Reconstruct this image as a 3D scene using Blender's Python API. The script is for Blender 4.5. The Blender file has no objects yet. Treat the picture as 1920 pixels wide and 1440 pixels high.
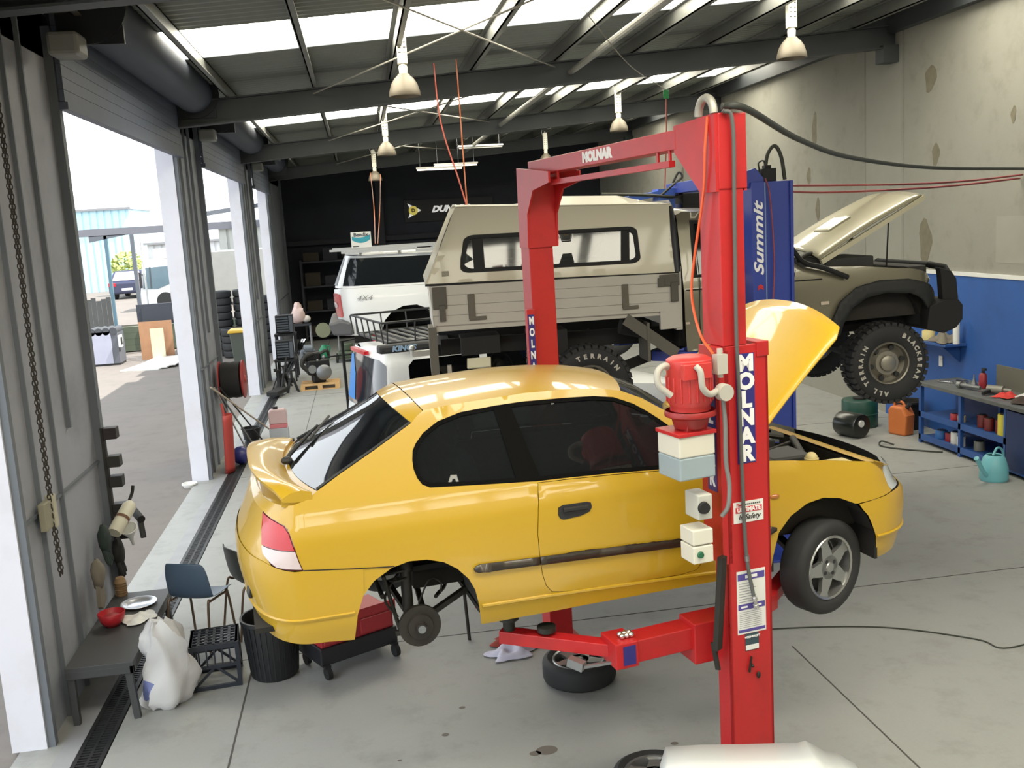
import bpy, bmesh, math, random
from mathutils import Vector as V, Matrix, geometry
from math import pi, sin, cos, radians
random.seed(7)
scn = bpy.context.scene
C = scn.collection

# ------------------------------------------------------------------ materials
def lin(h):
    h = h.lstrip('#')
    out = []
    for i in (0, 2, 4):
        c = int(h[i:i+2], 16) / 255
        out.append(c / 12.92 if c <= .04045 else ((c + .055) / 1.055) ** 2.4)
    return (*out, 1)

MATS = {}
def mat(name, hexc, rough=.5, metal=0., var=.12, scale=4., bump=0., coat=0., emit=0., spec=.5, back=None, dirt=None, dscale=2., damt=.5):
    """principled paint with procedural noise variation; back = colour of the inner face; dirt = colour of grime blotches"""
    if name in MATS: return MATS[name]
    m = bpy.data.materials.new(name); m.use_nodes = True
    nt = m.node_tree; N = nt.nodes; Lk = nt.links
    b = N['Principled BSDF']
    c = lin(hexc)
    tc = N.new('ShaderNodeTexCoord')
    nz = N.new('ShaderNodeTexNoise'); nz.inputs['Scale'].default_value = scale; nz.inputs['Detail'].default_value = 5
    Lk.new(tc.outputs['Object'], nz.inputs['Vector'])
    mx = N.new('ShaderNodeMix'); mx.data_type = 'RGBA'
    mx.inputs[6].default_value = (*[v * (1 - var) for v in c[:3]], 1)
    mx.inputs[7].default_value = (*[min(1, v * (1 + var)) for v in c[:3]], 1)
    Lk.new(nz.outputs['Fac'], mx.inputs[0])
    colo = mx.outputs[2]
    if dirt:
        n2 = N.new('ShaderNodeTexNoise'); n2.inputs['Scale'].default_value = dscale; n2.inputs['Detail'].default_value = 8; n2.inputs['Roughness'].default_value = .65
        Lk.new(tc.outputs['Object'], n2.inputs['Vector'])
        rp = N.new('ShaderNodeValToRGB'); rp.color_ramp.elements[0].position = .48; rp.color_ramp.elements[1].position = .72
        Lk.new(n2.outputs['Fac'], rp.inputs[0])
        mu = N.new('ShaderNodeMath'); mu.operation = 'MULTIPLY'; mu.inputs[1].default_value = damt
        Lk.new(rp.outputs[0], mu.inputs[0])
        m2 = N.new('ShaderNodeMix'); m2.data_type = 'RGBA'
        Lk.new(mu.outputs[0], m2.inputs[0]); Lk.new(colo, m2.inputs[6]); m2.inputs[7].default_value = lin(dirt)
        colo = m2.outputs[2]
    if back:
        g = N.new('ShaderNodeNewGeometry')
        m3 = N.new('ShaderNodeMix'); m3.data_type = 'RGBA'
        Lk.new(g.outputs['Backfacing'], m3.inputs[0]); Lk.new(colo, m3.inputs[6]); m3.inputs[7].default_value = lin(back)
        colo = m3.outputs[2]
    Lk.new(colo, b.inputs['Base Color'])
    b.inputs['Roughness'].default_value = rough; b.inputs['Metallic'].default_value = metal
    b.inputs['Specular IOR Level'].default_value = spec
    if coat: b.inputs['Coat Weight'].default_value = coat; b.inputs['Coat Roughness'].default_value = .06
    if bump:
        bp = N.new('ShaderNodeBump'); bp.inputs['Strength'].default_value = bump
        n3 = N.new('ShaderNodeTexNoise'); n3.inputs['Scale'].default_value = scale * 8; n3.inputs['Detail'].default_value = 6
        Lk.new(tc.outputs['Object'], n3.inputs['Vector']); Lk.new(n3.outputs['Fac'], bp.inputs['Height'])
        Lk.new(bp.outputs[0], b.inputs['Normal'])
    if emit:
        Lk.new(colo, b.inputs['Emission Color']); b.inputs['Emission Strength'].default_value = emit
    MATS[name] = m
    return m

def glass(name, tint, tr=.5, rough=.02, ior=1.5):
    """tinted sheet glass: part of the light passes, the rest mirrors by fresnel"""
    if name in MATS: return MATS[name]
    m = bpy.data.materials.new(name); m.use_nodes = True
    nt = m.node_tree; N = nt.nodes; Lk = nt.links
    for n in list(N): N.remove(n)
    o = N.new('ShaderNodeOutputMaterial'); t = N.new('ShaderNodeBsdfTransparent'); g = N.new('ShaderNodeBsdfGlossy'); d = N.new('ShaderNodeBsdfDiffuse')
    c = lin(tint); t.inputs[0].default_value = c; g.inputs['Roughness'].default_value = rough
    d.inputs[0].default_value = (c[0] * .3, c[1] * .3, c[2] * .3, 1)
    a = N.new('ShaderNodeMixShader'); a.inputs[0].default_value = tr
    Lk.new(d.outputs[0], a.inputs[1]); Lk.new(t.outputs[0], a.inputs[2])
    f = N.new('ShaderNodeFresnel'); f.inputs['IOR'].default_value = ior
    nz = N.new('ShaderNodeTexNoise'); nz.inputs['Scale'].default_value = 2.0
    tc = N.new('ShaderNodeTexCoord'); Lk.new(tc.outputs['Object'], nz.inputs['Vector'])
    mp = N.new('ShaderNodeMath'); mp.operation = 'MULTIPLY_ADD'; mp.inputs[1].default_value = .04; mp.inputs[2].default_value = rough
    Lk.new(nz.outputs['Fac'], mp.inputs[0]); Lk.new(mp.outputs[0], g.inputs['Roughness'])
    s = N.new('ShaderNodeMixShader'); Lk.new(f.outputs[0], s.inputs[0]); Lk.new(a.outputs[0], s.inputs[1]); Lk.new(g.outputs[0], s.inputs[2])
    Lk.new(s.outputs[0], o.inputs[0])
    MATS[name] = m
    return m

def emis(name, hexc, k):
    if name in MATS: return MATS[name]
    m = mat(name, hexc, .6, var=.04, scale=1.5); b = m.node_tree.nodes['Principled BSDF']
    b.inputs['Emission Color'].default_value = lin(hexc); b.inputs['Emission Strength'].default_value = k
    return m

# ------------------------------------------------------------------ mesh building
I4 = Matrix.Identity(4)
def T(x, y, z): return Matrix.Translation((x, y, z))
def RX(a): return Matrix.Rotation(radians(a), 4, 'X')
def RY(a): return Matrix.Rotation(radians(a), 4, 'Y')
def RZ(a): return Matrix.Rotation(radians(a), 4, 'Z')

class MB:
    def __init__(s): s.v = []; s.f = []
    def add(s, vs, fs, M=None):
        o = len(s.v)
        s.v += [tuple(M @ V(p)) if M else tuple(p) for p in vs]
        s.f += [tuple(i + o for i in f) for f in fs]
        return s
    def box(s, x0, x1, y0, y1, z0, z1, M=None):
        vs = [(x, y, z) for z in (z0, z1) for y in (y0, y1) for x in (x0, x1)]
        return s.add(vs, [(0, 2, 3, 1), (4, 5, 7, 6), (0, 1, 5, 4), (2, 6, 7, 3), (0, 4, 6, 2), (1, 3, 7, 5)], M)
    def cbox(s, c, d, M=None):
        return s.box(c[0]-d[0]/2, c[0]+d[0]/2, c[1]-d[1]/2, c[1]+d[1]/2, c[2]-d[2]/2, c[2]+d[2]/2, M)
    def bar(s, p, q, w, h, up=(0, 0, 1)):
        p = V(p); q = V(q); d = (q - p); L = d.length; d.normalize()
        u = V(up); x = d.cross(u)
        if x.length < 1e-4: x = d.cross(V((0, 1, 0)))
        x.normalize(); z = x.cross(d)
        M = Matrix((( *x, 0), (*d, 0), (*z, 0), (0, 0, 0, 1))).transposed(); M.translation = p
        return s.box(-w/2, w/2, 0, L, -h/2, h/2, M)
    def tube(s, pts, r, n=8, closed=False, caps=True):
        pts = [V(p) for p in pts]; m = len(pts); rings = []
        rr = r if isinstance(r, (list, tuple)) else [r] * m
        up = None
        for i, p in enumerate(pts):
            if closed: t = pts[(i+1) % m] - pts[i-1]
            else: t = pts[min(i+1, m-1)] - pts[max(i-1, 0)]
            t.normalize()
            if up is None:
                a = V((0, 0, 1)) if abs(t.z) < .9 else V((1, 0, 0))
                up = (a - t * a.dot(t)).normalized()
            else:
                up = up - t * up.dot(t)
                up = up.normalized() if up.length > 1e-5 else V((1, 0, 0))
            b = t.cross(up)
            rings.append([p + (up * cos(2*pi*k/n) + b * sin(2*pi*k/n)) * rr[i] for k in range(n)])
        vs = [q for R in rings for q in R]; fs = []
        for i in range(m if closed else m - 1):
            j = (i + 1) % m
            for k in range(n):
                l = (k + 1) % n
                fs.append((i*n+k, i*n+l, j*n+l, j*n+k))
        if caps and not closed: fs += [tuple(range(n))[::-1], tuple((m-1)*n + k for k in range(n))]
        return s.add(vs, fs)
    def cyl(s, p, q, r, r2=None, n=20):
        return s.tube([p, q], [r, r if r2 is None else r2], n)
    def lathe(s, prof, M=None, n=28, closed=False):
        vs = [(r * cos(2*pi*k/n), r * sin(2*pi*k/n), z) for r, z in prof for k in range(n)]; fs = []
        m = len(prof)
        for i in range(m if closed else m - 1):
            j = (i + 1) % m
            for k in range(n):
                l = (k + 1) % n
                fs.append((i*n+k, i*n+l, j*n+l, j*n+k))
        return s.add(vs, fs, M)
    def prism(s, poly, z0, z1, M=None):
        n = len(poly)
        a = sum(poly[i][0]*poly[(i+1) % n][1] - poly[(i+1) % n][0]*poly[i][1] for i in range(n))
        if a < 0: poly = poly[::-1]
        vs = [(x, y, z0) for x, y in poly] + [(x, y, z1) for x, y in poly]
        fs = [tuple(range(n))[::-1], tuple(range(n, 2*n))] + [(i, (i+1) % n, n+(i+1) % n, n+i) for i in range(n)]
        return s.add(vs, fs, M)
    def ball(s, c, rx, ry=None, rz=None, n=16, m=10, M=None, jit=0):
        ry = rx if ry is None else ry; rz = rx if rz is None else rz
        vs = []
        for i in range(m + 1):
            a = pi * i / m
            for k in range(n):
                j = 1 + (random.uniform(-jit, jit) if jit and 0 < i < m else 0)
                vs.append((c[0]+rx*sin(a)*cos(2*pi*k/n)*j, c[1]+ry*sin(a)*sin(2*pi*k/n)*j, c[2]-rz*cos(a)*j))
        fs = [(i*n+k, i*n+(k+1) % n, (i+1)*n+(k+1) % n, (i+1)*n+k) for i in range(m) for k in range(n)]
        return s.add(vs, fs, M)
    def grid(s, rows):
        """rows: list of equal-length point lists"""
        n = len(rows[0]); vs = [p for r in rows for p in r]
        return s.add(vs, [(i*n+k, i*n+k+1, (i+1)*n+k+1, (i+1)*n+k) for i in range(len(rows)-1) for k in range(n-1)])
    def build(s, name, m, parent=None, smooth=None, bevel=0, sub=0, solid=0, M=None, recalc=False):
        me = bpy.data.meshes.new(name)
        me.from_pydata(s.v, [], s.f); me.update()
        if recalc:
            bm = bmesh.new(); bm.from_mesh(me); bmesh.ops.remove_doubles(bm, verts=bm.verts, dist=1e-5); bmesh.ops.recalc_face_normals(bm, faces=bm.faces); bm.to_mesh(me); bm.free()
        if M: me.transform(M)
        me.materials.append(m)
        if smooth is not None:
            me.shade_smooth()
            if smooth < 180: me.set_sharp_from_angle(angle=radians(smooth))
        o = bpy.data.objects.new(name, me); C.objects.link(o)
        if parent: o.parent = parent
        if solid:
            md = o.modifiers.new('s', 'SOLIDIFY'); md.thickness = solid; md.offset = 0
        if bevel:
            md = o.modifiers.new('b', 'BEVEL'); md.width = bevel; md.segments = 2; md.limit_method = 'ANGLE'; md.angle_limit = radians(40)
        if sub:
            md = o.modifiers.new('u', 'SUBSURF'); md.levels = sub; md.render_levels = sub
        return o

def tag(o, label, cat, group=None, kind=None):
    if label: o['label'] = label
    if cat: o['category'] = cat
    if group: o['group'] = group
    if kind: o['kind'] = kind
    return o
def thing(name, label, cat, loc=(0, 0, 0), rz=0, group=None, rx=0, ry=0):
    o = bpy.data.objects.new(name, None); C.objects.link(o)
    o.location = loc; o.rotation_euler = (radians(rx), radians(ry), radians(rz)); o.empty_display_size = .1
    return tag(o, label, cat, group)
def struct(o):
    o['kind'] = 'structure'; return o
def dup(root, loc, rz=None, label=None, group=None):
    r = root.copy(); C.objects.link(r); r.location = loc
    if rz is not None: r.rotation_euler = (root.rotation_euler[0], root.rotation_euler[1], radians(rz))
    if label: r['label'] = label
    if group: r['group'] = group
    for ch in list(root.children):
        c = ch.copy(); C.objects.link(c); c.parent = r
        for g in ch.children:
            d = g.copy(); C.objects.link(d); d.parent = c
    return r
def rect(x0, x1, y0, y1): return [(x0, y0), (x1, y0), (x1, y1), (x0, y1)]
def rrect(x0, x1, y0, y1, r, n=4):
    out = []
    for cx, cy, a in ((x1-r, y0+r, -90), (x1-r, y1-r, 0), (x0+r, y1-r, 90), (x0+r, y0+r, 180)):
        for k in range(n + 1):
            t = radians(a + 90 * k / n); out.append((cx + r*cos(t), cy + r*sin(t)))
    return out
def lerp(a, b, t): return a + (b - a) * t
def interp(x, tab):
    if x <= tab[0][0]: return tab[0][1]
    for (a, p), (b, q) in zip(tab, tab[1:]):
        if x <= b: return p + (q - p) * (x - a) / (b - a)
    return tab[-1][1]
def bez(pts, n=24):
    """Catmull-Rom through 3-D points"""
    P = [V(p) for p in pts]; P = [P[0]*2 - P[1]] + P + [P[-1]*2 - P[-2]]; out = []
    segs = len(P) - 3
    for i in range(segs):
        a, b, c, d = P[i:i+4]; m = max(2, n // segs)
        for k in range(m + (i == segs - 1)):
            t = k / m
            out.append(.5 * ((2*b) + (-a+c)*t + (2*a-5*b+4*c-d)*t*t + (-a+3*b-3*c+d)*t**3))
    return out
def text(body, size, m, parent, M, name='lettering', bold=0., shear=0., ext=.002, align='CENTER', wide=1., gap=1.):
    cu = bpy.data.curves.new(name, 'FONT'); cu.body = body; cu.size = size; cu.align_x = align; cu.align_y = 'CENTER'
    cu.extrude = ext; cu.offset = bold; cu.shear = shear; cu.space_character = gap; cu.resolution_u = 3
    t = bpy.data.objects.new(name, cu)
    me = bpy.data.meshes.new_from_object(t)
    bpy.data.objects.remove(t); bpy.data.curves.remove(cu)
    me.transform(M @ Matrix.Diagonal((wide, 1, 1, 1))); me.materials.clear(); me.materials.append(m); me.name = name
    o = bpy.data.objects.new(name, me); C.objects.link(o)
    if parent: o.parent = parent
    return o
def basis(x, y, o):
    """matrix whose local X, Y axes are x, y and whose origin is o"""
    x = V(x).normalized(); y = V(y).normalized(); z = x.cross(y)
    M = Matrix(((*x, 0), (*y, 0), (*z, 0), (0, 0, 0, 1))).transposed(); M.translation = V(o)
    return M
FRONT = lambda o: basis((1, 0, 0), (0, 0, 1), o)       # a face looking along -Y

# palette
YEL = mat('yellow paint', '#bb931c', .34, var=.03, coat=.5, back='#1b1812', scale=1)
DARK = mat('black plastic', '#17181a', .55)
BLK = mat('matt black', '#0b0b0c', .8)
RUB = mat('tyre rubber', '#1a1b1c', .75, var=.25, scale=8, bump=.15)
ALY = mat('alloy', '#a9aaa8', .32, .85, var=.1)
STEEL = mat('steel', '#8d8f90', .4, .8, var=.15)
OILY = mat('oily metal', '#26241f', .55, .4, var=.5, scale=9)
RED = mat('red hoist paint', '#b5191c', .42, var=.1, scale=3, dirt='#5c1712', dscale=3, damt=.35)
WHT = mat('white paint', '#e4e7e8', .35, var=.03, coat=.4, back='#2a2a2a', scale=1)
WPL = mat('white plastic', '#dfe0dc', .45, var=.05)
SIL = mat('pewter paint', '#77725f', .3, .35, var=.06, coat=.5, back='#181715', scale=1)
CAN = mat('canopy paint', '#a39d88', .35, .15, var=.05, coat=.3, back='#24221f', scale=1)
BLU = mat('blue hoist paint', '#23378f', .4, var=.12, scale=3)
WBL = mat('blue bench paint', '#234a8c', .5, var=.15, scale=3, dirt='#1a2c50', damt=.5)
GLS = glass('window glass', '#b9c0c0', .75)
TINT = glass('tinted glass', '#30353a', .6)
RGLS = glass('rear hatch glass', '#4a5156', .8, .015, 3.4)
DGLS = glass('dark glass', '#5a6064', .8)
LETW = mat('white lettering', '#f0f0f0', .5, var=.02)
LETB = mat('blue decal', '#26246e', .4, var=.05)
LETR = mat('red decal', '#c3222a', .4, var=.05)
LETK = mat('black lettering', '#151515', .5)
WOOD = mat('pale timber', '#c39a63', .7, var=.25, scale=6)
# ================================================================== camera, light
def setup_camera():
    cam = bpy.data.cameras.new('camera'); o = bpy.data.objects.new('camera', cam); C.objects.link(o)
    R = Matrix(((0.98656236, -0.15204083, -0.05981883), (-0.08299543, -0.15098499, -0.98504583), (0.14073544, 0.97677383, -0.1615748)))
    xr, yd, zf = V(R[0]), V(R[1]), V(R[2])
    M = Matrix(((*xr, 0), (*(-yd), 0), (*(-zf), 0), (0, 0, 0, 1))).transposed(); M.translation = (0, 0, 3.4)
    o.matrix_world = M
    cam.sensor_width = 36; cam.lens = 1850.23 / 1920 * 36; cam.clip_end = 300; cam.clip_start = .05
    scn.camera = o
setup_camera()
w = bpy.data.worlds.new('sky'); scn.world = w; w.use_nodes = True
nt = w.node_tree; bg = nt.nodes['Background']
sky = nt.nodes.new('ShaderNodeTexSky'); sky.sky_type = 'HOSEK_WILKIE'; sky.sun_direction = (.5, -.25, .8); sky.turbidity = 6
mixw = nt.nodes.new('ShaderNodeMix'); mixw.data_type = 'RGBA'; mixw.inputs[0].default_value = .12
mixw.inputs[6].default_value = (.90, .96, 1, 1); nt.links.new(sky.outputs[0], mixw.inputs[7]); nt.links.new(mixw.outputs[2], bg.inputs[0])
bg.inputs[1].default_value = 2.4
sun = bpy.data.lights.new('sun', 'SUN'); sun.energy = 9; sun.angle = radians(.6); sun.color = (1, .96, .88)
so = bpy.data.objects.new('sun', sun); C.objects.link(so); so.rotation_euler = V((-3.2, .6, -5.4)).to_track_quat('-Z', 'Y').to_euler()
scn.view_settings.view_transform = 'Standard'; scn.view_settings.look = 'None'; scn.view_settings.exposure = .36; scn.view_settings.gamma = 1.12
scn.cycles.max_bounces = 9; scn.cycles.diffuse_bounces = 5; scn.cycles.transparent_max_bounces = 12; scn.cycles.glossy_bounces = 4
scn.cycles.sample_clamp_indirect = 4; scn.cycles.caustics_reflective = False; scn.cycles.caustics_refractive = False
scn.cycles.use_denoising = True

# ================================================================== building shell
XL, XR, Y0, YB = -2.4, 8.2, -7.0, 33.2
RAFT = [-.1, 7.2, 14.4, 21.7, 29.0]
def roofz(x): return 5.62 + .067 * x      # underside of the roof sheets

# floor: one slab with sawn joints
def concrete(name, a, b, stain, blotch, rough=.42):
    m = bpy.data.materials.new(name); m.use_nodes = True
    nt = m.node_tree; N = nt.nodes; Lk = nt.links; bs = N['Principled BSDF']
    tc = N.new('ShaderNodeTexCoord'); src = tc.outputs['Object']
    n1 = N.new('ShaderNodeTexNoise'); n1.inputs['Scale'].default_value = .55; n1.inputs['Detail'].default_value = 8; n1.inputs['Roughness'].default_value = .62
    n2 = N.new('ShaderNodeTexNoise'); n2.inputs['Scale'].default_value = 2.6; n2.inputs['Detail'].default_value = 9; n2.inputs['Roughness'].default_value = .7
    n3 = N.new('ShaderNodeTexNoise'); n3.inputs['Scale'].default_value = 60; n3.inputs['Detail'].default_value = 2
    vo = N.new('ShaderNodeTexVoronoi'); vo.inputs['Scale'].default_value = .8
    for n in (n1, n2, n3, vo): Lk.new(src, n.inputs['Vector'])
    mx = N.new('ShaderNodeMix'); mx.data_type = 'RGBA'; mx.inputs[6].default_value = lin(a); mx.inputs[7].default_value = lin(b); Lk.new(n1.outputs['Fac'], mx.inputs[0])
    rp = N.new('ShaderNodeValToRGB'); rp.color_ramp.elements[0].position = .52; rp.color_ramp.elements[1].position = .78
    Lk.new(n2.outputs['Fac'], rp.inputs[0])
    mu = N.new('ShaderNodeMath'); mu.operation = 'MULTIPLY'; mu.inputs[1].default_value = blotch; Lk.new(rp.outputs[0], mu.inputs[0])
    m2 = N.new('ShaderNodeMix'); m2.data_type = 'RGBA'; Lk.new(mu.outputs[0], m2.inputs[0]); Lk.new(mx.outputs[2], m2.inputs[6]); m2.inputs[7].default_value = lin(stain)
    r2 = N.new('ShaderNodeValToRGB'); r2.color_ramp.elements[0].position = .03; r2.color_ramp.elements[0].color = (.55, .55, .55, 1); r2.color_ramp.elements[1].position = .075
    Lk.new(vo.outputs['Distance'], r2.inputs[0])
    m3 = N.new('ShaderNodeMix'); m3.data_type = 'RGBA'; m3.blend_type = 'MULTIPLY'; m3.inputs[0].default_value = .5
    Lk.new(m2.outputs[2], m3.inputs[6]); Lk.new(r2.outputs[0], m3.inputs[7])
    m4 = N.new('ShaderNodeMix'); m4.data_type = 'RGBA'; m4.blend_type = 'MULTIPLY'; m4.inputs[0].default_value = .12
    Lk.new(m3.outputs[2], m4.inputs[6]); Lk.new(n3.outputs['Color'], m4.inputs[7])
    Lk.new(m4.outputs[2], bs.inputs['Base Color'])
    mr = N.new('ShaderNodeMapRange'); mr.inputs[3].default_value = rough - .1; mr.inputs[4].default_value = rough + .2; Lk.new(n2.outputs['Fac'], mr.inputs[0]); Lk.new(mr.outputs[0], bs.inputs['Roughness'])
    return m
FLOORM = concrete('workshop concrete', '#888a88', '#9c9d99', '#676660', .55, .5)
GROUND = concrete('yard concrete', '#635d58', '#756d66', '#524d48', .5, .8)
WALLM = concrete('tilt up concrete', '#7f7e76', '#98968a', '#6b685d', .5, .85)
b = MB(); b.box(-1.98, XR, Y0, YB, -.2, 0); b.box(XL - .2, -2.32, Y0, YB, -.2, 0)
struct(b.build('floor', FLOORM))
JT = mat('joint sealant', '#3d3b37', .8)
b = MB()
for x, y0, y1, wd in ((-1.13, Y0, 13.9, .014), (3.08, Y0, 6.9, .012), (-1.2, 13.9, YB, .01), (3.0, 14, YB, .01)): b.box(x - wd/2, x + wd/2, y0, y1, -.001, .0015)
for y, x0, x1 in ((7.88, -1.98, XR), (14.3, -1.98, XR), (11.2, 3.0, XR), (21.3, -1.98, XR)): b.box(x0, x1, y - .006, y + .006, -.001, .0015)
struct(b.build('floor_joint', JT))
# drain channel along the doorways
GRT = mat('drain grate', '#2c2d2f', .5, .5, var=.3, scale=8)
EDG = mat('drain edge', '#8f9093', .6, .1, var=.2)
b = MB(); b.box(-2.19, -1.98, Y0, YB, -.12, -.1); b.box(-2.02, -1.99, Y0, YB, -.1, .002); b.box(-2.19, -2.16, Y0, YB, -.1, .002)
y = 5.0
while y < 24: b.box(-2.17, -2.01, y, y + .014, -.02, .001); y += .036
b.box(-2.1, -2.08, Y0, YB, -.021, 0)
struct(b.build('floor_drain', GRT))
b = MB(); b.box(-2.32, -2.19, Y0, YB, -.2, .004); struct(b.build('floor_kerb', EDG))
b = MB(); b.box(-40, XL - .2, -20, 90, -.22, -.03); struct(b.build('ground', GROUND))

# right wall of tilt panels with formwork stains
TH = .2
def wall_panels():
    b = MB(); edges = [Y0, -2, 4.7, 10.1, 14.15, 15.3, 20.9, 26.0, 30.5, YB]
    for a, c in zip(edges, edges[1:]): b.box(XR, XR + TH, a + .006, c - .006, 0, roofz(XR) + .3)
    b.box(XR + .05, XR + TH, Y0, YB, 0, 6.2)
    return b
struct(wall_panels().build('wall_right', WALLM))
STN = mat('formwork stain', '#6a6452', .9, var=.3, scale=10)
PALE = mat('patched render', '#8e8d83', .9, var=.1, scale=3)
b = MB()
for y, z, h, wd in ((13.45, 5.05, .19, .14), (13.3, 3.98, .15, .09), (13.55, 2.75, .3, .16), (17.1, 4.7, .3, .09), (17.35, 3.9, .14, .08), (17.0, 3.3, .18, .08), (21.6, 3.9, .15, .1), (11.6, 4.35, .1, .05), (24.5, 4.3, .2, .1)):
    pts = [(wd * (1 + .25 * sin(3*t+y)) * cos(t), h * (1 + .2 * cos(2*t+z)) * sin(t)) for t in [2*pi*k/14 for k in range(14)]]
    b.prism(pts, 0, .002, basis((0, -1, 0), (0, 0, 1), (XR - .001, y, z)))
struct(b.build('wall_right_stain', STN))
b = MB(); b.box(XR - .003, XR, 14.2, 15.25, .0, 5.9); b.box(XR - .002, XR, 9.5, 11.9, 2.5, 3.1)
struct(b.build('wall_right_patch', PALE))
PEG = mat('blue wall paint', '#1d4f9c', .55, var=.06, scale=2, dirt='#183a70', dscale=1.2, damt=.5)
b = MB(); b.box(XR - .03, XR, 4.0, 14.6, 0.0, 2.3)
struct(b.build('wall_right_dado', PEG))
b = MB(); b.box(XR - .045, XR, 4.0, 14.6, 2.3, 2.35); struct(b.build('trim_1', WPL))

# back wall: dark blockwork with steel frame
BACK = mat('dark back wall', '#20232b', .9, var=.4, scale=1.2)
b = MB(); b.box(XL - .2, XR + .2, YB, YB + .2, 0, 6.4); struct(b.build('wall_back', BACK))
FRNT = mat('rear block wall', '#8c8a82', .9, var=.1)
b = MB(); b.box(XL - .2, XR + .2, Y0 - .2, Y0, 0, 6.4); struct(b.build('wall_front', FRNT))

# left wall: piers between roller doors, header over each opening
PIER = mat('pier steel cladding', '#9a9ea8', .6, .1, var=.15, scale=2, dirt='#5b6068', dscale=.9, damt=.5)  # lens haze put into the cladding colour, paler and bluer
PIERD = mat('pier flat steel', '#646a72', .6, .1, var=.15, scale=2)
JAMB = mat('white jamb', '#dddeea', .55, var=.04, dirt='#b5b2ab', dscale=2.5, damt=.25)
OPEN = [(1.6, 6.8), (8.95, 14.35), (16.45, 21.95), (24.1, 28.1)]
for i, (a, c) in enumerate([(-7.0, -.6), (6.8, 8.95), (14.35, 16.45), (21.95, 24.1), (28.1, 33.2)]):
    b = MB(); b.box(XL - .24, XL - .02, a + .02, c, 0, 5.45)
    struct(b.build('wall_left_%d' % (i + 1), PIER))
    b = MB()
    if i: # flanges, guide channels and cladding ribs seen on the inner face
        b.box(XL - .02, XL + .03, a, a + .06, 0, 5.0); b.box(XL - .02, XL + .05, c - .09, c, 0, 5.2)
        b.box(XL - .02, XL + .012, a + .45, a + .47, 0, 5.2); b.box(XL - .02, XL + .012, a + .95, a + .97, 0, 5.2); b.box(XL - .02, XL + .015, a + 1.35, a + 1.38, 2, 5.2)
        b.box(XL - .02, XL + .004, a + .06, c - .09, 1.55, 1.57)
        struct(b.build('wall_left_flange_%d' % i, PIERD))
    b = MB(); b.box(XL - .25, XL - .02, a - .02, a + .03, 0, 5.0); struct(b.build('trim_%d' % (i + 2), JAMB))
b = MB(); b.box(XL - .24, XL - .02, Y0, YB, 4.95, 5.45); struct(b.build('wall_left_header', PIERD))

# roller doors, rolled up
CURT = mat('roller curtain', '#596070', .6, .2, var=.12)
DRUM = mat('roller drum', '#3c424f', .7, .1, var=.15)
BRK = mat('drum bracket', '#1d2026', .6)
LIT = mat('reveal lip', '#77777a', .6)
def roller(i, a, c):
    t = thing('roller_door', ('rolled-up roller door over the doorway nearest the camera', 'rolled-up roller door over the wide doorway with the white truck outside',
              'rolled-up roller door over the doorway with tyre stacks outside', 'rolled-up roller door over the farthest, narrowest-looking doorway')[i], 'roller door', (XL, a, 4.6), 0, 'roller doors above the left doorways')
    L = c - a
    b = MB(); n = 9
    for k in range(n):
        z = k * .1; b.box(.06, .1, -.08, L + .08, z + .004, z + .1)
    b.box(.04, .12, -.08, L + .08, -.06, .0)
    b.build('curtain', CURT, t)
    b = MB(); b.cyl((.34, .06, .78), (.34, L - .06, .78), .26, n=28); b.build('drum', DRUM, t, 40)
    b = MB()
    for y in (-.05, L + .02):
        b.box(.03, .62, y, y + .04, .45, 1.1); b.cyl((.34, y - .02, .78), (.34, y + .06, .78), .33, n=28)
    b.build('drum_bracket', BRK, t, 40)
    b = MB(); b.box(.44, .52, 0.1, L, 1.0, 1.05); b.build('reveal_lip', LIT, t)
    b = MB(); b.box(.12, .36, -.5, -.2, .3, .48); b.build('gearbox', mat('grey gearbox', '#8b8c88', .6), t, bevel=.03)
for i, (a, c) in enumerate(OPEN): roller(i, a, c)

# roof: sheets, skylights, rafters, purlins, bracing
SHEET = mat('roof sheet', '#727670', .5, .3, var=.12, scale=1.0)
FRAME = mat('painted roof steel', '#34383b', .6, .1, var=.15)
PURL = mat('galvanised purlin', '#6e706c', .5, .4, var=.15)
STRIP = [(-4.0, -2.4), (2.3, 3.9), (10.75, 12.35), (18.6, 20.1), (25.4, 26.4)]  # second strip, out of view, placed so the canopy window mirrors it
def sheets():
    b = MB(); y = Y0; edges = [Y0] + [e for s in STRIP for e in s] + [YB]
    for a, c in zip(edges[::2], edges[1::2]):
        n = max(2, int((c - a) / .045)); r0, r1 = [], []
        for k in range(n + 1):
            yy = a + (c - a) * k / n; dz = .012 * (1 if (k // 2) % 2 else -1)
            r0.append((XL - .5, yy, roofz(XL - .5) + dz)); r1.append((XR + .3, yy, roofz(XR + .3) + dz))
        b.grid([r0, r1])
    return b
struct(sheets().build('ceiling', SHEET))
SKYL = emis('translucent sheet', '#fff8e2', 9.5)
for i, (a, c) in enumerate(STRIP):
    b = MB(); n = 14; r0, r1 = [], []
    for k in range(n + 1):
        yy = a + (c - a) * k / n; dz = .012 * (1 if k % 2 else -1)
        r0.append((XL + .1, yy, roofz(XL + .1) + dz + .01)); r1.append((XR, yy, roofz(XR) + dz + .01))
    b.grid([r0, r1]); struct(b.build('window_%d' % (i + 1), SKYL))
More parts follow.
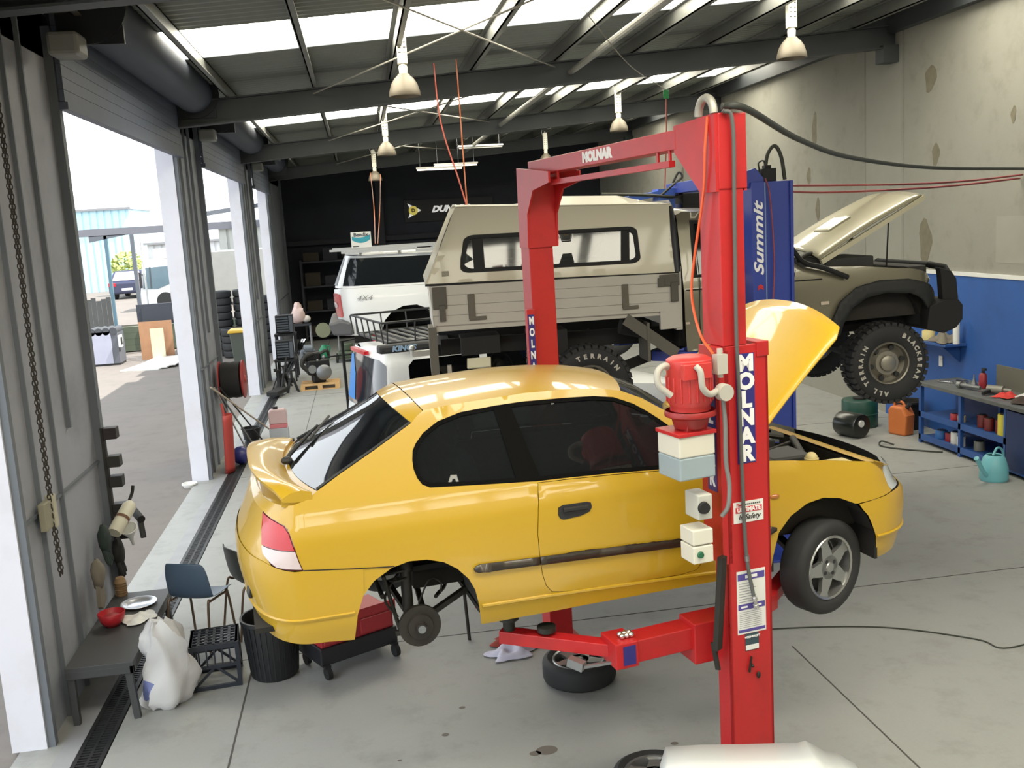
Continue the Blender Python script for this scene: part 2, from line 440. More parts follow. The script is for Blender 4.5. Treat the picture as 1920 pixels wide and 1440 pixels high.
for i, y in enumerate(RAFT):
    b = MB()
    x0, x1 = XL - .1, XR
    z = lambda x: roofz(x) - .2
    def hb(ya, yb, da, db):
        vs = []
        for x in (x0, x1): vs += [(x, ya, z(x) - da), (x, yb, z(x) - da), (x, yb, z(x) - db), (x, ya, z(x) - db)]
        b.add(vs, [(0, 1, 2, 3), (7, 6, 5, 4), (0, 4, 5, 1), (1, 5, 6, 2), (2, 6, 7, 3), (3, 7, 4, 0)])
    hb(y - .09, y + .09, 0, .02); hb(y - .012, y + .012, .02, .31); hb(y - .09, y + .09, .31, .33)
    b.box(XR - .25, XR, y - .12, y + .12, roofz(XR) - .75, roofz(XR) - .5)
    struct(b.build('rafter', FRAME))
for i, x in enumerate((-2.15, -1.62, -.45, .6, 1.75, 2.95, 4.1, 5.25, 6.4, 7.5)):
    z = roofz(x)
    b = MB(); b.box(x - .008, x + .008, Y0, YB, z - .2, z - .012); b.box(x - .008, x + .06, Y0, YB, z - .2, z - .185); b.box(x - .06, x + .008, Y0, YB, z - .027, z - .012)
    struct(b.build('purlin', PURL))
for y0 in (7.2, 14.4, 21.7):
    for (xa, xb) in ((-.45, 2.95),):
        b = MB()
        b.cyl((xa, y0 + .1, roofz(xa) - .28), (xb, y0 + 7.1, roofz(xb) - .28), .011, n=6); b.cyl((xb, y0 + .1, roofz(xb) - .28), (xa, y0 + 7.1, roofz(xa) - .28), .011, n=6)
        struct(b.build('roof_brace', mat('brace rod', '#a5a298', .5, .5)))
    b = MB(); b.cyl((3.2, y0, roofz(3.2) - .36), (3.2, y0 + 7.2, roofz(3.2) - .36), .045, n=10); struct(b.build('strut_tube', mat('strut tube', '#8d8d85', .5, .3)))
b = MB(); b.box(XR - .14, XR, Y0, YB, roofz(XR) - .32, roofz(XR) - .02); struct(b.build('trim_8', FRAME))
# box gutter flashing above the doors
b = MB(); b.box(XL, XL + .25, Y0, YB, 5.3, 5.36); struct(b.build('trim_9', PURL))
# ================================================================== vehicle bodywork
class Shell:
    """wrapped body surface: u runs from rear centre round the corner, along the side (u = s) and round the front corner"""
    def __init__(s, W, dz, A, rear, B, front, p=2.6, q=.95):
        s.W, s.dz, s.A, s.rear, s.B, s.front, s.p, s.Q = W, dz, A, rear, B, front, p, q
        s.u0 = A - q; s.u1 = B + q
    def P(s, u, z, side=-1, off=0.):
        w = s.W - interp(z, s.dz) + off
        if u < s.A:
            th = min(1, (s.A - u) / s.Q) * pi / 2; L = s.A - interp(z, s.rear) + off
            return (s.A - L * sin(th) ** (2/s.p), side * w * max(0, cos(th)) ** (2/s.p), z)
        if u > s.B:
            th = min(1, (u - s.B) / s.Q) * pi / 2; L = interp(z, s.front) - s.B + off
            return (s.B + L * sin(th) ** (2/s.p), side * w * max(0, cos(th)) ** (2/s.p), z)
        return (u, side * w, z)
    def U(s, x, z):
        if x < s.A:
            L = s.A - interp(z, s.rear); k = min(1, (s.A - x) / L)
            return s.A - s.Q * math.asin(k ** (s.p/2)) / (pi/2)
        if x > s.B:
            L = interp(z, s.front) - s.B; k = min(1, (x - s.B) / L)
            return s.B + s.Q * math.asin(k ** (s.p/2)) / (pi/2)
        return x
def inside(p, poly):
    r = False; x, y = p
    for (a, b), (c, d) in zip(poly, poly[1:] + poly[:1]):
        if (b > y) != (d > y) and x < (c - a) * (y - b) / (d - b) + a: r = not r
    return r
def subdiv(poly, h):
    out = []
    for a, b in zip(poly, poly[1:] + poly[:1]):
        n = max(1, int(math.ceil(math.hypot(b[0]-a[0], b[1]-a[1]) / h)))
        out += [(lerp(a[0], b[0], k/n), lerp(a[1], b[1], k/n)) for k in range(n)]
    return out
def near_edge(p, segs, d):
    for a, b in segs:
        if min(a[0], b[0]) - d > p[0] or max(a[0], b[0]) + d < p[0] or min(a[1], b[1]) - d > p[1] or max(a[1], b[1]) + d < p[1]: continue
        vx, vy = b[0]-a[0], b[1]-a[1]; L = vx*vx + vy*vy
        t = max(0, min(1, ((p[0]-a[0])*vx + (p[1]-a[1])*vy) / L)) if L else 0
        if math.hypot(p[0]-a[0]-t*vx, p[1]-a[1]-t*vy) < d: return True
    return False
def panel2d(outer, holes=(), h=.05):
    """triangulate a flat outline with holes, with an even grid inside"""
    loops = [subdiv(outer, h)] + [subdiv(q, h) for q in holes]
    pts, edges = [], []
    for lp in loops:
        o = len(pts); n = len(lp); pts += lp; edges += [(o + k, o + (k+1) % n) for k in range(n)]
    segs = [(pts[a], pts[b]) for a, b in edges]
    xs = [p[0] for p in loops[0]]; ys = [p[1] for p in loops[0]]
    x = min(xs) + h * .5
    while x < max(xs):
        y = min(ys) + h * .5
        while y < max(ys):
            p = (x, y)
            if inside(p, loops[0]) and not any(inside(p, q) for q in loops[1:]) and not near_edge(p, segs, h * .45): pts.append(p)
            y += h
        x += h
    r = geometry.delaunay_2d_cdt([V(p) for p in pts], edges, [], 0, 1e-5)
    vs = [(q.x, q.y) for q in r[0]]; fs = []
    for f in r[2]:
        cx = sum(vs[i][0] for i in f) / len(f); cy = sum(vs[i][1] for i in f) / len(f)
        if inside((cx, cy), loops[0]) and not any(inside((cx, cy), q) for q in loops[1:]):
            a = sum(vs[f[i]][0]*vs[f[(i+1) % len(f)]][1] - vs[f[(i+1) % len(f)]][0]*vs[f[i]][1] for i in range(len(f)))
            fs.append(tuple(f) if a > 0 else tuple(f)[::-1])
    return vs, fs
def skin(mb, sh, outer, holes=(), side=-1, h=.05, off=0., raw=False):
    """outline given in (s, z); mapped on to the shell"""
    cv = (lambda L: list(L)) if raw else (lambda L: [(sh.U(a, z), z) for a, z in L])
    vs, fs = panel2d(cv(outer), [cv(q) for q in holes], h)
    mb.add([sh.P(u, z, side, off) for u, z in vs], fs if side < 0 else [f[::-1] for f in fs])
    return mb
def skin2(mb, sh, outer, holes=(), h=.05, off=0.):
    skin(mb, sh, outer, holes, -1, h, off); skin(mb, sh, outer, holes, 1, h, off); return mb
def crown(mb, sh, edge, ds, dzc, n=18, off=0., k=2.2, ins=0.):
    """surface arched across the car between the two edges that run along (s, z)"""
    rows = []
    for i, (s, z) in enumerate(edge):
        p = sh.P(sh.U(s, z), z, 1); y = p[1] - ins
        a = ds[i] if isinstance(ds, list) else ds; c = dzc[i] if isinstance(dzc, list) else dzc
        rows.append([(p[0] + a * (1 - abs(v) ** k), y * v, z + off + c * (1 - abs(v) ** k)) for v in [-1 + 2*j/n for j in range(n + 1)]])
    return mb.grid([r[::-1] for r in rows])
def refine(pts, h):
    out = []
    for a, b in zip(pts, pts[1:]):
        n = max(1, int(math.dist(a, b) / h)); out += [tuple(lerp(x, y, k/n) for x, y in zip(a, b)) for k in range(n)]
    return out + [pts[-1]]

def tyre_mb(R, w, rr, M, tread=0):
    hw = w / 2
    prof = [(rr, -hw*.78), (rr + .012, -hw*.88), (lerp(rr, R, .5), -hw), (R - .03, -hw*.93), (R - .008, -hw*.8), (R, -hw*.55), (R, hw*.55), (R - .008, hw*.8), (R - .03, hw*.93), (lerp(rr, R, .5), hw), (rr + .012, hw*.88), (rr, hw*.78)]
    b = MB(); b.lathe(prof, M, 44)
    for g in ([-.35, 0, .35] if not tread else []):
        pass
    if tread:
        for k in range(36):
            a = 2*pi*k/36
            for sg in (-1, 1):
                b.cbox((0, 0, 0), (.035, .05, w*.42), M @ Matrix.Rotation(a + sg*.05, 4, 'Z') @ T(R - .004, 0, sg*w*.25))
    return b
def wheel(parent, M, R, w, rr, style, tm=None, rm=None, names=('tyre', 'rim'), tread=0):
    """M carries the axle on local Z, outboard = +Z"""
    tm = tm or RUB; rm = rm or ALY; hw = w / 2
    ty = tyre_mb(R, w, rr, M, tread).build(names[0], tm, parent, 50)
    b = MB()
    b.lathe([(rr + .002, hw*.8), (rr - .004, hw*.88), (rr - .016, hw*.82), (rr - .02, hw*.3), (rr - .03, -hw*.7), (rr, -hw*.8)], M, 40)
    if style == 'star':
        for k in range(5):
            A = M @ Matrix.Rotation(2*pi*k/5 + .3, 4, 'Z')
            pr = [(-.052, .03), (.052, .03), (.043, rr*.5), (.03, rr*.78), (.05, rr - .012), (-.05, rr - .012), (-.03, rr*.78), (-.043, rr*.5)]
            b.prism(pr, hw*.42, hw*.72, A)
        b.lathe([(0, hw*.78), (.03, hw*.78), (.034, hw*.72), (.075, hw*.72), (.085, hw*.62), (.085, hw*.3)], M, 28)
    elif style == 'steel6':
        pts = []
        b.lathe([(rr - .018, hw*.35), (rr - .05, hw*.1), (rr - .075, hw*.25), (.12, hw*.5), (.085, hw*.52), (.08, hw*.75), (.06, hw*.85), (0, hw*.86)], M, 36)
    elif style == 'disc':
        b.lathe([(rr - .018, hw*.3), (rr*.8, hw*.45), (.1, hw*.55), (.06, hw*.7), (0, hw*.72)], M, 30)
    rim = b.build(names[1], rm, parent, 40)
    b = MB()
    if style == 'star':
        for k in range(4):
            A = M @ Matrix.Rotation(2*pi*k/4 + .6, 4, 'Z'); b.lathe([(.013, hw*.6), (.013, hw*.74), (0, hw*.74)], A @ T(.05, 0, 0), 10)
        b.lathe([(rr - .03, -hw*.4), (.03, -hw*.4)], M, 30)
        b.build('lug_nut', mat('dark recess', '#1c1c1c', .6), rim, 40)
    elif style == 'steel6':
        for k in range(6):
            A = M @ Matrix.Rotation(2*pi*k/6 + .2, 4, 'Z'); b.lathe([(.026, hw*.3), (.026, hw*.46), (0, hw*.46)], A @ T(rr*.76, 0, 0), 14)
        b.build('vent_hole', mat('dark recess', '#1c1c1c', .6), rim, 40)
    return ty, rim
AX_N = RX(90)          # axle towards -Y (near side)
AX_F = RX(-90)
# ================================================================== yellow hatchback on the red hoist
def yellow_car():
    yaw = 7.5; a = radians(yaw)
    P0 = V((.8, 5.2, 0)) + V((cos(a), sin(a), 0)) * -.594 + V((-sin(a), cos(a), 0)) * .835
    t = thing('hatchback_car', 'yellow three-door hatchback raised on the red hoist, bonnet up and rear wheel off', 'car', (P0.x, P0.y, 1.02), yaw)
    dz = [(.16, .05), (.2, .03), (.3, .008), (.31, .0), (.45, .0), (.6, .008), (.75, .02), (.862, .034), (.868, .05), (.92, .062), (1.0, .098), (1.15, .172), (1.25, .222), (1.33, .262), (1.40, .30), (1.46, .33)]
    rear = [(.16, -.86), (.25, -.90), (.31, -.92), (.42, -.95), (.55, -.975), (.66, -.975), (.70, -.965), (.75, -.94), (.80, -.915), (.86, -.89), (.93, -.87), (.97, -.825), (1.0, -.80), (1.1, -.80)]
    front = [(.16, 3.25), (.3, 3.28), (.33, 3.3), (.45, 3.32), (.56, 3.31), (.6, 3.24), (.7, 3.18), (.8, 3.1), (.95, 2.95)]
    sh = Shell(.835, dz, -.62, rear, 2.72, front, 2.5, .95)
    arch_r = [(.29, .187), (.28, .30), (.262, .40), (.23, .47), (.17, .537), (.10, .584), (.01, .612), (-.09, .618), (-.185, .596), (-.285, .54), (-.352, .465), (-.388, .37), (-.413, .215)]
    arch_f = [(2.855, .165), (2.84, .229), (2.81, .36), (2.76, .47), (2.675, .557), (2.57, .605), (2.46, .622), (2.345, .602), (2.23, .54), (2.145, .45), (2.11, .33), (2.10, .2)]
    dlo_top = [(-.004, 1.13), (.006, 1.18), (.03, 1.215), (.078, 1.262), (.169, 1.313), (.307, 1.347), (.518, 1.361), (.678, 1.366), (.944, 1.36), (1.105, 1.353), (1.227, 1.335), (1.34, 1.288), (1.412, 1.241), (1.483, 1.187), (1.56, 1.12), (1.68, 1.01), (1.75, .93)]
    dlo_bot = [(1.745, .912), (1.4, .921), (1.128, .934), (.846, .942), (.676, .945), (.338, .966), (.07, .985), (.03, 1.005), (.008, 1.04), (-.004, 1.085)]
    dlo = dlo_top + dlo_bot
    rail = [(-.66, .985), (-.60, 1.0), (-.53, 1.04), (-.4, 1.108), (-.2, 1.205), (.019, 1.318), (.06, 1.352), (.1, 1.378), (.25, 1.39), (.42, 1.398), (.7, 1.409), (.954, 1.405), (1.15, 1.39), (1.28, 1.365), (1.40, 1.312), (1.52, 1.235), (1.65, 1.135), (1.8, 1.015), (1.9, .925)]
    fend = [(1.95, .898), (2.118, .884), (2.487, .846), (2.783, .802), (2.883, .784), (2.935, .765)]
    hl_edge = [(2.918, .72), (2.93, .68), (2.95, .63), (2.985, .585)]
    bseam = [(2.70, .553)]
    sill_s = [(2.10, .2)]
    sill = [(1.656, .2), (.915, .192), (.698, .186), (.489, .183), (.296, .18)]
    # main side panel: rear quarter, sill, wing; door and bumpers are parts of their own
    door = [(.676, .938), (.655, .8), (.64, .656), (.642, .513), (.65, .43), (.668, .36), (.70, .318), (.78, .302), (1.2, .286), (1.5, .284), (1.60, .30), (1.66, .38), (1.69, .55), (1.70, .75), (1.70, .908), (1.4, .915), (1.128, .928), (.846, .936)]
    rb_top = [(-.395, .625), (-.62, .655), (-.69, .655), (-.75, .668), (-.84, .70), (-.93, .712)]
    side = rail + fend + hl_edge + bseam + arch_f[4:] + sill + arch_r[0:9]
    # quarter panel lower rear boundary = bumper line
    side += [(-.285, .54), (-.352, .465), (-.38, .60), (-.62, .63), (-.70, .64)]
    tail = [(-.838, .735), (-.83, .84), (-.815, .93), (-.76, .908), (-.715, .888), (-.695, .853), (-.675, .77), (-.645, .655), (-.70, .662), (-.77, .672)]
    # the main panel ends at the lamp and continues round the tail as the hatch
    side2 = side[:-1] + [(-.66, .63), (-.645, .655), (-.675, .77), (-.695, .853), (-.715, .888), (-.76, .908), (-.815, .932), (-.86, .94), (-.80, .975)]
    g = .0035
    def shrink(poly, d):
        n = len(poly); cx = sum(p[0] for p in poly)/n; cy = sum(p[1] for p in poly)/n
        ar = sum(poly[i][0]*poly[(i+1) % n][1] - poly[(i+1) % n][0]*poly[i][1] for i in range(n)); sg = 1 if ar > 0 else -1
        out = []
        for i in range(n):
            p, q, r = poly[i-1], poly[i], poly[(i+1) % n]
            e1 = V((q[0]-p[0], q[1]-p[1])).normalized(); e2 = V((r[0]-q[0], r[1]-q[1])).normalized()
            nn = (V((-e1.y, e1.x)) + V((-e2.y, e2.x))); nn = nn.normalized() * sg if nn.length > 1e-6 else V((0, 0))
            out.append((q[0] + nn.x*d, q[1] + nn.y*d))
        return out
    b = MB(); skin2(b, sh, side2, [dlo, door], .045)
    # hatch lower skin and inner wing tops round the tail
    for sd in (-1, 1):
        skin(b, sh, [(sh.u0, .99), (sh.U(-.80, .975), .975), (sh.U(-.86, .94), .94), (sh.U(-.815, .932), .932), (sh.U(-.83, .84), .84), (sh.U(-.83, .74), .74), (sh.U(-.79, .66), .66), (sh.u0, .65)], (), sd, .05, raw=True)
    deck = MB()
    crown(deck, sh, refine([(-.80, .972), (-.66, .984), (-.60, .999), (-.53, 1.04)], .03), [-.02, -.04] + [-.1]*20, 0.)
    deck.build('rear_deck', YEL, t, 60)
    body = b.build('body', YEL, t, 35)
    # bumpers
    b = MB()
    for sd in (-1, 1):
        pts = [(sh.u0, .705)] + [(sh.U(x, z), z) for x, z in [(-.93, .708), (-.84, .695), (-.75, .664), (-.69, .651), (-.62, .651), (-.395, .621), (-.336, .615), (-.345, .478), (-.352, .465), (-.388, .37)]]
        pts += [(sh.U(-.413, .215), .225), (sh.U(-.55, .24), .24), (sh.U(-.75, .255), .255), (sh.u0, .26)]
        skin(b, sh, pts, (), sd, .045, raw=True, off=.004)
    # step line of the rear skirt
    for sd in (-1, 1):
        pts = [sh.P(u, .385 + .0*u, sd, .006) for u in [lerp(sh.u0, -.40, k/24) for k in range(25)]]
        b.tube(pts, .009, 5)
    b.build('rear_bumper', YEL, t, 40)
    b = MB()
    for sd in (-1, 1):
        pts = [(sh.U(x, z), z) for x, z in [(2.705, .548), (2.83, .563), (2.985, .58)]] + [(sh.u1, .585), (sh.u1, .17)] + [(sh.U(x, z), z) for x, z in [(2.99, .178), (2.87, .165), (2.845, .229), (2.812, .36), (2.765, .47)]]
        skin(b, sh, pts, (), sd, .045, raw=True, off=.004)
        b.tube([sh.P(u, .325, sd, .006) for u in [lerp(sh.U(2.83, .325), sh.u1, k/20) for k in range(21)]], .01, 5)
    b.build('front_bumper', YEL, t, 40)
    b = MB()
    for sd in (-1, 1):
        skin(b, sh, [(sh.U(2.935, .765), .765), (sh.U(2.918, .72), .72), (sh.U(2.93, .68), .68), (sh.U(2.95, .63), .63), (sh.U(2.985, .588), .588), (sh.B + .55, .59), (sh.B + .6, .73)], (), sd, .04, raw=True)
    b.build('headlamp', mat('lamp lens', '#c9cdc6', .1, var=.05, coat=1), t, 40)
    b = MB()
    for sd in (-1, 1): skin(b, sh, [(sh.B + .56, .595), (sh.u1, .595), (sh.u1, .735), (sh.B + .6, .73)], (), sd, .05, raw=True, off=-.02)
    b.build('grille', DARK, t)
    # doors
    for sd, nm in ((-1, 'door'), (1, 'door')):
        b = MB(); skin(b, sh, shrink(door, g), (), sd, .045)
        dr = b.build(nm, YEL, t, 35)
        b = MB(); hx = [(.768, .75), (.78, .728), (.80, .72), (.90, .728), (.955, .745), (.972, .768), (.968, .795), (.945, .803), (.80, .803), (.772, .792)]
        skin(b, sh, hx, (), sd, .02, off=.003)
        h1 = [sh.P(x, .775, sd, .010) for x in (.80, .85, .90, .945)]
        b.tube(h1, .014, 6)
        b.build('door_handle', DARK, dr, 50)
        b = MB()
        skin(b, sh, [(.645, .534), (.645, .488), (1.1, .476), (1.60, .460), (1.66, .468), (1.66, .50), (1.60, .506), (1.1, .524)], (), sd, .04, off=.012)
        b.build('side_moulding', mat('moulding rubber', '#2e2418', .45, coat=.3), dr, 60, solid=.012)
    b = MB()
    for sd in (-1, 1):
        skin(b, sh, [(.638, .534), (.30, .545), (.275, .54), (.258, .524), (.265, .508), (.285, .499), (.638, .489)], (), sd, .03, off=.012)
        f2 = MB(); skin(f2, sh, [(1.715, .51), (1.715, .46), (2.08, .450), (2.125, .468), (2.125, .488), (2.08, .50)], (), sd, .03, off=.012); f2.build('side_moulding', mat('moulding rubber', '#2e2418', .45, coat=.3), t, 60, solid=.012)
    b.build('side_moulding', mat('moulding rubber', '#2e2418', .45, coat=.3), t, 60, solid=.012)
    b = MB()
    for sd in (-1, 1): b.tube([sh.P(sh.U(x, z), z, sd, .004) for x, z in refine([(-.645, .654), (-.395, .625), (-.17, .603)], .05)], .0028, 5)
    b.build('bumper_seam', BLK, t)
    # skirt step along the sill
    b = MB()
    for sd in (-1, 1):
        b.tube([sh.P(x, z, sd, .002) for x, z in [(.296, .30), (.688, .296), (1.353, .276), (2.08, .25)]], .010, 6)
    b.build('sill_skirt', YEL, t, 60)
    # side glass with black surround and pillar
    b = MB(); inn = shrink(dlo, .022)
    skin2(b, sh, dlo, [inn], .04, -.004)
    pil = [(.56, .955), (.70, .950), (.60, 1.355), (.50, 1.352)]
    b.build('window_seal', mat('pillar black', '#050505', .9, spec=.1), t, 40)
    b = MB(); skin2(b, sh, pil, (), .04, -.002); b.build('door_pillar', mat('pillar black', '#050505', .9, spec=.1), t, 40)
    qg = [p for p in inn if p[0] < .55] ; qi = [i for i, p in enumerate(inn)]
    left = [p for p in inn if p[0] <= .53]; 
    topL = [p for p in shrink(dlo, .02)[:len(dlo_top)] if p[0] < .5]; botL = [p for p in shrink(dlo, .02)[len(dlo_top):] if p[0] < .5]
    topR = [p for p in shrink(dlo, .02)[:len(dlo_top)] if p[0] > .65]; botR = [p for p in shrink(dlo, .02)[len(dlo_top):] if p[0] > .72]
    qpoly = topL + [(.52, 1.34), (.58, .972)] + botL
    dpoly = [(.60, 1.345)] + topR + botR + [(.69, .962)]
    for sd in (-1, 1):
        b = MB(); skin(b, sh, qpoly, (), sd, .05, -.012); b.build('quarter_window', DGLS, t, 60)
        b = MB(); skin(b, sh, dpoly, (), sd, .05, -.012); b.build('door_window', DGLS, t, 60)
    # roof, windscreen, rear window
    b = MB(); re = refine([p for p in rail if .1 <= p[0] <= 1.28], .06); n = len(re)
    crown(b, sh, re, [(-.03 * max(0, 1 - i/4) + .09 * max(0, 1 - (n-1-i)/6)) for i in range(n)], [.05 + .018 * sin(pi * i / (n - 1)) - .012 * (i / (n - 1)) for i in range(n)])
    b.build('roof', YEL, t, 40)
    b = MB(); re = refine([(.022, 1.321), (.06, 1.352), (.095, 1.376)], .02); n = len(re)
    crown(b, sh, re, [lerp(-.075, -.03, i/(n-1)) for i in range(n)], [lerp(.066, .049, i/(n-1)) for i in range(n)])
    b.build('hatch_frame', YEL, t, 40)
    b = MB(); re = refine([(-.53, 1.045), (-.4, 1.111), (-.2, 1.208), (.0, 1.31), (.019, 1.32)], .04); n = len(re)
    crown(b, sh, re, [lerp(-.10, -.075, i/(n-1)) for i in range(n)], [lerp(.0, .066, i/(n-1)) for i in range(n)], ins=.012, off=-.002)
    rw = b.build('rear_window', RGLS, t, 60)
    b = MB(); e = [sh.P(sh.U(x, z), z, -1, -.012) for x, z in re]; b.tube(e, .011, 5); e = [sh.P(sh.U(x, z), z, 1, -.012) for x, z in re]; b.tube(e, .011, 5)
    b.build('window_seal', DARK, rw)
    b = MB(); p0 = V((-.62, .0, 1.055)); b.tube([(-.645, .02, 1.05), (-.62, .05, 1.085), (-.42, .34, 1.19)], [.018, .014, .008], 6); b.tube([(-.5, .12, 1.145), (-.33, .48, 1.215)], .009, 5)
    b.ball((-.64, .02, 1.06), .035, .03, .025, 10, 6)
    b.build('wiper', DARK, t)
    b = MB(); re = refine([(1.28, 1.36), (1.40, 1.308), (1.52, 1.232), (1.65, 1.132), (1.8, 1.012), (1.88, .945)], .05); n = len(re)
    crown(b, sh, re, [lerp(.09, .14, i/(n-1)) for i in range(n)], [lerp(.045, .02, i/(n-1)) for i in range(n)], ins=.02, off=-.004)
    b.build('windscreen', GLS, t, 60)
    # tail lamps: red over clear
    for sd in (-1, 1):
        up = [(-.838, .775), (-.83, .84), (-.815, .925), (-.76, .902), (-.72, .884), (-.70, .85), (-.68, .762)]
        lo = [(-.838, .770), (-.838, .735), (-.775, .676), (-.70, .666), (-.652, .660), (-.677, .757)]
        full = [(-.845, .775), (-.835, .85), (-.818, .932), (-.757, .909), (-.712, .889), (-.692, .853), (-.67, .762), (-.642, .653), (-.705, .658), (-.78, .67), (-.846, .733)]
        b = MB(); skin(b, sh, full, (), sd, .03, -.002); tl = b.build('tail_lamp', mat('dark red lens', '#5a0f14', .2, coat=1), t, 60)
        b = MB(); skin(b, sh, up, (), sd, .03, .004); b.build('red_lens', mat('red lens', '#b30a18', .25, var=.12, coat=.3, emit=.10), tl, 60)
        b = MB(); skin(b, sh, lo, (), sd, .03, .004); b.build('clear_lens', mat('clear lens', '#cdbcbd', .15, var=.1, coat=.6), tl, 60)
    # rear spoiler: a curved blade with feet turned down at both ends
    b = MB(); rows = []
    for k in range(25):
        v = -1 + 2*k/24; y = v * .735; e = abs(v)
        tr = V((-.865 + .15 * e**3.2, y * (1.0), 1.115 - .07 * e**4)); le = V((-.66 + .10 * e**2.5, y, 1.035 + .01 * e**3)); th = .03
        if e > .93: tr.z -= .02
        prof = [le, le.lerp(tr, .35) + V((0, 0, .022)), le.lerp(tr, .7) + V((0, 0, .02)), tr, tr + V((.004, 0, -.02)), le.lerp(tr, .6) + V((0, 0, -.035)), le + V((.0, 0, -.05))]
        rows.append([tuple(p) for p in prof] + [tuple(prof[0])])
    b.grid([r[::-1] for r in rows]); b.add(rows[0][:7], [tuple(range(7))[::-1]]); b.add(rows[-1][:7], [tuple(range(7))])
    b.build('spoiler', YEL, t, 50, recalc=True); b = MB()
    for sd in (-1, 1): b.box(-.72, -.57, min(sd*.69, sd*.725), max(sd*.69, sd*.725), .98, 1.035)
    b.build('spoiler_foot', YEL, t)
    # small side repeater, bump stops on the wing
    b = MB(); b.ball(sh.P(2.13, .672, -1), .035, .012, .016, 10, 6); b.build('side_repeater', mat('amber lens', '#b0661c', .2, coat=1), t, 60)
    b = MB(); b.ball(sh.P(sh.u0 + .30, .46), .02, .06, .04, 10, 6); b.build('rear_reflector', DARK, t, 60)
    # bonnet, propped open
    bon_h = V((2.02, 0, .885)); ax = V((.674, 0, .744)).normalized(); nn = V((-ax.z, 0, ax.x)); Lb = 1.0
    b = MB(); rows = []
    for i in range(13):
        f = i / 12; row = []
        hwid = interp(f, [(0, .66), (.93, .715), (.97, .71), (1, .66)])
        for k in range(21):
            v = -1 + 2*k/20; e = abs(v)
            ext = Lb * f + .10 * (1 - e**2.2) * f**3
            lift = .075 * (1 - e**2.6) * (.4 + .6*f) + .015 * sin(pi*f)
            p = bon_h + ax * ext + nn * lift; row.append((p.x, hwid * v, p.z))
        rows.append(row)
    b.grid(rows)
    bo = b.build('bonnet', mat('yellow paint lit bonnet', '#ebb826', .42, var=.03, coat=.6, back='#c98a14', scale=1), t, 60, solid=.012)  # brightness of the raised bonnet put into a lighter copy of the body yellow
    b = MB()
    for yy in (-.42, 0, .42): b.bar(bon_h + ax * .1 - nn * .015 + V((0, yy, 0)), bon_h + ax * .95 - nn * .03 + V((0, yy*.9, 0)), .06, .02, nn)
    b.bar(bon_h + ax*.9 - nn*.02 + V((0, -.6, 0)), bon_h + ax*.9 - nn*.02 + V((0, .6, 0)), .06, .02, nn)
    b.build('bonnet_brace', mat('yellow brace', '#c98a14', .5), bo)
    b = MB(); b.cyl((2.85, .55, .80), bon_h + ax * .72 + V((0, .5, 0)), .006, n=6); b.build('bonnet_stay', DARK, t)
    # engine bay
    b = MB(); b.box(1.85, 2.98, -.60, .60, .34, .36); b.box(1.83, 1.86, -.70, .70, .35, .92)
    for sd in (-1, 1): b.box(1.85, 2.95, min(sd*.60, sd*.63), max(sd*.60, sd*.63), .36, .72)
    b.build('engine_bay', mat('engine bay', '#1a1611', .8, var=.4, scale=6), t)
    b = MB()
    for sd in (-1,): b.grid([[(x, sd*(.835 - interp(z, dz) - .05), z - .02), (x, sd*(.835 - interp(z, dz) - .004), z)][::sd] for x, z in fend])
    b.grid([[(2.93, y, .735), (2.97, y, .742), (3.01, y, .73)] for y in [-.62 + .124*k for k in range(11)]])
    b.build('wing_rail', YEL, t, 60)
    b = MB()
    for sd in (-1, 1): b.grid([[(x, sd*.60, z - .09), (x, sd*(.835 - interp(z, dz) - (.05 if sd < 0 else .006)), z - (.02 if sd < 0 else 0))][::sd] for x, z in fend])
    b.build('wing_seal', mat('engine bay', '#1a1611'), t, 60)
    b = MB(); b.prism([(1.95, .12), (2.2, .02), (2.55, .02), (2.62, .32), (2.45, .45), (2.0, .45)], .64, .73); eg = b.build('engine_cover', mat('engine cover grey', '#3d3e38', .5, .2, var=.3, scale=7), t, bevel=.02)
    b = MB(); b.box(2.1, 2.42, -.52, -.28, .6, .76); b.box(2.14, 2.17, -.5, -.47, .76, .785); b.box(2.35, 2.38, -.35, -.32, .76, .785); b.build('battery', BLK, t, bevel=.01)
    b = MB(); b.lathe([(0, 0), (.12, 0), (.13, .03), (.1, .09), (0, .1)], T(2.05, .25, .80), 20); b.box(2.3, 2.75, .2, .5, .62, .75); b.cbox((2.6, -.12, .70), (.3, .3, .08)); b.build('air_box', mat('airbox', '#20201d', .6, var=.3), t, 50, bevel=.015)
    b = MB(); b.box(2.93, 2.99, -.45, .45, .36, .715); b.cyl((2.72, -.2, .715), (2.92, .25, .725), .025); b.tube(bez([(2.9, .35, .72), (2.6, .42, .76), (2.3, .3, .74), (2.15, .1, .7)]), .022, 8); b.tube(bez([(1.95, -.5, .8), (2.2, -.2, .78), (2.5, -.05, .74), (2.8, .1, .74)]), .012, 6)
    b.build('radiator', OILY, t)
    b = MB(); b.cyl((2.55, -.56, .62), (2.55, -.56, .80), .045); b.ball((2.55, -.56, .80), .04, n=10, m=6); b.cbox((2.74, -.54, .73), (.16, .1, .05)); b.build('washer_bottle', mat('cream plastic', '#cdbb7e', .5), t, 50)
    # cabin
    CAB = mat('cabin trim', '#17181a', .85, var=.2)
    b = MB(); b.box(.36, 1.85, -.70, .70, .22, .26); b.box(-.62, -.1, -.62, .62, .62, .86); b.box(1.55, 1.84, -.70, .70, .5, .93)
    for sd in (-1, 1): b.box(.36, 1.8, min(sd*.71, sd*.745), max(sd*.71, sd*.745), .25, .90)
    b.build('cabin', CAB, t, bevel=.02)
    SEAT = mat('seat cloth', '#4a5568', .9, var=.15, scale=20)
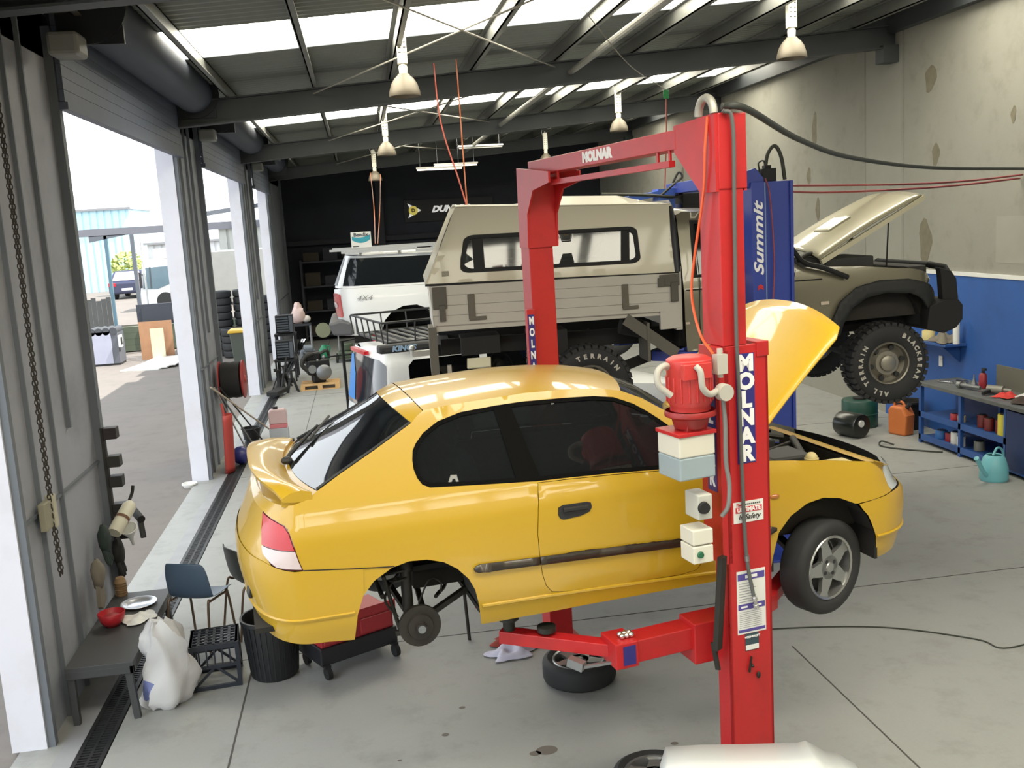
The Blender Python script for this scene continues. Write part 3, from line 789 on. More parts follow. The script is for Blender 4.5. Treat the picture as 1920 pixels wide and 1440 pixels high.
    for y in (-.36, .36):
        b = MB(); b.prism([(.42, .42), (.95, .40), (.98, .50), (.5, .53)], y - .25, y + .25, RX(90) @ T(0, 0, 0)) if 0 else b.box(.45, .97, y - .24, y + .24, .40, .53)
        st = b.build('seat', SEAT, t, bevel=.05)
        b = MB(); b.box(-.07, .07, -.23, .23, 0, .62, T(.44, y, .5) @ RY(-14)); b.box(-.05, .05, -.13, .13, .65, .82, T(.44, y, .5) @ RY(-14)); b.build('backrest', SEAT, st, bevel=.05)
    b = MB(); b.box(-.05, .36, -.48, .48, .56, .66); b.box(-.07, .07, -.55, .55, 0, .48, T(-.05, 0, .6) @ RY(-20)); b.build('rear_seat', SEAT, t, bevel=.05)
    b = MB(); Ms = T(1.36, -.36, .90) @ RY(-65); b.lathe([(.175, 0), (.185, .012), (.195, 0), (.185, -.012)], Ms, 32, True); b.bar(Ms @ V((-.18, 0, 0)), Ms @ V((.18, 0, 0)), .04, .02); b.ball((0, 0, 0), .06, .06, .03, M=Ms); b.build('steering_wheel', mat('wheel rim', '#3b3f45', .5), t, 60)
    # wheel arches, floor pan, axle gear
    WELL = mat('wheel arch liner', '#0e0d0c', .95, var=.4, scale=8)
    for nm, cx, pts in (('wheel_arch_liner', 0, arch_r), ('wheel_arch_liner', 2.5, arch_f)):
        b = MB()
        for sd in (-1, 1):
            lim = pts[1:-1] if cx == 0 else pts[2:-1]
            rows = [[(x, sd * .825, z + .004), (x, sd * .50, z + .004)] for x, z in lim]
            b.grid(rows if sd > 0 else [r[::-1] for r in rows])
            if cx == 0:
                top = [(x, z) for x, z in pts if z > .50]; b.add([(x, sd*.50, z) for x, z in top], [tuple(range(len(top)))])
            else: b.add([(x, sd*.50, z) for x, z in lim], [tuple(range(len(lim)))])
        if cx:
            for sd in (-1, 1): b.box(2.83, 2.85, min(sd*.81, sd*.3), max(sd*.81, sd*.3), .17, .5); b.box(2.10, 2.12, min(sd*.81, sd*.3), max(sd*.81, sd*.3), .2, .5)
        b.build(nm, WELL, t)
    UND = mat('under body', '#15130f', .9, var=.4)
    b = MB(); b.box(.3, 2.1, -.72, .72, .22, .25); b.box(-.42, .3, -.5, .5, .44, .47); b.box(-.92, -.42, -.7, .7, .30, .33); b.cyl((-.9, .45, .27), (-.35, .45, .27), .1); b.box(.0, .3, -.35, .35, .28, .46); b.box(2.1, 3.0, -.48, .48, .3, .34)
    b.build('floor_pan', UND, t)
    # drooped rear suspension (near side has no wheel)
    for sd in (-1, 1):
        y = sd * .70; b = MB()
        b.lathe([(0, .05), (.03, .05), (.035, .02), (.07, .018), (.075, 0), (.118, 0), (.12, -.012), (.118, -.03), (.05, -.035)], T(-.035, y, .19) @ (AX_N if sd < 0 else AX_F), 32)
        hub = b.build('brake_drum', mat('rusty brake', '#2a2622', .55, .4, var=.5, scale=12), t, 40)
        b = MB(); b.lathe([(0, .055), (.022, .055), (.026, .03)], T(-.035, y, .19) @ (AX_N if sd < 0 else AX_F), 16); b.build('hub_cap', STEEL, hub, 40)
        b = MB(); b.cyl((-.08, y*.86, .25), (-.075, y*.80, .47), .032); b.cyl((-.075, y*.8, .47), (-.072, y*.77, .56), .045); b.tube([(-.11 + .055*cos(k*.8), y*.79 + .055*sin(k*.8), .40 + .0065*k) for k in range(30)], .008, 5)
        b.build('strut', OILY, t, 50)
        b = MB(); b.bar((-.035, y*.82, .16), (.30, y*.72, .30), .035, .03); b.bar((-.04, y*.85, .15), (-.12, sd*.12, .26), .03, .03); b.bar((.02, y*.85, .17), (.04, sd*.12, .28), .03, .03); b.cyl((-.2, y*.8, .46), (-.13, y*.85, .12), .012); b.cyl((-.16, y*.85, .13), (-.03, y*.9, .14), .018)
        b.tube(bez([(-.02, y*.85, .28), (.06, y*.8, .40), (.13, y*.75, .36), (.12, y*.78, .30)]), .006, 5); b.tube(bez([(-.14, y*.85, .22), (-.2, y*.8, .33), (-.1, y*.7, .45)]), .008, 5)
        b.build('suspension_arm', OILY, t)
        if sd > 0: wheel(t, T(-.035, .71, .19) @ AX_F, .28, .18, .19, 'star')
    b = MB(); b.cyl((-.2, -.45, .30), (-.2, .45, .30), .014); b.tube(bez([(.1, -.5, .27), (.22, -.2, .24), (.22, .2, .24), (.1, .5, .27)]), .012, 6); b.build('anti_roll_bar', OILY, t)
    # front wheels
    wheel(t, T(2.505, -.72, .155) @ RZ(18) @ AX_N, .30, .19, .203, 'star')
    wheel(t, T(2.505, .72, .155) @ RZ(18) @ AX_F, .30, .19, .203, 'star')
    b = MB(); b.cyl((2.5, -.66, .16), (2.5, -.50, .20), .05); b.bar((2.5, -.6, .10), (2.45, -.2, .25), .06, .03); b.cyl((2.49, -.58, .2), (2.46, -.5, .6), .04); b.build('front_strut', OILY, t)
    return t
yellow_car()
# ================================================================== red two-post hoist
def red_hoist():
    t = thing('two_post_hoist', 'red two-post vehicle hoist lifting the yellow hatchback', 'hoist', (1.83, 4.9, 0), 11)
    REDL = mat('red hoist sunlit paint', '#d2322e', .4, var=.08, scale=3)
    b = MB(); b.box(0, .272, 0, .02, 0, 2.69); b.box(0, .02, 0, .135, 0, 2.69); b.box(.252, .272, 0, .2, 0, 2.69); b.box(-.06, .33, -.06, .3, 0, .02)
    post = b.build('post', RED, t, bevel=.004)
    b = MB(); b.box(0, .145, 0, .2, 2.69, 3.87); b.box(.0, .165, -.006, .21, 3.5, 3.88); b.build('post_extension', RED, t, bevel=.006)
    b = MB(); b.box(-.03, -.004, .02, .20, 1.5, 2.69); b.box(-.03, .03, .0, .02, 1.5, 2.67); b.box(.2, .276, -.006, .2, 2.62, 2.70); b.build('carriage_cover', RED, post, bevel=.003)
    b = MB(); b.prism([(.0, 3.88), (.42, 3.86), (.42, 3.72), (.15, 3.49), (0, 3.49)], -.018, 0, Matrix(((0, 0, 1, 0), (1, 0, 0, 0), (0, 1, 0, 0), (0, 0, 0, 1))))
    b.prism([(.0, 3.88), (.42, 3.86), (.42, 3.72), (.15, 3.49), (0, 3.49)], .15, .165, Matrix(((0, 0, 1, 0), (1, 0, 0, 0), (0, 1, 0, 0), (0, 0, 0, 1))))
    b.build('gusset', RED, t)
    b = MB(); b.box(-.02, .11, .40, 2.66, 3.735, 3.84); bm = b.build('overhead_beam', RED, t, bevel=.004)
    b = MB(); b.box(-.03, .01, .46, 2.2, 3.645, 3.68); b.bar((-.01, .48, 3.67), (-.01, .48, 3.74), .012, .02); b.bar((-.01, .62, 3.67), (-.01, .62, 3.74), .012, .02); b.bar((-.01, 2.1, 3.67), (-.01, 2.1, 3.74), .012, .02); b.build('height_stop_bar', RED, bm)
    text('MOLNAR', .085, LETW, bm, basis((0, -1, 0), (0, 0, 1), (-.021, 1.42, 3.787)), bold=.006, wide=1.25)
    b = MB(); b.tube([(-.01 + 0, .09 + .075*cos(a), 3.88 + .085*sin(a)) for a in [radians(k*15) for k in range(13)]], .022, 8); b.build('lifting_eye', mat('galvanised eye', '#a8a59b', .5, .5), t, 60)
    # far post
    b = MB(); b.box(-.07, .125, 2.60, 2.78, 0, 3.75); b.box(-.1, .2, 2.55, 2.9, 0, .025); fp = b.build('post', RED, t, bevel=.005)
    b = MB(); b.prism([(2.10, 3.735), (2.74, 3.80), (2.76, 3.2), (2.58, 3.2), (2.56, 3.45), (2.42, 3.62), (2.10, 3.66)], -.085, -.07, Matrix(((0, 0, 1, 0), (1, 0, 0, 0), (0, 1, 0, 0), (0, 0, 0, 1))))
    b.prism([(2.10, 3.735), (2.74, 3.80), (2.76, 3.2), (2.58, 3.2), (2.56, 3.45), (2.42, 3.62), (2.10, 3.66)], .15, .165, Matrix(((0, 0, 1, 0), (1, 0, 0, 0), (0, 1, 0, 0), (0, 0, 0, 1)))); b.box(-.08, .16, 2.58, 2.62, 3.2, 3.72); b.build('gusset', RED, fp)
    b = MB(); b.box(-.135, -.07, 2.55, 2.60, 1.2, 2.74); b.build('carriage_cover', RED, fp, bevel=.003)
    b = MB(); b.box(-.13, -.08, 2.546, 2.55, 2.1, 2.70); d = b.build('decal', LETB, fp)
    for k, ch in enumerate('MOLNAR'): text(ch, .082, LETW, d, FRONT((-.105, 2.545, 2.65 - .088*k)), bold=.003, wide=.62)
    b = MB(); b.box(-.13, .18, 2.42, 2.6, .75, 1.5); b.box(-.5, .6, 2.28, 2.42, .82, .95); b.bar((-.4, 2.35, .88), (-.95, 1.55, .92), .09, .1); b.bar((.4, 2.35, .88), (.75, 1.75, .92), .09, .1); b.build('swing_arm', RED, fp, bevel=.004)
    # decals on the near post
    b = MB(); b.box(.072, .185, -.003, -.0005, 2.05, 2.645); d = b.build('decal', LETB, post)
    for k, ch in enumerate('MOLNAR'): text(ch, .118, LETW, d, FRONT((.131, -.004, 2.59 - .098*k)), bold=.006, wide=1.05)
    b = MB(); b.box(.02, .12, -.0335, -.031, 1.9, 2.62, RZ(90) @ T(0, 0, 0)); 
    b = MB(); b.box(-.0335, -.0305, .04, .13, 1.9, 2.60); d = b.build('decal', LETB, post)
    for k, ch in enumerate('MOLNAR'): text(ch, .11, LETW, d, basis((0, -1, 0), (0, 0, 1), (-.0345, .085, 2.54 - .115*k)), bold=.004, wide=.8)
    b = MB(); b.box(.038, .224, -.003, -.0005, 1.722, 1.84); d = b.build('safety_label', WPL, post)
    text('The', .022, LETR, d, FRONT((.068, -.004, 1.823)), shear=.3)
    b = MB()
    for k in range(9): b.box(.10 + .012*k, .108 + .012*k, -.0042, -.003, 1.819, 1.827)
    b.build('small_print', LETK, d)
    b = MB(); b.box(.05, .214, -.0042, -.003, 1.778, 1.810); b.build('red_band', LETR, d)
    text('ULTIMATE', .032, LETW, d, FRONT((.132, -.005, 1.794)), bold=.001, wide=1.0)
    text('In Safety', .042, LETK, d, FRONT((.132, -.004, 1.752)), shear=.4, wide=.95)
    b = MB(); b.box(.047, .228, -.003, -.0005, 1.085, 1.448); d = b.build('instruction_label', WPL, post)
    b = MB(); b.box(.053, .222, -.0042, -.003, 1.395, 1.432); b.box(.053, .222, -.0042, -.003, 1.225, 1.258); b.box(.053, .222, -.0042, -.003, 1.095, 1.112); b.build('blue_band', mat('violet band', '#4a3f8c', .5), d)
    b = MB()
    for k in range(9): b.box(.06, .06 + .075 + .05*((k*7) % 3)/3, -.004, -.003, 1.375 - .015*k, 1.379 - .015*k); b.box(.06, .2, -.004, -.003, 1.21 - .011*k, 1.213 - .011*k)
    b.build('printed_lines', mat('grey print', '#8d8d92', .6), d)
    b = MB(); b.box(.10, .175, -.0052, -.004, 1.405, 1.422); b.box(.07, .11, -.0052, -.004, 1.236, 1.246); b.box(.16, .2, -.0052, -.004, 1.236, 1.246); b.build('white_print', LETW, d)
    b = MB(); b.box(.093, .18, -.003, -.0005, .983, 1.082); d = b.build('hoist_plate', mat('plate dark', '#2b4048', .5), post)
    b = MB(); b.box(.095, .178, -.0042, -.003, .987, 1.015); b.build('white_strip', WPL, d); text('MOLNARLIFT', .016, LETW, d, FRONT((.137, -.005, 1.062)))
    b = MB(); b.cyl((.13, -.001, .90), (.13, -.018, .89), .007); b.bar((.125, -.012, .95), (.108, -.012, .86), .014, .006); b.ball((.17, -.008, .83), .012, .01, .02); b.build('catch', OILY, post)
    # hydraulic power unit
    mx, my = -.205, .0
    b = MB(); b.lathe([(0, 2.665), (.09, 2.665), (.118, 2.65), (.122, 2.60), (.118, 2.59), (.118, 2.43), (.105, 2.41), (.105, 2.385)], T(mx, my, 0), 32)
    for k in range(18): b.cbox((mx + .119*cos(k*.349), my + .119*sin(k*.349), 2.5), (.01, .01, .13))
    b.box(mx - .1, mx + .06, my - .128, my - .09, 2.56, 2.64)
    mo = b.build('motor', mat('red motor paint', '#c93230', .4, var=.12, dirt='#6a1b15', damt=.3), t, 40, bevel=.003)
    b = MB(); b.lathe([(.13, 2.385), (.135, 2.375), (.135, 2.355), (.10, 2.345), (.085, 2.29), (.06, 2.285)], T(mx, my, 0), 28); b.box(mx - .06, mx + .05, my - .07, my + .07, 2.25, 2.33); b.build('pump_block', mat('red pump', '#8f1714', .45, var=.3, scale=8), t, 40, bevel=.004)
    b = MB(); b.box(-.115, .115, -.115, .115, 2.262, 2.282, T(-.225, .02, 0) @ RZ(3)); b.build('tank_lid', RED, t, bevel=.003)
    b = MB(); b.box(-.108, .108, -.108, .108, 2.15, 2.262, T(-.225, .02, 0) @ RZ(3)); b.build('oil_tank', mat('white tank', '#d3cfc0', .5, var=.06), t, bevel=.008)
    b = MB(); b.box(-.108, .108, -.108, .108, 2.03, 2.15, T(-.225, .02, 0) @ RZ(3)); b.build('oil_level', mat('tank oil tint', '#8f9fa6', .45, var=.06), t, bevel=.008)  # oil level: lower part of the tank in a bluer grey
    PIPE = mat('grey conduit', '#b3afa4', .55, var=.08)
    b = MB(); b.tube(bez([(-.30, .02, 2.60), (-.345, -.01, 2.63), (-.40, -.03, 2.61), (-.405, -.04, 2.54), (-.345, -.06, 2.48)]), .017, 8)
    b.tube(bez([(-.24, -.13, 2.63), (-.225, -.15, 2.60), (-.215, -.15, 2.52), (-.17, -.14, 2.48), (-.11, -.11, 2.485)]), .017, 8)
    b.cyl((-.075, -.09, 2.55), (-.075, -.09, 2.70), .015); b.lathe([(0, .02), (.042, .02), (.045, .01), (.045, -.03)], T(-.07, -.12, 2.475) @ RX(90), 24); b.cbox((-.075, -.09, 2.62), (.06, .05, .1)); b.build('conduit', PIPE, t, 50)
    b = MB(); b.tube(bez([(-.07, -.10, 2.44), (-.06, -.10, 2.30), (-.055, -.09, 2.1), (-.035, -.085, 1.98), (-.045, -.085, 1.86), (-.07, -.06, 1.80)]), .012, 8); b.build('flexible_conduit', mat('flexible conduit', '#7f817f', .5, .3), t, 60)
    b = MB(); b.box(-.215, -.13, -.07, .07, 1.80, 1.935); sw = b.build('isolator_switch', mat('grey switch box', '#b9b9b0', .5), t, bevel=.006)
    b = MB(); b.lathe([(0, .02), (.03, .02), (.034, 0)], T(-.185, -.07, 1.868) @ RX(90), 20); b.build('knob', BLK, sw, 50)
    b = MB(); b.box(-.245, -.125, -.06, .08, 1.56, 1.655); b.box(-.245, -.125, -.06, .08, 1.662, 1.745); sw = b.build('control_box', mat('cream control box', '#d8d5c6', .5, var=.05), t, bevel=.006)
    b = MB(); b.lathe([(0, .012), (.016, .012), (.02, 0)], T(-.205, -.06, 1.61) @ RX(90), 16); b.build('push_button', mat('green button', '#1c5a3c', .4), sw, 50)
    b = MB(); b.bar((-.05, -.02, 1.56), (-.07, .02, 1.02), .05, .03); b.bar((-.08, .05, 1.05), (-.07, .02, .9), .012, .03); b.build('release_lever', OILY, t)
    # carriage and swing arms under the car
    b = MB(); b.box(-.13, .32, .16, .34, .88, 1.12); cr = b.build('carriage', RED, t, bevel=.006)
    b = MB(); b.bar((.0, .26, 1.03), (-.55, .30, 1.00), .15, .13); b.box(-.60, -.46, .20, .40, .93, 1.08); ar = b.build('swing_arm', RED, t, bevel=.006)
    b = MB(); b.bar((-.52, .30, 1.0), (-1.08, .74, 1.03), .09, .075); b.build('arm_extension', RED, ar, bevel=.004)
    b = MB(); b.lathe([(0, .06), (.06, .06), (.062, .04), (.035, .03), (.035, -.05), (0, -.05)], T(-1.04, .71, 1.09), 20); b.lathe([(0, .03), (.055, .03), (.055, 0)], T(-.86, .57, 1.075), 20); b.build('lift_pad', OILY, ar, 50)
    b = MB(); b.box(-.555, -.48, .196, .199, .95, 1.06); b.build('warning_label', LETB, ar)
    b = MB()
    for k in range(6): b.ball((-.53 + .028*(k % 3), .26 + .03*(k//3), 1.095), .017, n=12, m=8)
    b.build('locking_pin', mat('chrome', '#d8d8d8', .15, 1), ar, 180)
    b = MB(); b.bar((-.5, .24, .96), (-.74, .33, .93), .02, .015); b.bar((-.74, .33, .93), (-.80, .40, .95), .05, .05); b.build('arm_lock', STEEL, ar)
    b = MB(); b.bar((.2, .28, 1.02), (.62, .55, 1.0), .12, .11); b.bar((.6, .54, 1.0), (.95, .8, 1.03), .09, .075); b.build('swing_arm', RED, t, bevel=.006)
    # wiring on the post
    b = MB(); b.tube(bez([(-.02, .06, 3.87), (-.035, .07, 3.7), (-.03, .10, 3.5), (-.045, .19, 3.15), (-.05, .22, 2.95), (-.04, .16, 2.75), (-.07, -.02, 2.66)], 40), .008, 6); b.build('orange_cable', mat('orange cable', '#d8562c', .5), t, 60)
    hose = MB(); hose.tube(bez([(.02, -.02, 3.89), (.07, -.03, 3.83), (.075, -.02, 3.4), (.07, -.02, 2.8), (.078, -.02, 2.4), (.086, -.02, 1.96), (.10, -.02, 1.55), (.135, -.03, 1.30)], 60), .011, 8)
    o = hose.build('air_hose', mat('grey rubber hose', '#4f5250', .6), None, 60); tag(o, 'grey air hose hanging down the front of the red hoist post', 'air hose')
    o.location = (1.83, 4.9, 0); o.rotation_euler = (0, 0, radians(11))
    b = MB(); b.cyl((.135, -.03, 1.31), (.148, -.03, 1.245), .013, .011); b.cyl((.136, -.03, 1.30), (.139, -.03, 1.285), .017); b.cyl((.146, -.03, 1.255), (.15, -.03, 1.235), .016); b.build('coupling', mat('chrome', '#d8d8d8', .15, 1), o, 50)
    b = MB(); b.cyl((.101, -.02, 1.54), (.104, -.02, 1.51), .014); b.build('crimp', STEEL, o, 50)
red_hoist()

# overhead hoses from the red hoist to the concrete wall
b = MB(); b.tube(bez([(1.87, 4.94, 3.915), (2.02, 4.98, 3.90), (2.78, 6.0, 3.80), (3.92, 7.5, 3.74), (5.83, 9.5, 3.69), (8.14, 11.3, 3.67)], 50), .019, 8)
tag(b.build('power_cable', mat('black cable', '#2c2f2b', .6), None, 60), 'thick black cable slung from the red hoist top to the concrete wall', 'cable')
b = MB()
for k, (dy, dz) in enumerate(((0, 0), (.05, -.05))):
    b = MB(); b.tube(bez([(4.1, 9.45 + dy, 3.60 + dz), (5.0, 10.0 + dy, 3.58 + dz*1.4), (6.2, 10.4 + dy, 3.55 + dz), (7.2, 10.9 + dy, 3.56 + dz*.8), (8.18, 11.38 + dy, 3.60 + dz*.8)], 40), .012, 6)
    o = b.build('red_air_hose', mat('red air hose', '#8e3a3f', .6), None, 60); tag(o, ('upper', 'lower')[k] + ' of two red air hoses strung from the blue hoist post to the concrete wall', 'air hose', 'red overhead air hoses')
# ================================================================== pewter ute with canopy on the blue hoist
XZ = Matrix(((1, 0, 0, 0), (0, 0, 1, 0), (0, 1, 0, 0), (0, 0, 0, 1)))     # prism drawn in (s, z), extruded along y
def ute():
    yaw = -3; Zb = 1.2
    t = thing('canopy_ute', 'pewter four-wheel-drive ute with a canopy on its tray, raised on the blue hoist', 'ute', (.93, 9.5, Zb), yaw)
    W = 1.86; z = lambda v: v - Zb
    S = lambda pts: [(x, v - Zb) for x, v in pts]
    ALT = mat('aluminium tray', '#b7b3a8', .5, .1, var=.08, scale=2)
    # tray with ribbed dropsides
    for yy in (0, W - .03):
        b = MB()
        for k in range(4):
            f0, f1 = k/4, (k+1)/4
            q = lambda f: [(-.385 + .03*(1-f), lerp(2.46, 2.845, f)), (2.21, lerp(2.40, 2.79, f))]
            (a0, a1), (c0, c1) = q(f0 + .006), q(f1 - .006)
            b.prism(S([a0, a1, c1, c0]), yy - .012 if yy == 0 else yy, yy + .02 if yy == 0 else yy + .035, XZ)
        b.prism(S([(-.36, 2.46), (2.21, 2.40), (2.21, 2.79), (-.385, 2.84)]), yy, yy + .02, XZ)
        sd = b.build('dropside', ALT, t)
        if yy == 0:
            b = MB()
            for x, zz in ((.02, 2.50), (1.62, 2.475)): b = MB(); b.box(x - .035, x + .035, -.03, -.01, z(zz), z(zz) + .24); b.box(x - .03, x + .14, -.035, -.01, z(zz) - .015, z(zz) + .02); b.build('hinge', mat('dull hinge', '#5c574c', .6, .3), sd, bevel=.004)
            b = MB(); b.box(-.36, -.22, -.035, -.01, z(2.62), z(2.83)); b.box(-.30, -.24, -.05, -.01, z(2.50), z(2.66)); b.build('latch', mat('dull latch', '#4e4a42', .6, .3), sd, bevel=.006); b = MB(); b.box(2.0, 2.22, -.035, -.01, z(2.66), z(2.78)); b.box(2.12, 2.2, -.05, -.01, z(2.50), z(2.7)); b.box(1.98, 2.06, -.04, -.01, z(2.66), z(2.75))
            b.build('latch', mat('dull latch', '#4e4a42', .6, .3), sd, bevel=.006)
    b = MB(); b.prism(S([(-.36, 2.40), (2.24, 2.36), (2.24, 2.44), (-.36, 2.48)]), .02, W - .02, XZ); b.box(-.37, -.34, 0, W, z(2.40), z(2.84)); b.box(2.18, 2.25, .0, W, z(2.2), z(2.85)); b.box(2.0, 2.23, -.01, .05, z(2.22), z(2.42)); b.build('tray', ALT, t, bevel=.004)
    # canopy: side sloped in, raked rear, crowned roof
    ins = .17
    lo = [(-.41, 2.86), (2.22, 2.795)]; hi = [(-.06, 3.57), (2.20, 3.48)]
    win = [(x, v) for x, v in rrect(0, 1, 0, 1, .12, 4)]
    wq = [(-.075, 2.945), (1.815, 2.915), (1.80, 3.285), (-.005, 3.30)]
    def wmap(u, v): 
        a = (lerp(wq[0][0], wq[1][0], u), lerp(wq[0][1], wq[1][1], u)); c = (lerp(wq[3][0], wq[2][0], u), lerp(wq[3][1], wq[2][1], u))
        return (lerp(a[0], c[0], v), lerp(a[1], c[1], v))
    wr = [wmap(lerp(0, 1, x), y) for x, y in [(min(1, max(0, x)), y) for x, y in [(px_*1., py_) for px_, py_ in rrect(0, 1, 0, 1, .16, 5)]]]
    wr = [wmap((x if .16 < x < .84 else (x*.35 if x <= .16 else 1 - (1-x)*.35)), y) for x, y in rrect(0, 1, 0, 1, .16, 5)]
    def yin(v): return max(0, (v - 2.80) / .76) * ins
    for sdn, sg in ((0, 1), (1, -1)):
        b = MB(); out = lo + [(2.205, 3.43), hi[1], (1.0, 3.52), hi[0], (-.09, 3.53)]
        vs, fs = panel2d(out, [wr], .06)
        b.add([(x, (yin(v) if sg > 0 else W - yin(v)), v - Zb) for x, v in vs], fs if sg > 0 else [f[::-1] for f in fs])
        cs = b.build('canopy_side', CAN, t, None, solid=.02)
        b = MB(); cx = sum(p[0] for p in wr)/len(wr); cy = sum(p[1] for p in wr)/len(wr)
        inn = [(x + (.045 if x < cx else -.045) * (1 if abs(x-cx) > .85 else .0), v + (.035 if v < cy else -.035)) for x, v in wr]
        vs, fs = panel2d(wr, [inn], .1); b.add([(x, (yin(v) - .012 if sg > 0 else W - yin(v) + .012), v - Zb) for x, v in vs], fs if sg > 0 else [f[::-1] for f in fs])
        b.build('window_seal', BLK, cs, solid=.02)
        b = MB(); vs, fs = panel2d(wr, [], .1); b.add([(x, (yin(v) - .004 if sg > 0 else W - yin(v) + .004), v - Zb) for x, v in vs], fs if sg > 0 else [f[::-1] for f in fs]); b.build('canopy_window', mat('canopy glass', '#06070700', .03, var=.02, spec=.8) if 0 else glass('canopy glass', '#8d9290', .7, .03, 1.7), cs, 60)
    b = MB(); rows = []
    for i in range(19):
        f = i/18; x0 = lerp(-.06, 2.2, f); zz = lerp(3.57, 3.48, f); hump = .075 * max(0, min(1, (f - .30) * 6)) * max(0, min(1, (.95 - f) * 6))
        rows.append([(x0, lerp(ins, W - ins, k/16), zz - Zb + .03*(1 - abs(-1 + k/8)**2.5) + hump*(1 if 4 <= k <= 12 else 0)) for k in range(17)])
    b.grid([r[::-1] for r in rows]); b.build('canopy_roof', CAN, t, 60, solid=.02)
    b = MB(); b.add([(-.41, 0, z(2.86)), (-.41, W, z(2.86)), (-.06, W - ins, z(3.57)), (-.06, ins, z(3.57))], [(0, 3, 2, 1)]); b.add([(2.21, 0, z(2.80)), (2.21, W, z(2.80)), (2.2, W - ins, z(3.48)), (2.2, ins, z(3.48))], [(0, 1, 2, 3)]); b.build('canopy_end', CAN, t, solid=.02)
    b = MB(); b.tube([(2.21, -.005, z(2.8)), (2.205, .06, z(3.15)), (2.2, ins - .01, z(3.45)), (2.2, ins + .1, z(3.5)), (2.2, W - ins, z(3.5))], .035, 6); b.tube([(-.42, 0, z(2.855)), (2.22, -.004, z(2.79))], .012, 5); b.build('canopy_seal', DARK, t, 60)
    b = MB()
    for u0_, u1_, u2_, u3_ in ((.075, .135, .105, .045), (.885, .935, .955, .905)):
        q = [wmap(u0_, .05), wmap(u1_, .05), wmap(u2_, .95), wmap(u3_, .95)]; b.add([(x, yin(v) - .010, v - Zb) for x, v in q], [(0, 1, 2, 3)])
    b.build('slider_bar', BLK, t)
    b = MB(); b.cyl((.62, .08, z(2.93)), (.98, .14, z(3.22)), .012); b.cyl((1.28, .08, z(3.0)), (1.5, .14, z(3.28)), .012); b.build('gas_strut', BLK, t)
    b = MB(); b.box(-.25, -.18, .006, .03, z(2.93), z(2.975)); o = b.build('maker_plate', mat('plate outline', '#8a8474', .5), t)
    # cab: door side, pillars, roof
    sh = Shell(.93, [(z(1.9), .02), (z(2.2), .0), (z(2.5), .0), (z(2.66), .02), (z(2.72), .04), (z(3.30), .19), (z(3.4), .25)], 2.3, [(0, 2.2)], 4.9, [(z(1.9), 5.5), (z(2.5), 5.52), (z(2.6), 5.45)], 3, .8)
    b0 = V((0, W/2, 0))
    def sk(mb, outer, holes=(), off=0., h=.08):
        m2 = MB()
        for sd in (-1, 1): skin(m2, sh, S(outer), [S(q) for q in holes], sd, h, off)
        mb.add([(x, y + W/2, zz) for x, y, zz in m2.v], m2.f); return mb
    arch = [(5.33, 2.0), (5.30, 2.2), (5.18, 2.35), (5.0, 2.44), (4.65, 2.47), (4.35, 2.42), (4.18, 2.3), (4.08, 2.1), (4.06, 1.97)]
    sidew = [(2.40, 2.72), (3.42, 2.72), (3.30, 2.95), (3.10, 3.27), (2.42, 3.31)]
    out = [(2.30, 1.96), (2.28, 2.3), (2.28, 3.36), (2.35, 3.40), (3.02, 3.35), (3.2, 3.24), (3.42, 3.0), (3.58, 2.80), (3.66, 2.74), (4.4, 2.70), (5.0, 2.64), (5.3, 2.57), (5.42, 2.50), (5.46, 2.35), (5.46, 2.05)] + arch
    b = MB(); sk(b, out, [sidew]); b.build('cab_body', SIL, t, 50)
    b = MB()
    m2 = MB(); e = refine(S([(2.28, 3.37), (2.35, 3.40), (2.7, 3.385), (3.02, 3.35)]), .1); crown(m2, sh, e, 0., .05); b.add([(x, y + W/2, zz) for x, y, zz in m2.v], m2.f)
    b.build('cab_roof', SIL, t, 60)
    b = MB(); m2 = MB(); e = refine(S([(3.02, 3.35), (3.2, 3.24), (3.42, 3.0), (3.58, 2.80)]), .08); crown(m2, sh, e, .12, .02); b.add([(x, y + W/2, zz) for x, y, zz in m2.v], m2.f); b.build('windscreen', TINT, t, 60)
    b = MB(); sk(b, sidew, (), -.012); b.build('door_window', TINT, t, 60)
    b = MB(); sk(b, sidew, [[(2.44, 2.75), (3.36, 2.75), (3.25, 2.95), (3.07, 3.24), (2.46, 3.27)]], .004); b.build('window_seal', BLK, t)
    b = MB(); b.box(2.26, 2.30, .2, W - .2, z(2.0), z(3.3)); b.box(2.3, 3.5, .15, W - .15, z(2.0), z(2.6)); b.build('cab_interior', mat('dark ute interior', '#151412', .9), t)
    b = MB(); b.tube([(2.30, .0, z(2.60)), (3.4, .0, z(2.605)), (3.9, .0, z(2.6))], .006, 5); b.tube([(2.46, -.004, z(1.98)), (2.44, -.008, z(2.35)), (2.46, -.004, z(2.66)), (2.46, .18, z(3.3))], .005, 5); b.tube([(3.56, -.004, z(2.0)), (3.5, -.008, z(2.4)), (3.58, .0, z(2.72))], .005, 5); b.build('door_seam', BLK, t)
    b = MB(); b.box(2.29, 2.33, -.012, .03, z(2.25), z(2.27)); b.cbox((3.93, .0, z(2.34)), (.1, .03, .035)); b.build('indicator', mat('pale repeater', '#c9b9a6', .3), t)
    b = MB(); b.box(3.0, 3.2, -.14, -.02, z(2.74), z(2.95)); b.bar((3.15, -.03, z(2.78)), (3.3, .04, z(2.74)), .03, .03); b.build('door_mirror', BLK, t, bevel=.03)
    b = MB(); b.tube(bez([(4.2, -.04, z(2.60)), (3.9, -.06, z(2.72)), (3.66, -.03, z(2.80)), (3.5, .03, z(3.0)), (3.1, .16, z(3.38)), (3.02, .17, z(3.45))]), .028, 8); b.build('snorkel', BLK, t, 60)
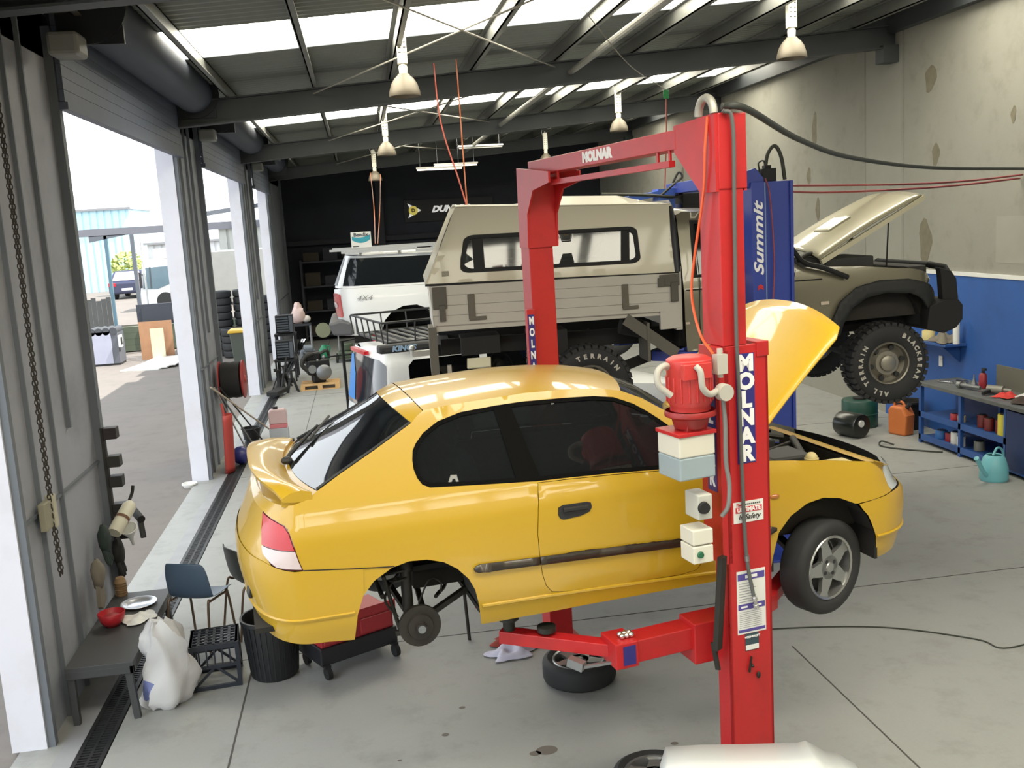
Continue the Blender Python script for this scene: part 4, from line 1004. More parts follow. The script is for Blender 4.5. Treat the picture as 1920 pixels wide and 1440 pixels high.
    # black flare, bull bar, lamps
    b = MB(); fl_o = [(5.42, 2.18), (5.36, 2.33), (5.2, 2.46), (4.95, 2.53), (4.6, 2.54), (4.3, 2.48), (4.1, 2.34), (4.0, 2.15), (3.98, 1.98)]
    sk(b, fl_o + arch[::-1][0:0] + [(4.10, 1.98)] + [(4.14, 2.1), (4.24, 2.26), (4.42, 2.36), (4.68, 2.40), (4.98, 2.37), (5.14, 2.29), (5.24, 2.16)], (), .045, .06); b.build('wheel_flare', mat('black flare', '#1b1c1b', .7), t, 60, solid=.03)
    b = MB(); b.prism(S([(5.22, 1.94), (5.26, 2.20), (5.45, 2.26), (5.64, 2.25), (5.70, 2.18), (5.70, 2.02), (5.62, 1.93), (5.45, 1.88)]), -.03, W + .03, XZ); b.build('bull_bar', BLK, t, bevel=.012)
    b = MB()
    for y in (.06, W - .06): b.tube([(5.52, y, z(2.28)), (5.60, y, z(2.48)), (5.58, y + (.1 if y < 1 else -.1), z(2.60)), (5.5, y + (.3 if y < 1 else -.3), z(2.63))], .04, 8)
    b.tube([(5.5, .36, z(2.63)), (5.5, W - .36, z(2.63))], .035, 8); b.box(5.48, 5.56, .5, W - .5, z(2.3), z(2.62)); b.build('bar_hoop', BLK, t, 50)
    for y in (.0, W - .1): b = MB(); b.prism(S([(5.45, 2.24), (5.66, 2.24), (5.63, 2.48), (5.56, 2.57), (5.40, 2.62), (5.42, 2.54)]), y, y + .1, XZ); b.build('bar_upright', BLK, t, bevel=.01)
    b = MB()
    m2 = MB(); skin(m2, sh, S([(5.33, 2.28), (5.3, 2.44), (5.34, 2.5), (5.45, 2.48), (5.47, 2.28)]), (), -1, .05, .01); skin(m2, sh, S([(5.33, 2.28), (5.3, 2.44), (5.34, 2.5), (5.45, 2.48), (5.47, 2.28)]), (), 1, .05, .01); b.add([(x, y + W/2, zz) for x, y, zz in m2.v], m2.f); b.build('headlamp', mat('lamp glass', '#b9b8ad', .15, var=.05, coat=1), t, 60)
    # bonnet held up
    N0, N1, F0, F1 = V((3.93, .10, z(2.80))), V((5.24, .12, z(3.42))), V((4.05, 1.74, z(2.80))), V((5.34, 1.72, z(3.40)))
    up = (N1 - N0).cross(F0 - N0).normalized(); up = up if up.z > 0 else -up
    b = MB(); rows = []
    for i in range(15):
        f = i/14; a, c = N0.lerp(N1, f), F0.lerp(F1, f); rows.append([tuple(a.lerp(c, k/16) + up * (.10 * (1 - abs(-1 + k/8)**3) * (1 - .3*f) + .03*sin(pi*f))) for k in range(17)])
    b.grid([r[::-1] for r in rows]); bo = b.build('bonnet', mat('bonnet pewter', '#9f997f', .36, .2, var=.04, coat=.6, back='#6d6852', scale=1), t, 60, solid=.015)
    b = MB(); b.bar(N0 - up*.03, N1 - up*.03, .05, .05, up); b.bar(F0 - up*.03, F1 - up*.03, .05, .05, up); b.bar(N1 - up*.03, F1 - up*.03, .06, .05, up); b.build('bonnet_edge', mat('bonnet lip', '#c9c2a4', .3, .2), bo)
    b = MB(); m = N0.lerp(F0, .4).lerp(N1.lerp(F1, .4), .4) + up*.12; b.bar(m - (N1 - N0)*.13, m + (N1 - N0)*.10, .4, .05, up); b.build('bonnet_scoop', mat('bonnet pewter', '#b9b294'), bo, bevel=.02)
    b = MB(); b.cyl((4.78, .12, z(2.66)), (4.82, .14, z(3.20)), .009); b.build('bonnet_stay', BLK, t); b = MB(); b.cyl((4.2, .5, z(2.7)), (4.45, .3, z(3.0)), .012); b.build('bonnet_strut', BLK, t)
    b = MB(); b.box(3.62, 5.3, .15, W - .15, z(2.1), z(2.60)); 
    b.build('engine_bay', mat('engine bay', '#1a1611', .8), t)
    b = MB(); b.box(4.0, 4.62, .12, .8, z(2.64), z(2.80)); b.box(5.1, 5.36, .2, W - .2, z(2.5), z(2.64)); b.box(4.1, 4.5, .9, 1.5, z(2.6), z(2.76)); b.tube(bez([(3.7, .2, z(2.8)), (3.9, .3, z(2.86)), (4.2, .5, z(2.78))]), .03, 6); b.build('engine_top', mat('engine dark', '#22211d', .7, var=.4, scale=9), t, bevel=.02)
    # chassis, axles and wheels
    b = MB()
    for y in (.45, W - .45): b.prism(S([(-.3, 2.28), (2.3, 2.2), (5.3, 2.05), (5.3, 1.9), (2.3, 2.03), (-.3, 2.12)]), y - .04, y + .04, XZ)
    b.cyl((1.2, .2, z(1.72)), (1.2, W - .2, z(1.72)), .055); b.ball((1.2, .9, z(1.72)), .16); b.cyl((4.69, .2, z(1.62)), (4.69, W - .2, z(1.62)), .05)
    b.box(-.33, -.2, .5, 1.36, z(2.1), z(2.22)); b.cyl((1.3, .5, z(2.2)), (4.0, .6, z(1.95)), .045); b.bar((1.2, .35, z(1.7)), (2.4, .45, z(2.0)), .06, .1); b.build('chassis', BLK, t)
    b = MB(); b.box(-.42, -.34, -.02, .34, z(1.98), z(2.45)); b.build('mudguard', mat('grey mudguard', '#57534a', .7), t); b = MB(); b.box(1.85, 1.88, .0, .4, z(1.9), z(2.3)); b.bar((1.62, .02, z(2.36)), (2.18, .02, z(1.95)), .02, .12); b.build('mudguard', mat('grey mudguard', '#57534a', .7), t)
    b = MB(); b.bar((-.36, .9, z(2.1)), (-.6, .9, z(2.1)), .06, .06); b.ball((-.6, .9, z(2.16)), .035); b.cyl((-.6, .9, z(2.08)), (-.6, .9, z(2.14)), .02); b.box(-.26, -.22, -.01, .03, z(1.76), z(2.07)); b.build('tow_bar', mat('tow steel', '#b9b9b4', .35, .7), t)
    b = MB(); b.box(-.02, .02, -.12, .12, -.05, .05, T(.06, .02, z(2.06)) @ RZ(80) @ RY(25)); b.build('number_plate', mat('plate cream', '#cfc9a8', .5), t, bevel=.005)
    b = MB(); b.box(-.1, .3, .2, .6, z(2.12), z(2.3)); b.box(.6, 1.0, .1, .5, z(2.05), z(2.3)); b.cyl((1.6, .2, z(2.28)), (1.9, .2, z(2.2)), .09); b.build('underbody_box', BLK, t)
    RIM4 = mat('worn alloy', '#8d887c', .4, .6, var=.15)
    for (x, zz, lab) in ((1.2, 1.72, 0), (4.69, 1.62, 1)):
        for y, A in ((.02, AX_N), (W - .02, AX_F)):
            R = .40; ty, rm = wheel(t, T(x, y, z(zz)) @ A, R, .27, .215, 'steel6', rm=RIM4, tread=1)
            if y < 1:
                for word, a0, st in (('ALL TERRAIN', 165 if lab == 0 else 262, -1), ('BLACKBEAR', 62, -1)):
                    if word == 'BLACKBEAR' and lab == 0: continue
                    rr = .308
                    for k, ch in enumerate(word):
                        if ch == ' ': continue
                        ang = radians(a0 - k * (13 if lab == 0 else 11.5))
                        if lab: ang = radians((a0 - k*11.5))
                        px_, pz_ = cos(ang)*rr, sin(ang)*rr
                        M = basis((sin(ang), 0, -cos(ang)), (cos(ang), 0, sin(ang)), (x + px_, y - .139, z(zz) + pz_))
                        text(ch, .062, mat('tyre lettering', '#b9b5a9', .7), ty, M, bold=.003, ext=.003)
    b = MB(); rows = [[(4.68 + .52*cos(a), .06, z(1.98) + .50*sin(a)), (4.68 + .52*cos(a), .55, z(1.98) + .5*sin(a))] for a in [radians(k*15) for k in range(13)]]; b.grid(rows); b.add([(4.68 + .52*cos(a), .55, z(1.98) + .5*sin(a)) for a in [radians(k*15) for k in range(13)]], [tuple(range(13))]); b.build('inner_guard', BLK, t)
    # foreshorten the drawn side profile to the true wheelbase
    def fit(s, zz):
        D = 9.5 + .1305 * s; sn = (9.5 * (1 + .991*s) / D - .93) / (.9986 + .0523 * (1 + .991*s) / D)
        k = (9.5 - .0523 * sn) / D
        return sn, (3.4 - Zb) + (zz - (3.4 - Zb)) * k
    for o in t.children_recursive:
        wheel_hub = o if o.name.split('.')[0] in ('tyre', 'rim') else (o.parent if o.parent.name.split('.')[0] in ('tyre', 'rim') else None)
        if wheel_hub:
            near_front = sum(v.co.x for v in o.data.vertices) / len(o.data.vertices) > 3
            hx, hz = (4.69, z(1.62)) if near_front else (1.2, z(1.72)); nx, nz = fit(hx, hz)
            for v in o.data.vertices: v.co.x += nx - hx; v.co.z += nz - hz + (.0 if near_front else .0)
        else:
            for v in o.data.vertices: v.co.x, v.co.z = fit(v.co.x, v.co.z)
        o.data.update()
ute()
# ================================================================== white four-wheel-drive ute behind, and the white wagon
def white_ute():
    Zb = 1.3; z = lambda v: v - Zb
    t = thing('dual_cab_ute', 'white four-wheel-drive ute with a dark-windowed canopy, raised behind the pewter ute', 'ute', (0, 15, Zb), 0)
    W = 1.86
    sh = Shell(.93, [(z(1.8), .03), (z(2.0), .0), (z(2.3), .0), (z(2.5), .03), (z(2.56), .05), (z(3.05), .17), (z(3.25), .26)], .05, [(z(1.8), -.42), (z(2.5), -.47), (z(2.56), -.45), (z(3.05), -.24)], 4.3, [(z(1.8), 4.8), (z(2.3), 4.85), (z(2.6), 4.7)], 3, .85)
    S = lambda p: [(x, v - Zb) for x, v in p]
    def sk(mb, outer, holes=(), off=0., h=.08):
        m2 = MB()
        for sd in (-1, 1): skin(m2, sh, S(outer), [S(q) for q in holes], sd, h, off)
        mb.add([(x, y + W/2, zz) for x, y, zz in m2.v], m2.f); return mb
    a1 = [(1.06, 1.86), (1.04, 2.05), (.94, 2.19), (.78, 2.26), (.58, 2.255), (.40, 2.18), (.28, 2.05), (.22, 1.86)]
    a2 = [(4.22, 1.86), (4.18, 2.08), (4.0, 2.22), (3.8, 2.25), (3.6, 2.2), (3.45, 2.06), (3.42, 1.86)]
    wr = rrect(1.75, 3.2, 2.58, 3.02, .1); wr = [(1.8, 2.6), (3.15, 2.6), (2.85, 2.98), (1.85, 3.0)]
    b = MB(); sk(b, [(-.40, 1.84), (-.44, 2.54), (-.3, 2.565), (1.3, 2.545), (1.42, 2.6), (1.5, 3.02), (2.85, 3.02), (3.2, 2.62), (4.2, 2.52), (4.6, 2.42), (4.7, 1.9)] + a2 + a1, [wr])
    b.build('body', WHT, t, 50)
    b = MB(); sk(b, wr, (), -.01); b.build('cab_window', DGLS, t)
    b = MB(); m2 = MB(); e = refine(S([(1.45, 2.9), (1.5, 3.02), (2.85, 3.02), (3.2, 2.62), (4.2, 2.52), (4.6, 2.42)]), .2); crown(m2, sh, e, 0., .05); b.add([(x, y + W/2, zz) for x, y, zz in m2.v], m2.f); b.build('cab_roof', WHT, t, 40)
    b = MB(); sk(b, [(-.43, 2.57), (1.28, 2.55), (1.26, 3.02), (-.25, 3.05)], [[(-.30, 2.60), (1.15, 2.58), (1.15, 2.98), (-.18, 3.01)]]); m2 = MB(); crown(m2, sh, refine(S([(-.43, 2.57), (-.25, 3.05)]), .2), 0., .0); crown(m2, sh, refine(S([(-.25, 3.05), (1.26, 3.02)]), .2), 0., .06); b.add([(x, y + W/2, zz) for x, y, zz in m2.v], m2.f); cn = b.build('canopy', WHT, t, 40)
    b = MB(); sk(b, [(-.30, 2.60), (1.15, 2.58), (1.15, 2.98), (-.18, 3.01)], (), .004); b.build('canopy_window', mat('black canopy glass', '#101418', .08, var=.02), cn)
    b = MB(); sk(b, [(-.445, 2.6), (-.39, 2.6), (-.24, 3.0), (-.275, 3.02)], (), .006); b.build('canopy_corner', mat('grey canopy frame', '#6d737b', .5), cn)
    b = MB()
    for sd in (0, 1):
        m2 = MB(); skin(m2, sh, S([(-.455, 2.48), (-.40, 2.49), (-.345, 2.47), (-.325, 2.15), (-.34, 2.125), (-.445, 2.125)]), (), -1 if sd == 0 else 1, .04, .006); b = MB().add([(x, y + W/2, zz) for x, y, zz in m2.v], m2.f); tl = b.build('tail_lamp', mat('red lens', '#d0202a'), t, 60)
        m2 = MB(); skin(m2, sh, S([(-.455, 2.34), (-.41, 2.345), (-.39, 2.30), (-.41, 2.26), (-.455, 2.26)]), (), -1 if sd == 0 else 1, .03, .012); b = MB().add([(x, y + W/2, zz) for x, y, zz in m2.v], m2.f); b.build('reverse_lens', mat('clear lens', '#e9dedd', .1), tl, 60)
    b = MB(); b.prism([(-.50, z(1.88)), (-.56, z(2.06)), (-.36, z(2.10)), (-.24, z(2.06)), (-.20, z(1.95)), (-.22, z(1.86))], -.02, W + .02, XZ); b.build('rear_bumper', mat('grey bumper', '#4b4c50', .5, var=.2), t, bevel=.03)
    text('4X4', .10, mat('grey decal', '#7b7d80', .5), t, FRONT((.0, -.008, z(2.41))), shear=.35, wide=1.35)
    b = MB()
    for yy in (.12, W - .12): b.box(-.45, 1.55, yy - .02, yy + .02, z(3.12), z(3.15))
    b.box(-.28, .85, .05, .12, z(3.085), z(3.125)); b.box(.83, 1.7, .05, .12, z(3.05), z(3.09))
    for x in (.0, .6, 1.2): b.box(x - .02, x + .02, .1, W - .1, z(3.08), z(3.12))
    b.build('roof_rack', mat('pale rack', '#b9bcbf', .4, .5), t)
    b = MB(); rows = [[(.64 + .44*cos(a), .04, z(1.84) + .42*sin(a)), (.64 + .44*cos(a), .6, z(1.84) + .42*sin(a))] for a in [radians(k*15) for k in range(13)]]; b.grid(rows); b.add([(r[1]) for r in rows], [tuple(range(13))]); b.build('wheel_arch_liner', BLK, t)
    b = MB(); b.cyl((.64, .1, z(1.6)), (.64, W - .1, z(1.6)), .05); b.box(-.2, 4.4, .4, .5, z(1.7), z(1.85)); b.box(-.2, 4.4, W - .5, W - .4, z(1.7), z(1.85)); b.box(.2, 3.4, .3, W - .3, z(1.85), z(1.9)); b.build('chassis', OILY, t)
    wheel(t, T(3.82, .1, z(1.6)) @ AX_N, .38, .25, .2, 'steel6', rm=ALY); wheel(t, T(3.82, W - .1, z(1.6)) @ AX_F, .38, .25, .2, 'steel6', rm=ALY)
    return t
white_ute()
# sign box on the roof rack
t = thing('brake_pad_carton', 'white and teal brake parts carton on the rack of the white ute', 'carton', (-.10, 15.1, 3.155), 0)
b = MB(); b.box(-.02, .28, 0, .12, 0, .235); b.build('box', WPL, t, bevel=.006)
b = MB(); rows = [[(-.005 + .27*k/12, -.003, .075 + .045*((k/6 - 1)**2)), (-.005 + .27*k/12, -.003, .145 + .03*((k/6 - 1)**2) + .02*(k/12))] for k in range(13)]; b.grid(rows); b.build('teal_swoosh', mat('teal ink', '#1f8fa3', .5), t)
text('Bendix', .075, mat('dark ink', '#2b3a44', .5), t, FRONT((.13, -.004, .195)), bold=.002, wide=1.05)
MB().box(.0, .09, -.003, 0, .018, .032).build('small_print', mat('dark ink', '#2b3a44'), t)

# blue-grey lift legs carrying the white ute
HST2 = mat('dark hoist paint', '#2a2d33', .5)
t = thing('dark_hoist', 'dark two-post hoist under the white ute with a red lifting block', 'hoist', (1.6, 14.8, 0), 0)
b = MB(); b.box(-.02, .28, -.35, -.05, 0, 3.5); b.build('post', HST2, t); b = MB(); b.box(-.02, .28, 2.2, 2.5, 0, 3.5); b.build('post', HST2, t); b = MB(); b.box(.05, .2, -.3, 2.4, 3.4, 3.55); b.build('overhead_beam', HST2, t)
b = MB(); b.bar((.1, 0, 1.68), (-1.55, .55, 1.68), .1, .1); b.bar((.1, 2.2, 1.68), (-1.5, 1.6, 1.68), .1, .1); b.build('swing_arm', HST2, t)
b = MB(); b.box(-1.52, -1.3, .3, .5, 1.62, 1.845); b.build('lifting_block', RED, t)

def white_wagon():
    t = thing('white_wagon', 'white four-wheel-drive wagon with roof rack, parked on the floor behind the pewter ute', 'car', (-.02, 11.7, 0), 14)
    W = 1.8
    sh = Shell(.9, [(.3, .03), (.6, 0), (1.0, .01), (1.2, .04), (1.85, .14), (1.95, .2)], .35, [(.3, .06), (.9, .0), (1.25, .05), (1.85, .15), (1.95, .2)], 4.0, [(.3, 4.55), (.9, 4.6), (1.1, 4.5)], 3.2, .85)
    def cp(m2): return MB().add([(x, y + W/2, zz) for x, y, zz in m2.v], m2.f)
    a1 = [(1.25, .38), (1.2, .6), (1.05, .74), (.85, .78), (.65, .74), (.5, .6), (.46, .38)]; a2 = [(x + 2.65, v) for x, v in a1]
    w1 = [(.52, 1.22), (1.46, 1.22), (1.46, 1.82), (.60, 1.82), (.53, 1.75)]; w2 = [(1.56, 1.22), (2.36, 1.22), (2.36, 1.82), (1.56, 1.82)]; w3 = [(2.46, 1.22), (3.3, 1.22), (2.98, 1.80), (2.46, 1.82)]
    rg = None
    out = [(.06, .35), (.01, .9), (.05, 1.25), (.15, 1.85), (.3, 1.925), (2.9, 1.92), (3.05, 1.84), (3.5, 1.2), (4.3, 1.1), (4.45, 1.0), (4.5, .35)]
    m2 = MB()
    for sd in (-1, 1): skin(m2, sh, out + a2 + a1, [w1, w2, w3], sd, .09)
    RG = [(sh.u0, 1.22), (sh.U(.12, 1.2), 1.2), (sh.U(.20, 1.25), 1.25), (sh.U(.26, 1.78), 1.78), (sh.U(.2, 1.85), 1.85), (sh.u0, 1.86)]
    for sd in (-1, 1): skin(m2, sh, [(sh.u0, .4), (sh.U(.06, .4), .4), (sh.U(.01, .9), .9), (sh.U(.05, 1.25), 1.25), (sh.U(.15, 1.85), 1.85), (sh.U(.3, 1.925), 1.925), (sh.u0, 1.93)], [RG[1:-1]] if 0 else [], sd, .09, raw=True)
    crown(m2, sh, refine([(.16, 1.90), (.3, 1.925), (2.9, 1.92), (3.05, 1.84)], .15), 0., .05); crown(m2, sh, refine([(3.5, 1.2), (4.3, 1.1), (4.45, 1.0)], .15), .05, .03)
    cp(m2).build('body', WHT, t, 50)
    m2 = MB(); crown(m2, sh, refine([(3.05, 1.84), (3.5, 1.2)], .1), .1, .02); cp(m2).build('windscreen', TINT, t, 60)
    m2 = MB()
    for sd in (-1, 1):
        for q in (w1, w2, w3): skin(m2, sh, q, (), sd, .1, -.01)
    cp(m2).build('side_window', glass('black side glass', '#1c2022', .5), t, 60)
    m2 = MB()
    for sd in (-1, 1): skin(m2, sh, RG, (), sd, .08, .006, raw=True)
    rw = cp(m2).build('rear_window', mat('rear glass', '#232830', .06, var=.1, coat=1), t, 60)
    m2 = MB(); skin(m2, sh, [(sh.u0 + .02, 1.27), (sh.u0 + .42, 1.27), (sh.u0 + .50, 1.82), (sh.u0 + .16, 1.83), (sh.u0 + .05, 1.6)], (), 1, .08, .012, raw=True); cp(m2).build('blue_sunshade', mat('blue shade', '#2f7fd0', .4, var=.1), rw, 60)
    b = MB(); b.tube([(.06, 1.0, 1.22), (.12, .7, 1.45)], .01, 5); b.build('wiper', DARK, t)
    b = MB(); b.box(.10, .16, .55, 1.25, 1.885, 1.93); b.build('brake_lamp', mat('red lens', '#d0202a'), t)
    b = MB(); b.box(-.04, .1, .1, W - .1, .38, .6); b.build('rear_bumper', mat('grey bumper', '#4b4c50'), t, bevel=.03)
    for x in (.86, 3.51): wheel(t, T(x, .12, .37) @ AX_N, .37, .24, .2, 'steel6'); wheel(t, T(x, W - .12, .37) @ AX_F, .37, .24, .2, 'steel6')
    b = MB(); b.box(.2, 4.2, .3, W - .3, .35, .5); b.build('chassis', BLK, t)
    # basket rack and awning bag on the roof
    RK = mat('black rack', '#1f2123', .5)
    b = MB()
    for z0, o in ((2.05, 0), (2.30, .12)):
        b.tube([(.3 - o*.5, .15 - o*.3, z0), (2.4, .15 - o*.3, z0), (2.4, W - .15 + o*.3, z0), (.3 - o*.5, W - .15 + o*.3, z0)], .015, 6, closed=True)
    for k in range(7):
        for y, oy in ((.15, -.036), (W - .15, .036)): b.cyl((.3 + .35*k, y, 2.05), (.3 + .35*k, y + oy, 2.30), .01, n=6)
    for k in range(6): b.cyl((.25, .15 + .3*k, 2.05), (.22, .15 + .3*k, 2.30), .01, n=6)
    for k in range(15): b.box(.3 + .14*k, .36 + .14*k, .15, W - .15, 2.045, 2.06)
    for x in (.6, 2.1): b.box(x - .03, x + .03, .1, W - .1, 1.96, 2.05)
    b.build('roof_basket', RK, t)
    b = MB(); b.box(.12, 1.9, -.12, .03, 1.955, 2.06); aw = b.build('awning_bag', mat('awning bag', '#2c2d2f', .8), t, bevel=.03)
    text('KINGS', .085, mat('pale blue lettering', '#93b4d4', .5), aw, FRONT((.42, -.124, 2.005)), bold=.004, wide=1.2, shear=.2)
white_wagon()
# ================================================================== blue hoist behind
def blue_hoist():
    t = thing('blue_hoist', 'blue two-post hoist carrying the pewter ute', 'hoist', (3.61, 8.83, 0), -3)
    BLD = mat('blue hoist shade', '#1d2f7d', .4, var=.1)
    b = MB(); b.box(0, .13, 0, .3, 0, 3.63); b.box(.128, .40, .03, .06, 0, 3.63); b.box(.37, .40, .0, .3, 0, 3.63); b.box(-.1, .5, -.15, .4, 0, .02); p = b.build('post', BLU, t, bevel=.004)
    b = MB(); b.box(.122, .132, -.006, .03, .1, 3.62); b.build('edge_strip', mat('light blue edge', '#6f86b8', .4), p)
    text('Summit', .125, LETW, p, basis((0, 0, 1), (-1, 0, 0), (.062, -.004, 3.10)), bold=.003, shear=.3, wide=1.75)
    text('»', .10, LETR, p, basis((0, 0, 1), (-1, 0, 0), (.062, -.004, 2.66)), bold=.004)
    b = MB(); b.prism([(-.08, 3.72), (.06, 3.76), (.14, 3.66), (.14, 3.5), (-.08, 3.62)], .05, .16, XZ); b.box(-.02, .1, .1, 3.0, 3.62, 3.74); b.build('overhead_beam', BLU, t, bevel=.004)
    b = MB(); b.box(.13, .26, .05, .2, 3.63, 3.75); b.box(.16, .22, .07, .16, 3.75, 3.78); b.build('limit_switch', BLK, t, bevel=.005)
    b = MB(); b.tube(bez([(.17, .1, 3.74), (.19, .08, 3.88), (.25, .06, 3.95), (.31, .06, 3.85), (.35, .08, 3.64)]), .018, 8); b.tube(bez([(.12, .1, 3.72), (.1, .08, 3.8), (.15, .08, 3.82), (.17, .1, 3.75)]), .008, 6); b.build('hydraulic_hose', mat('hose black', '#26281f', .6), t, 60)
    b = MB(); b.tube(bez([(.13, -.01, 3.66), (.17, -.01, 3.5), (.20, -.012, 3.0), (.19, -.012, 2.6), (.16, -.012, 2.3), (.15, -.012, 1.2)], 40), .007, 6); b.build('red_hose', mat('red air hose', '#8e3a3f', .6), t, 60)
    b = MB(); b.box(.06, .36, 2.72, 3.05, 0, 3.5); p2 = b.build('post', BLU, t); b = MB(); b.box(.08, .40, 2.66, 3.0, 3.38, 3.62); b.build('motor_cover', BLK, p2, bevel=.01)
    b = MB(); b.prism([(.05, 3.6), (.4, 3.6), (.42, 3.7), (.34, 3.78), (.16, 3.76), (.06, 3.68)], 2.7, 2.95, XZ); b.build('valve_guard', BLU, p2)
    b = MB(); b.prism([(-.75, 3.52), (-.2, 3.60), (-.2, 3.66), (-.72, 3.60)], 2.6, 3.1, XZ); b.box(-.22, -.02, 2.6, 2.9, 3.45, 3.68); b.build('cable_tray', mat('bright blue tray', '#3f63c4', .4), p2)
    b = MB(); b.tube(bez([(-.9, 2.6, 3.66), (-.4, 2.55, 3.62), (-.05, 2.6, 3.58), (.1, 2.7, 3.6)]), .018, 6); b.tube(bez([(-.2, 2.58, 3.6), (-.05, 2.56, 3.72), (.06, 2.56, 3.80), (.02, 2.56, 3.86), (-.05, 2.58, 3.74)]), .014, 6); b.build('hydraulic_hose', mat('hose black', '#26281f'), p2, 60)
    b = MB(); b.bar((.2, .25, 1.95), (-.8, .75, 1.98), .1, .1); b.bar((.2, .25, 1.95), (1.0, .8, 1.9), .1, .1); b.box(.05, .35, .2, .34, 1.8, 2.3); b.bar((.2, 2.7, 1.95), (-.9, 2.1, 1.98), .1, .1); b.bar((.2, 2.7, 1.95), (1.0, 2.0, 1.9), .1, .1); b.build('swing_arm', BLU, t)
blue_hoist()

# ================================================================== bench along the right wall
def bench():
    t = thing('workbench', 'blue steel workbench with open shelves against the blue wall', 'workbench', (7.56, 12.62, 0), -90)
    L = 3.9; D = .62       # local x runs toward the camera, local y toward the wall
    b = MB(); b.box(-.02, L, -.02, D, .82, .87); b.build('worktop', mat('grey bench top', '#5b5e5c', .5, .1, var=.25, scale=6, dirt='#37352f', dscale=4), t, bevel=.004)
    for x in (0, .93, 1.86, 2.85, 3.84): b = MB(); b.box(x, x + .05, 0, .05, 0, .82); b.box(x, x + .05, D - .05, D, 0, .82); b.box(x, x + .05, .05, D - .05, .04, .08); b.build('leg', WBL, t)
    for zz in (.10, .42): b = MB(); b.box(.0, 3.89, .02, D - .02, zz - .04, zz); b.box(0, 3.89, .0, .03, zz - .05, zz + .03); b.build('shelf', WBL, t)
    b = MB(); b.box(1.90, 1.93, 0, D, .05, .82); b.box(0, L, D - .02, D, .05, .82); b.box(1.92, L, -.005, 0.01, .08, .80); b.build('panel', mat('blue bench dark', '#1b2c57', .5), t)
    b = MB(); b.box(.85, L, D - .03, D, .87, 1.17); b.build('splashback', mat('grey splashback', '#5a594f', .6), t)
bench()
def W(s, y, z): return (7.56 + max(.12, y), 12.62 - s, z + .004)
def item(name, label, cat, mbs, m, loc, rz=0, group=None, smooth=40, bevel=0):
    o = mbs.build(name, m, None, smooth, bevel); o.location = loc; o.rotation_euler = (0, 0, radians(rz)); return tag(o, label, cat, group)
CHR = mat('chrome', '#d8d8d8', .15, 1)
t = thing('air_drill', 'silver air tool with a long pale body lying on the workbench', 'power tool', W(.75, .16, .87), -75)
b = MB(); b.cyl((0, 0, .045), (.3, 0, .04), .03, .025); b.cyl((-.06, 0, .045), (0, 0, .045), .04, .045); b.build('body', STEEL, t, 50); b = MB(); b.cyl((-.03, 0, .04), (-.05, .12, .03), .02); b.build('handle', WPL, t, 50)
t = thing('impact_wrench', 'grey impact wrench lying on the workbench beside a red rag', 'power tool', W(1.22, .22, .87), -60)
b = MB(); b.cyl((0, 0, .06), (.2, 0, .06), .055); b.cyl((.2, 0, .06), (.3, 0, .06), .03, .02); b.build('body', mat('grey tool', '#77756c', .5, .3), t, 50); b = MB(); b.bar((.05, 0, .05), (.02, -.18, .03), .045, .05); b.build('handle', DARK, t, bevel=.01)
def rag(seed, sx, sy, h, n=12):
    random.seed(seed); b = MB(); ph = [random.uniform(0, 6) for _ in range(6)]
    rows = []
    for i in range(n + 1):
        row = []
        for k in range(n + 1):
            u, v = -1 + 2*i/n, -1 + 2*k/n; e = max(abs(u), abs(v)); r = 1 + .18*sin(3*math.atan2(v, u) + ph[0]) + .12*sin(5*math.atan2(v, u) + ph[1])
            zz = h * (1 - e**2) * (.55 + .45*sin(5*u + ph[2])*cos(4*v + ph[3])) + .012 + .02*h*sin(9*u + ph[4])*sin(8*v + ph[5])
            row.append((u*sx*r, v*sy*r, max(.006, zz)))
        rows.append(row)
    return b.grid([r[::-1] for r in rows])
item('shop_rag', 'crumpled red rag on the workbench', 'rag', rag(3, .12, .1, .08), mat('red cloth', '#c8322a', .9), W(1.55, .25, .87), 20, smooth=60)
item('paper_sheet', 'folded white paper on the workbench behind the red rag', 'paper', MB().box(-.1, .1, -.06, .06, 0, .02).box(-.08, .12, -.05, .05, .02, .035, RZ(20)), WPL, W(1.65, .42, .87), 10)
t = thing('spray_bottle', 'red bottle standing at the back of the workbench', 'bottle', W(.85, .40, .87)); b = MB(); b.lathe([(0, 0), (.05, 0), (.052, .02), (.05, .17), (.03, .2)], n=16); b.build('bottle', mat('dark red plastic', '#8e1d27', .4), t, 40); b = MB(); b.cyl((0, 0, .2), (0, 0, .24), .02); b.cbox((0, -.02, .25), (.03, .07, .03)); b.build('cap', DARK, t)
t = thing('oil_funnel', 'small grey funnel on the workbench next to the red bottle', 'funnel', W(.63, .42, .87)); b = MB(); b.lathe([(.045, 0), (.012, .09), (.007, .15)], n=16); b.build('cone', STEEL, t, 40); b = MB(); b.lathe([(.045, .002), (.05, .002), (.05, .012), (.045, .012)], n=16, closed=True); b.build('rim', STEEL, t)
item('ratchet', 'small chrome ratchet near the far end of the workbench', 'hand tool', MB().cyl((0, 0, .015), (.18, 0, .015), .011).lathe([(0, 0), (.025, 0), (.025, .03), (0, .03)], T(.2, 0, 0)), CHR, W(.2, .16, .87), -60)
item('pipe_fitting', 'short chrome pipe fitting on the workbench', 'fitting', MB().cyl((0, 0, .03), (.12, 0, .03), .025).cyl((.12, 0, .03), (.16, 0, .03), .035), CHR, W(.42, .3, .87), -70)
item('oily_rag', 'dark oily rag at the near end of the workbench', 'rag', rag(5, .2, .16, .1), mat('oily cloth', '#3b2f2a', .95), W(1.9, .3, .87), 0, smooth=60)
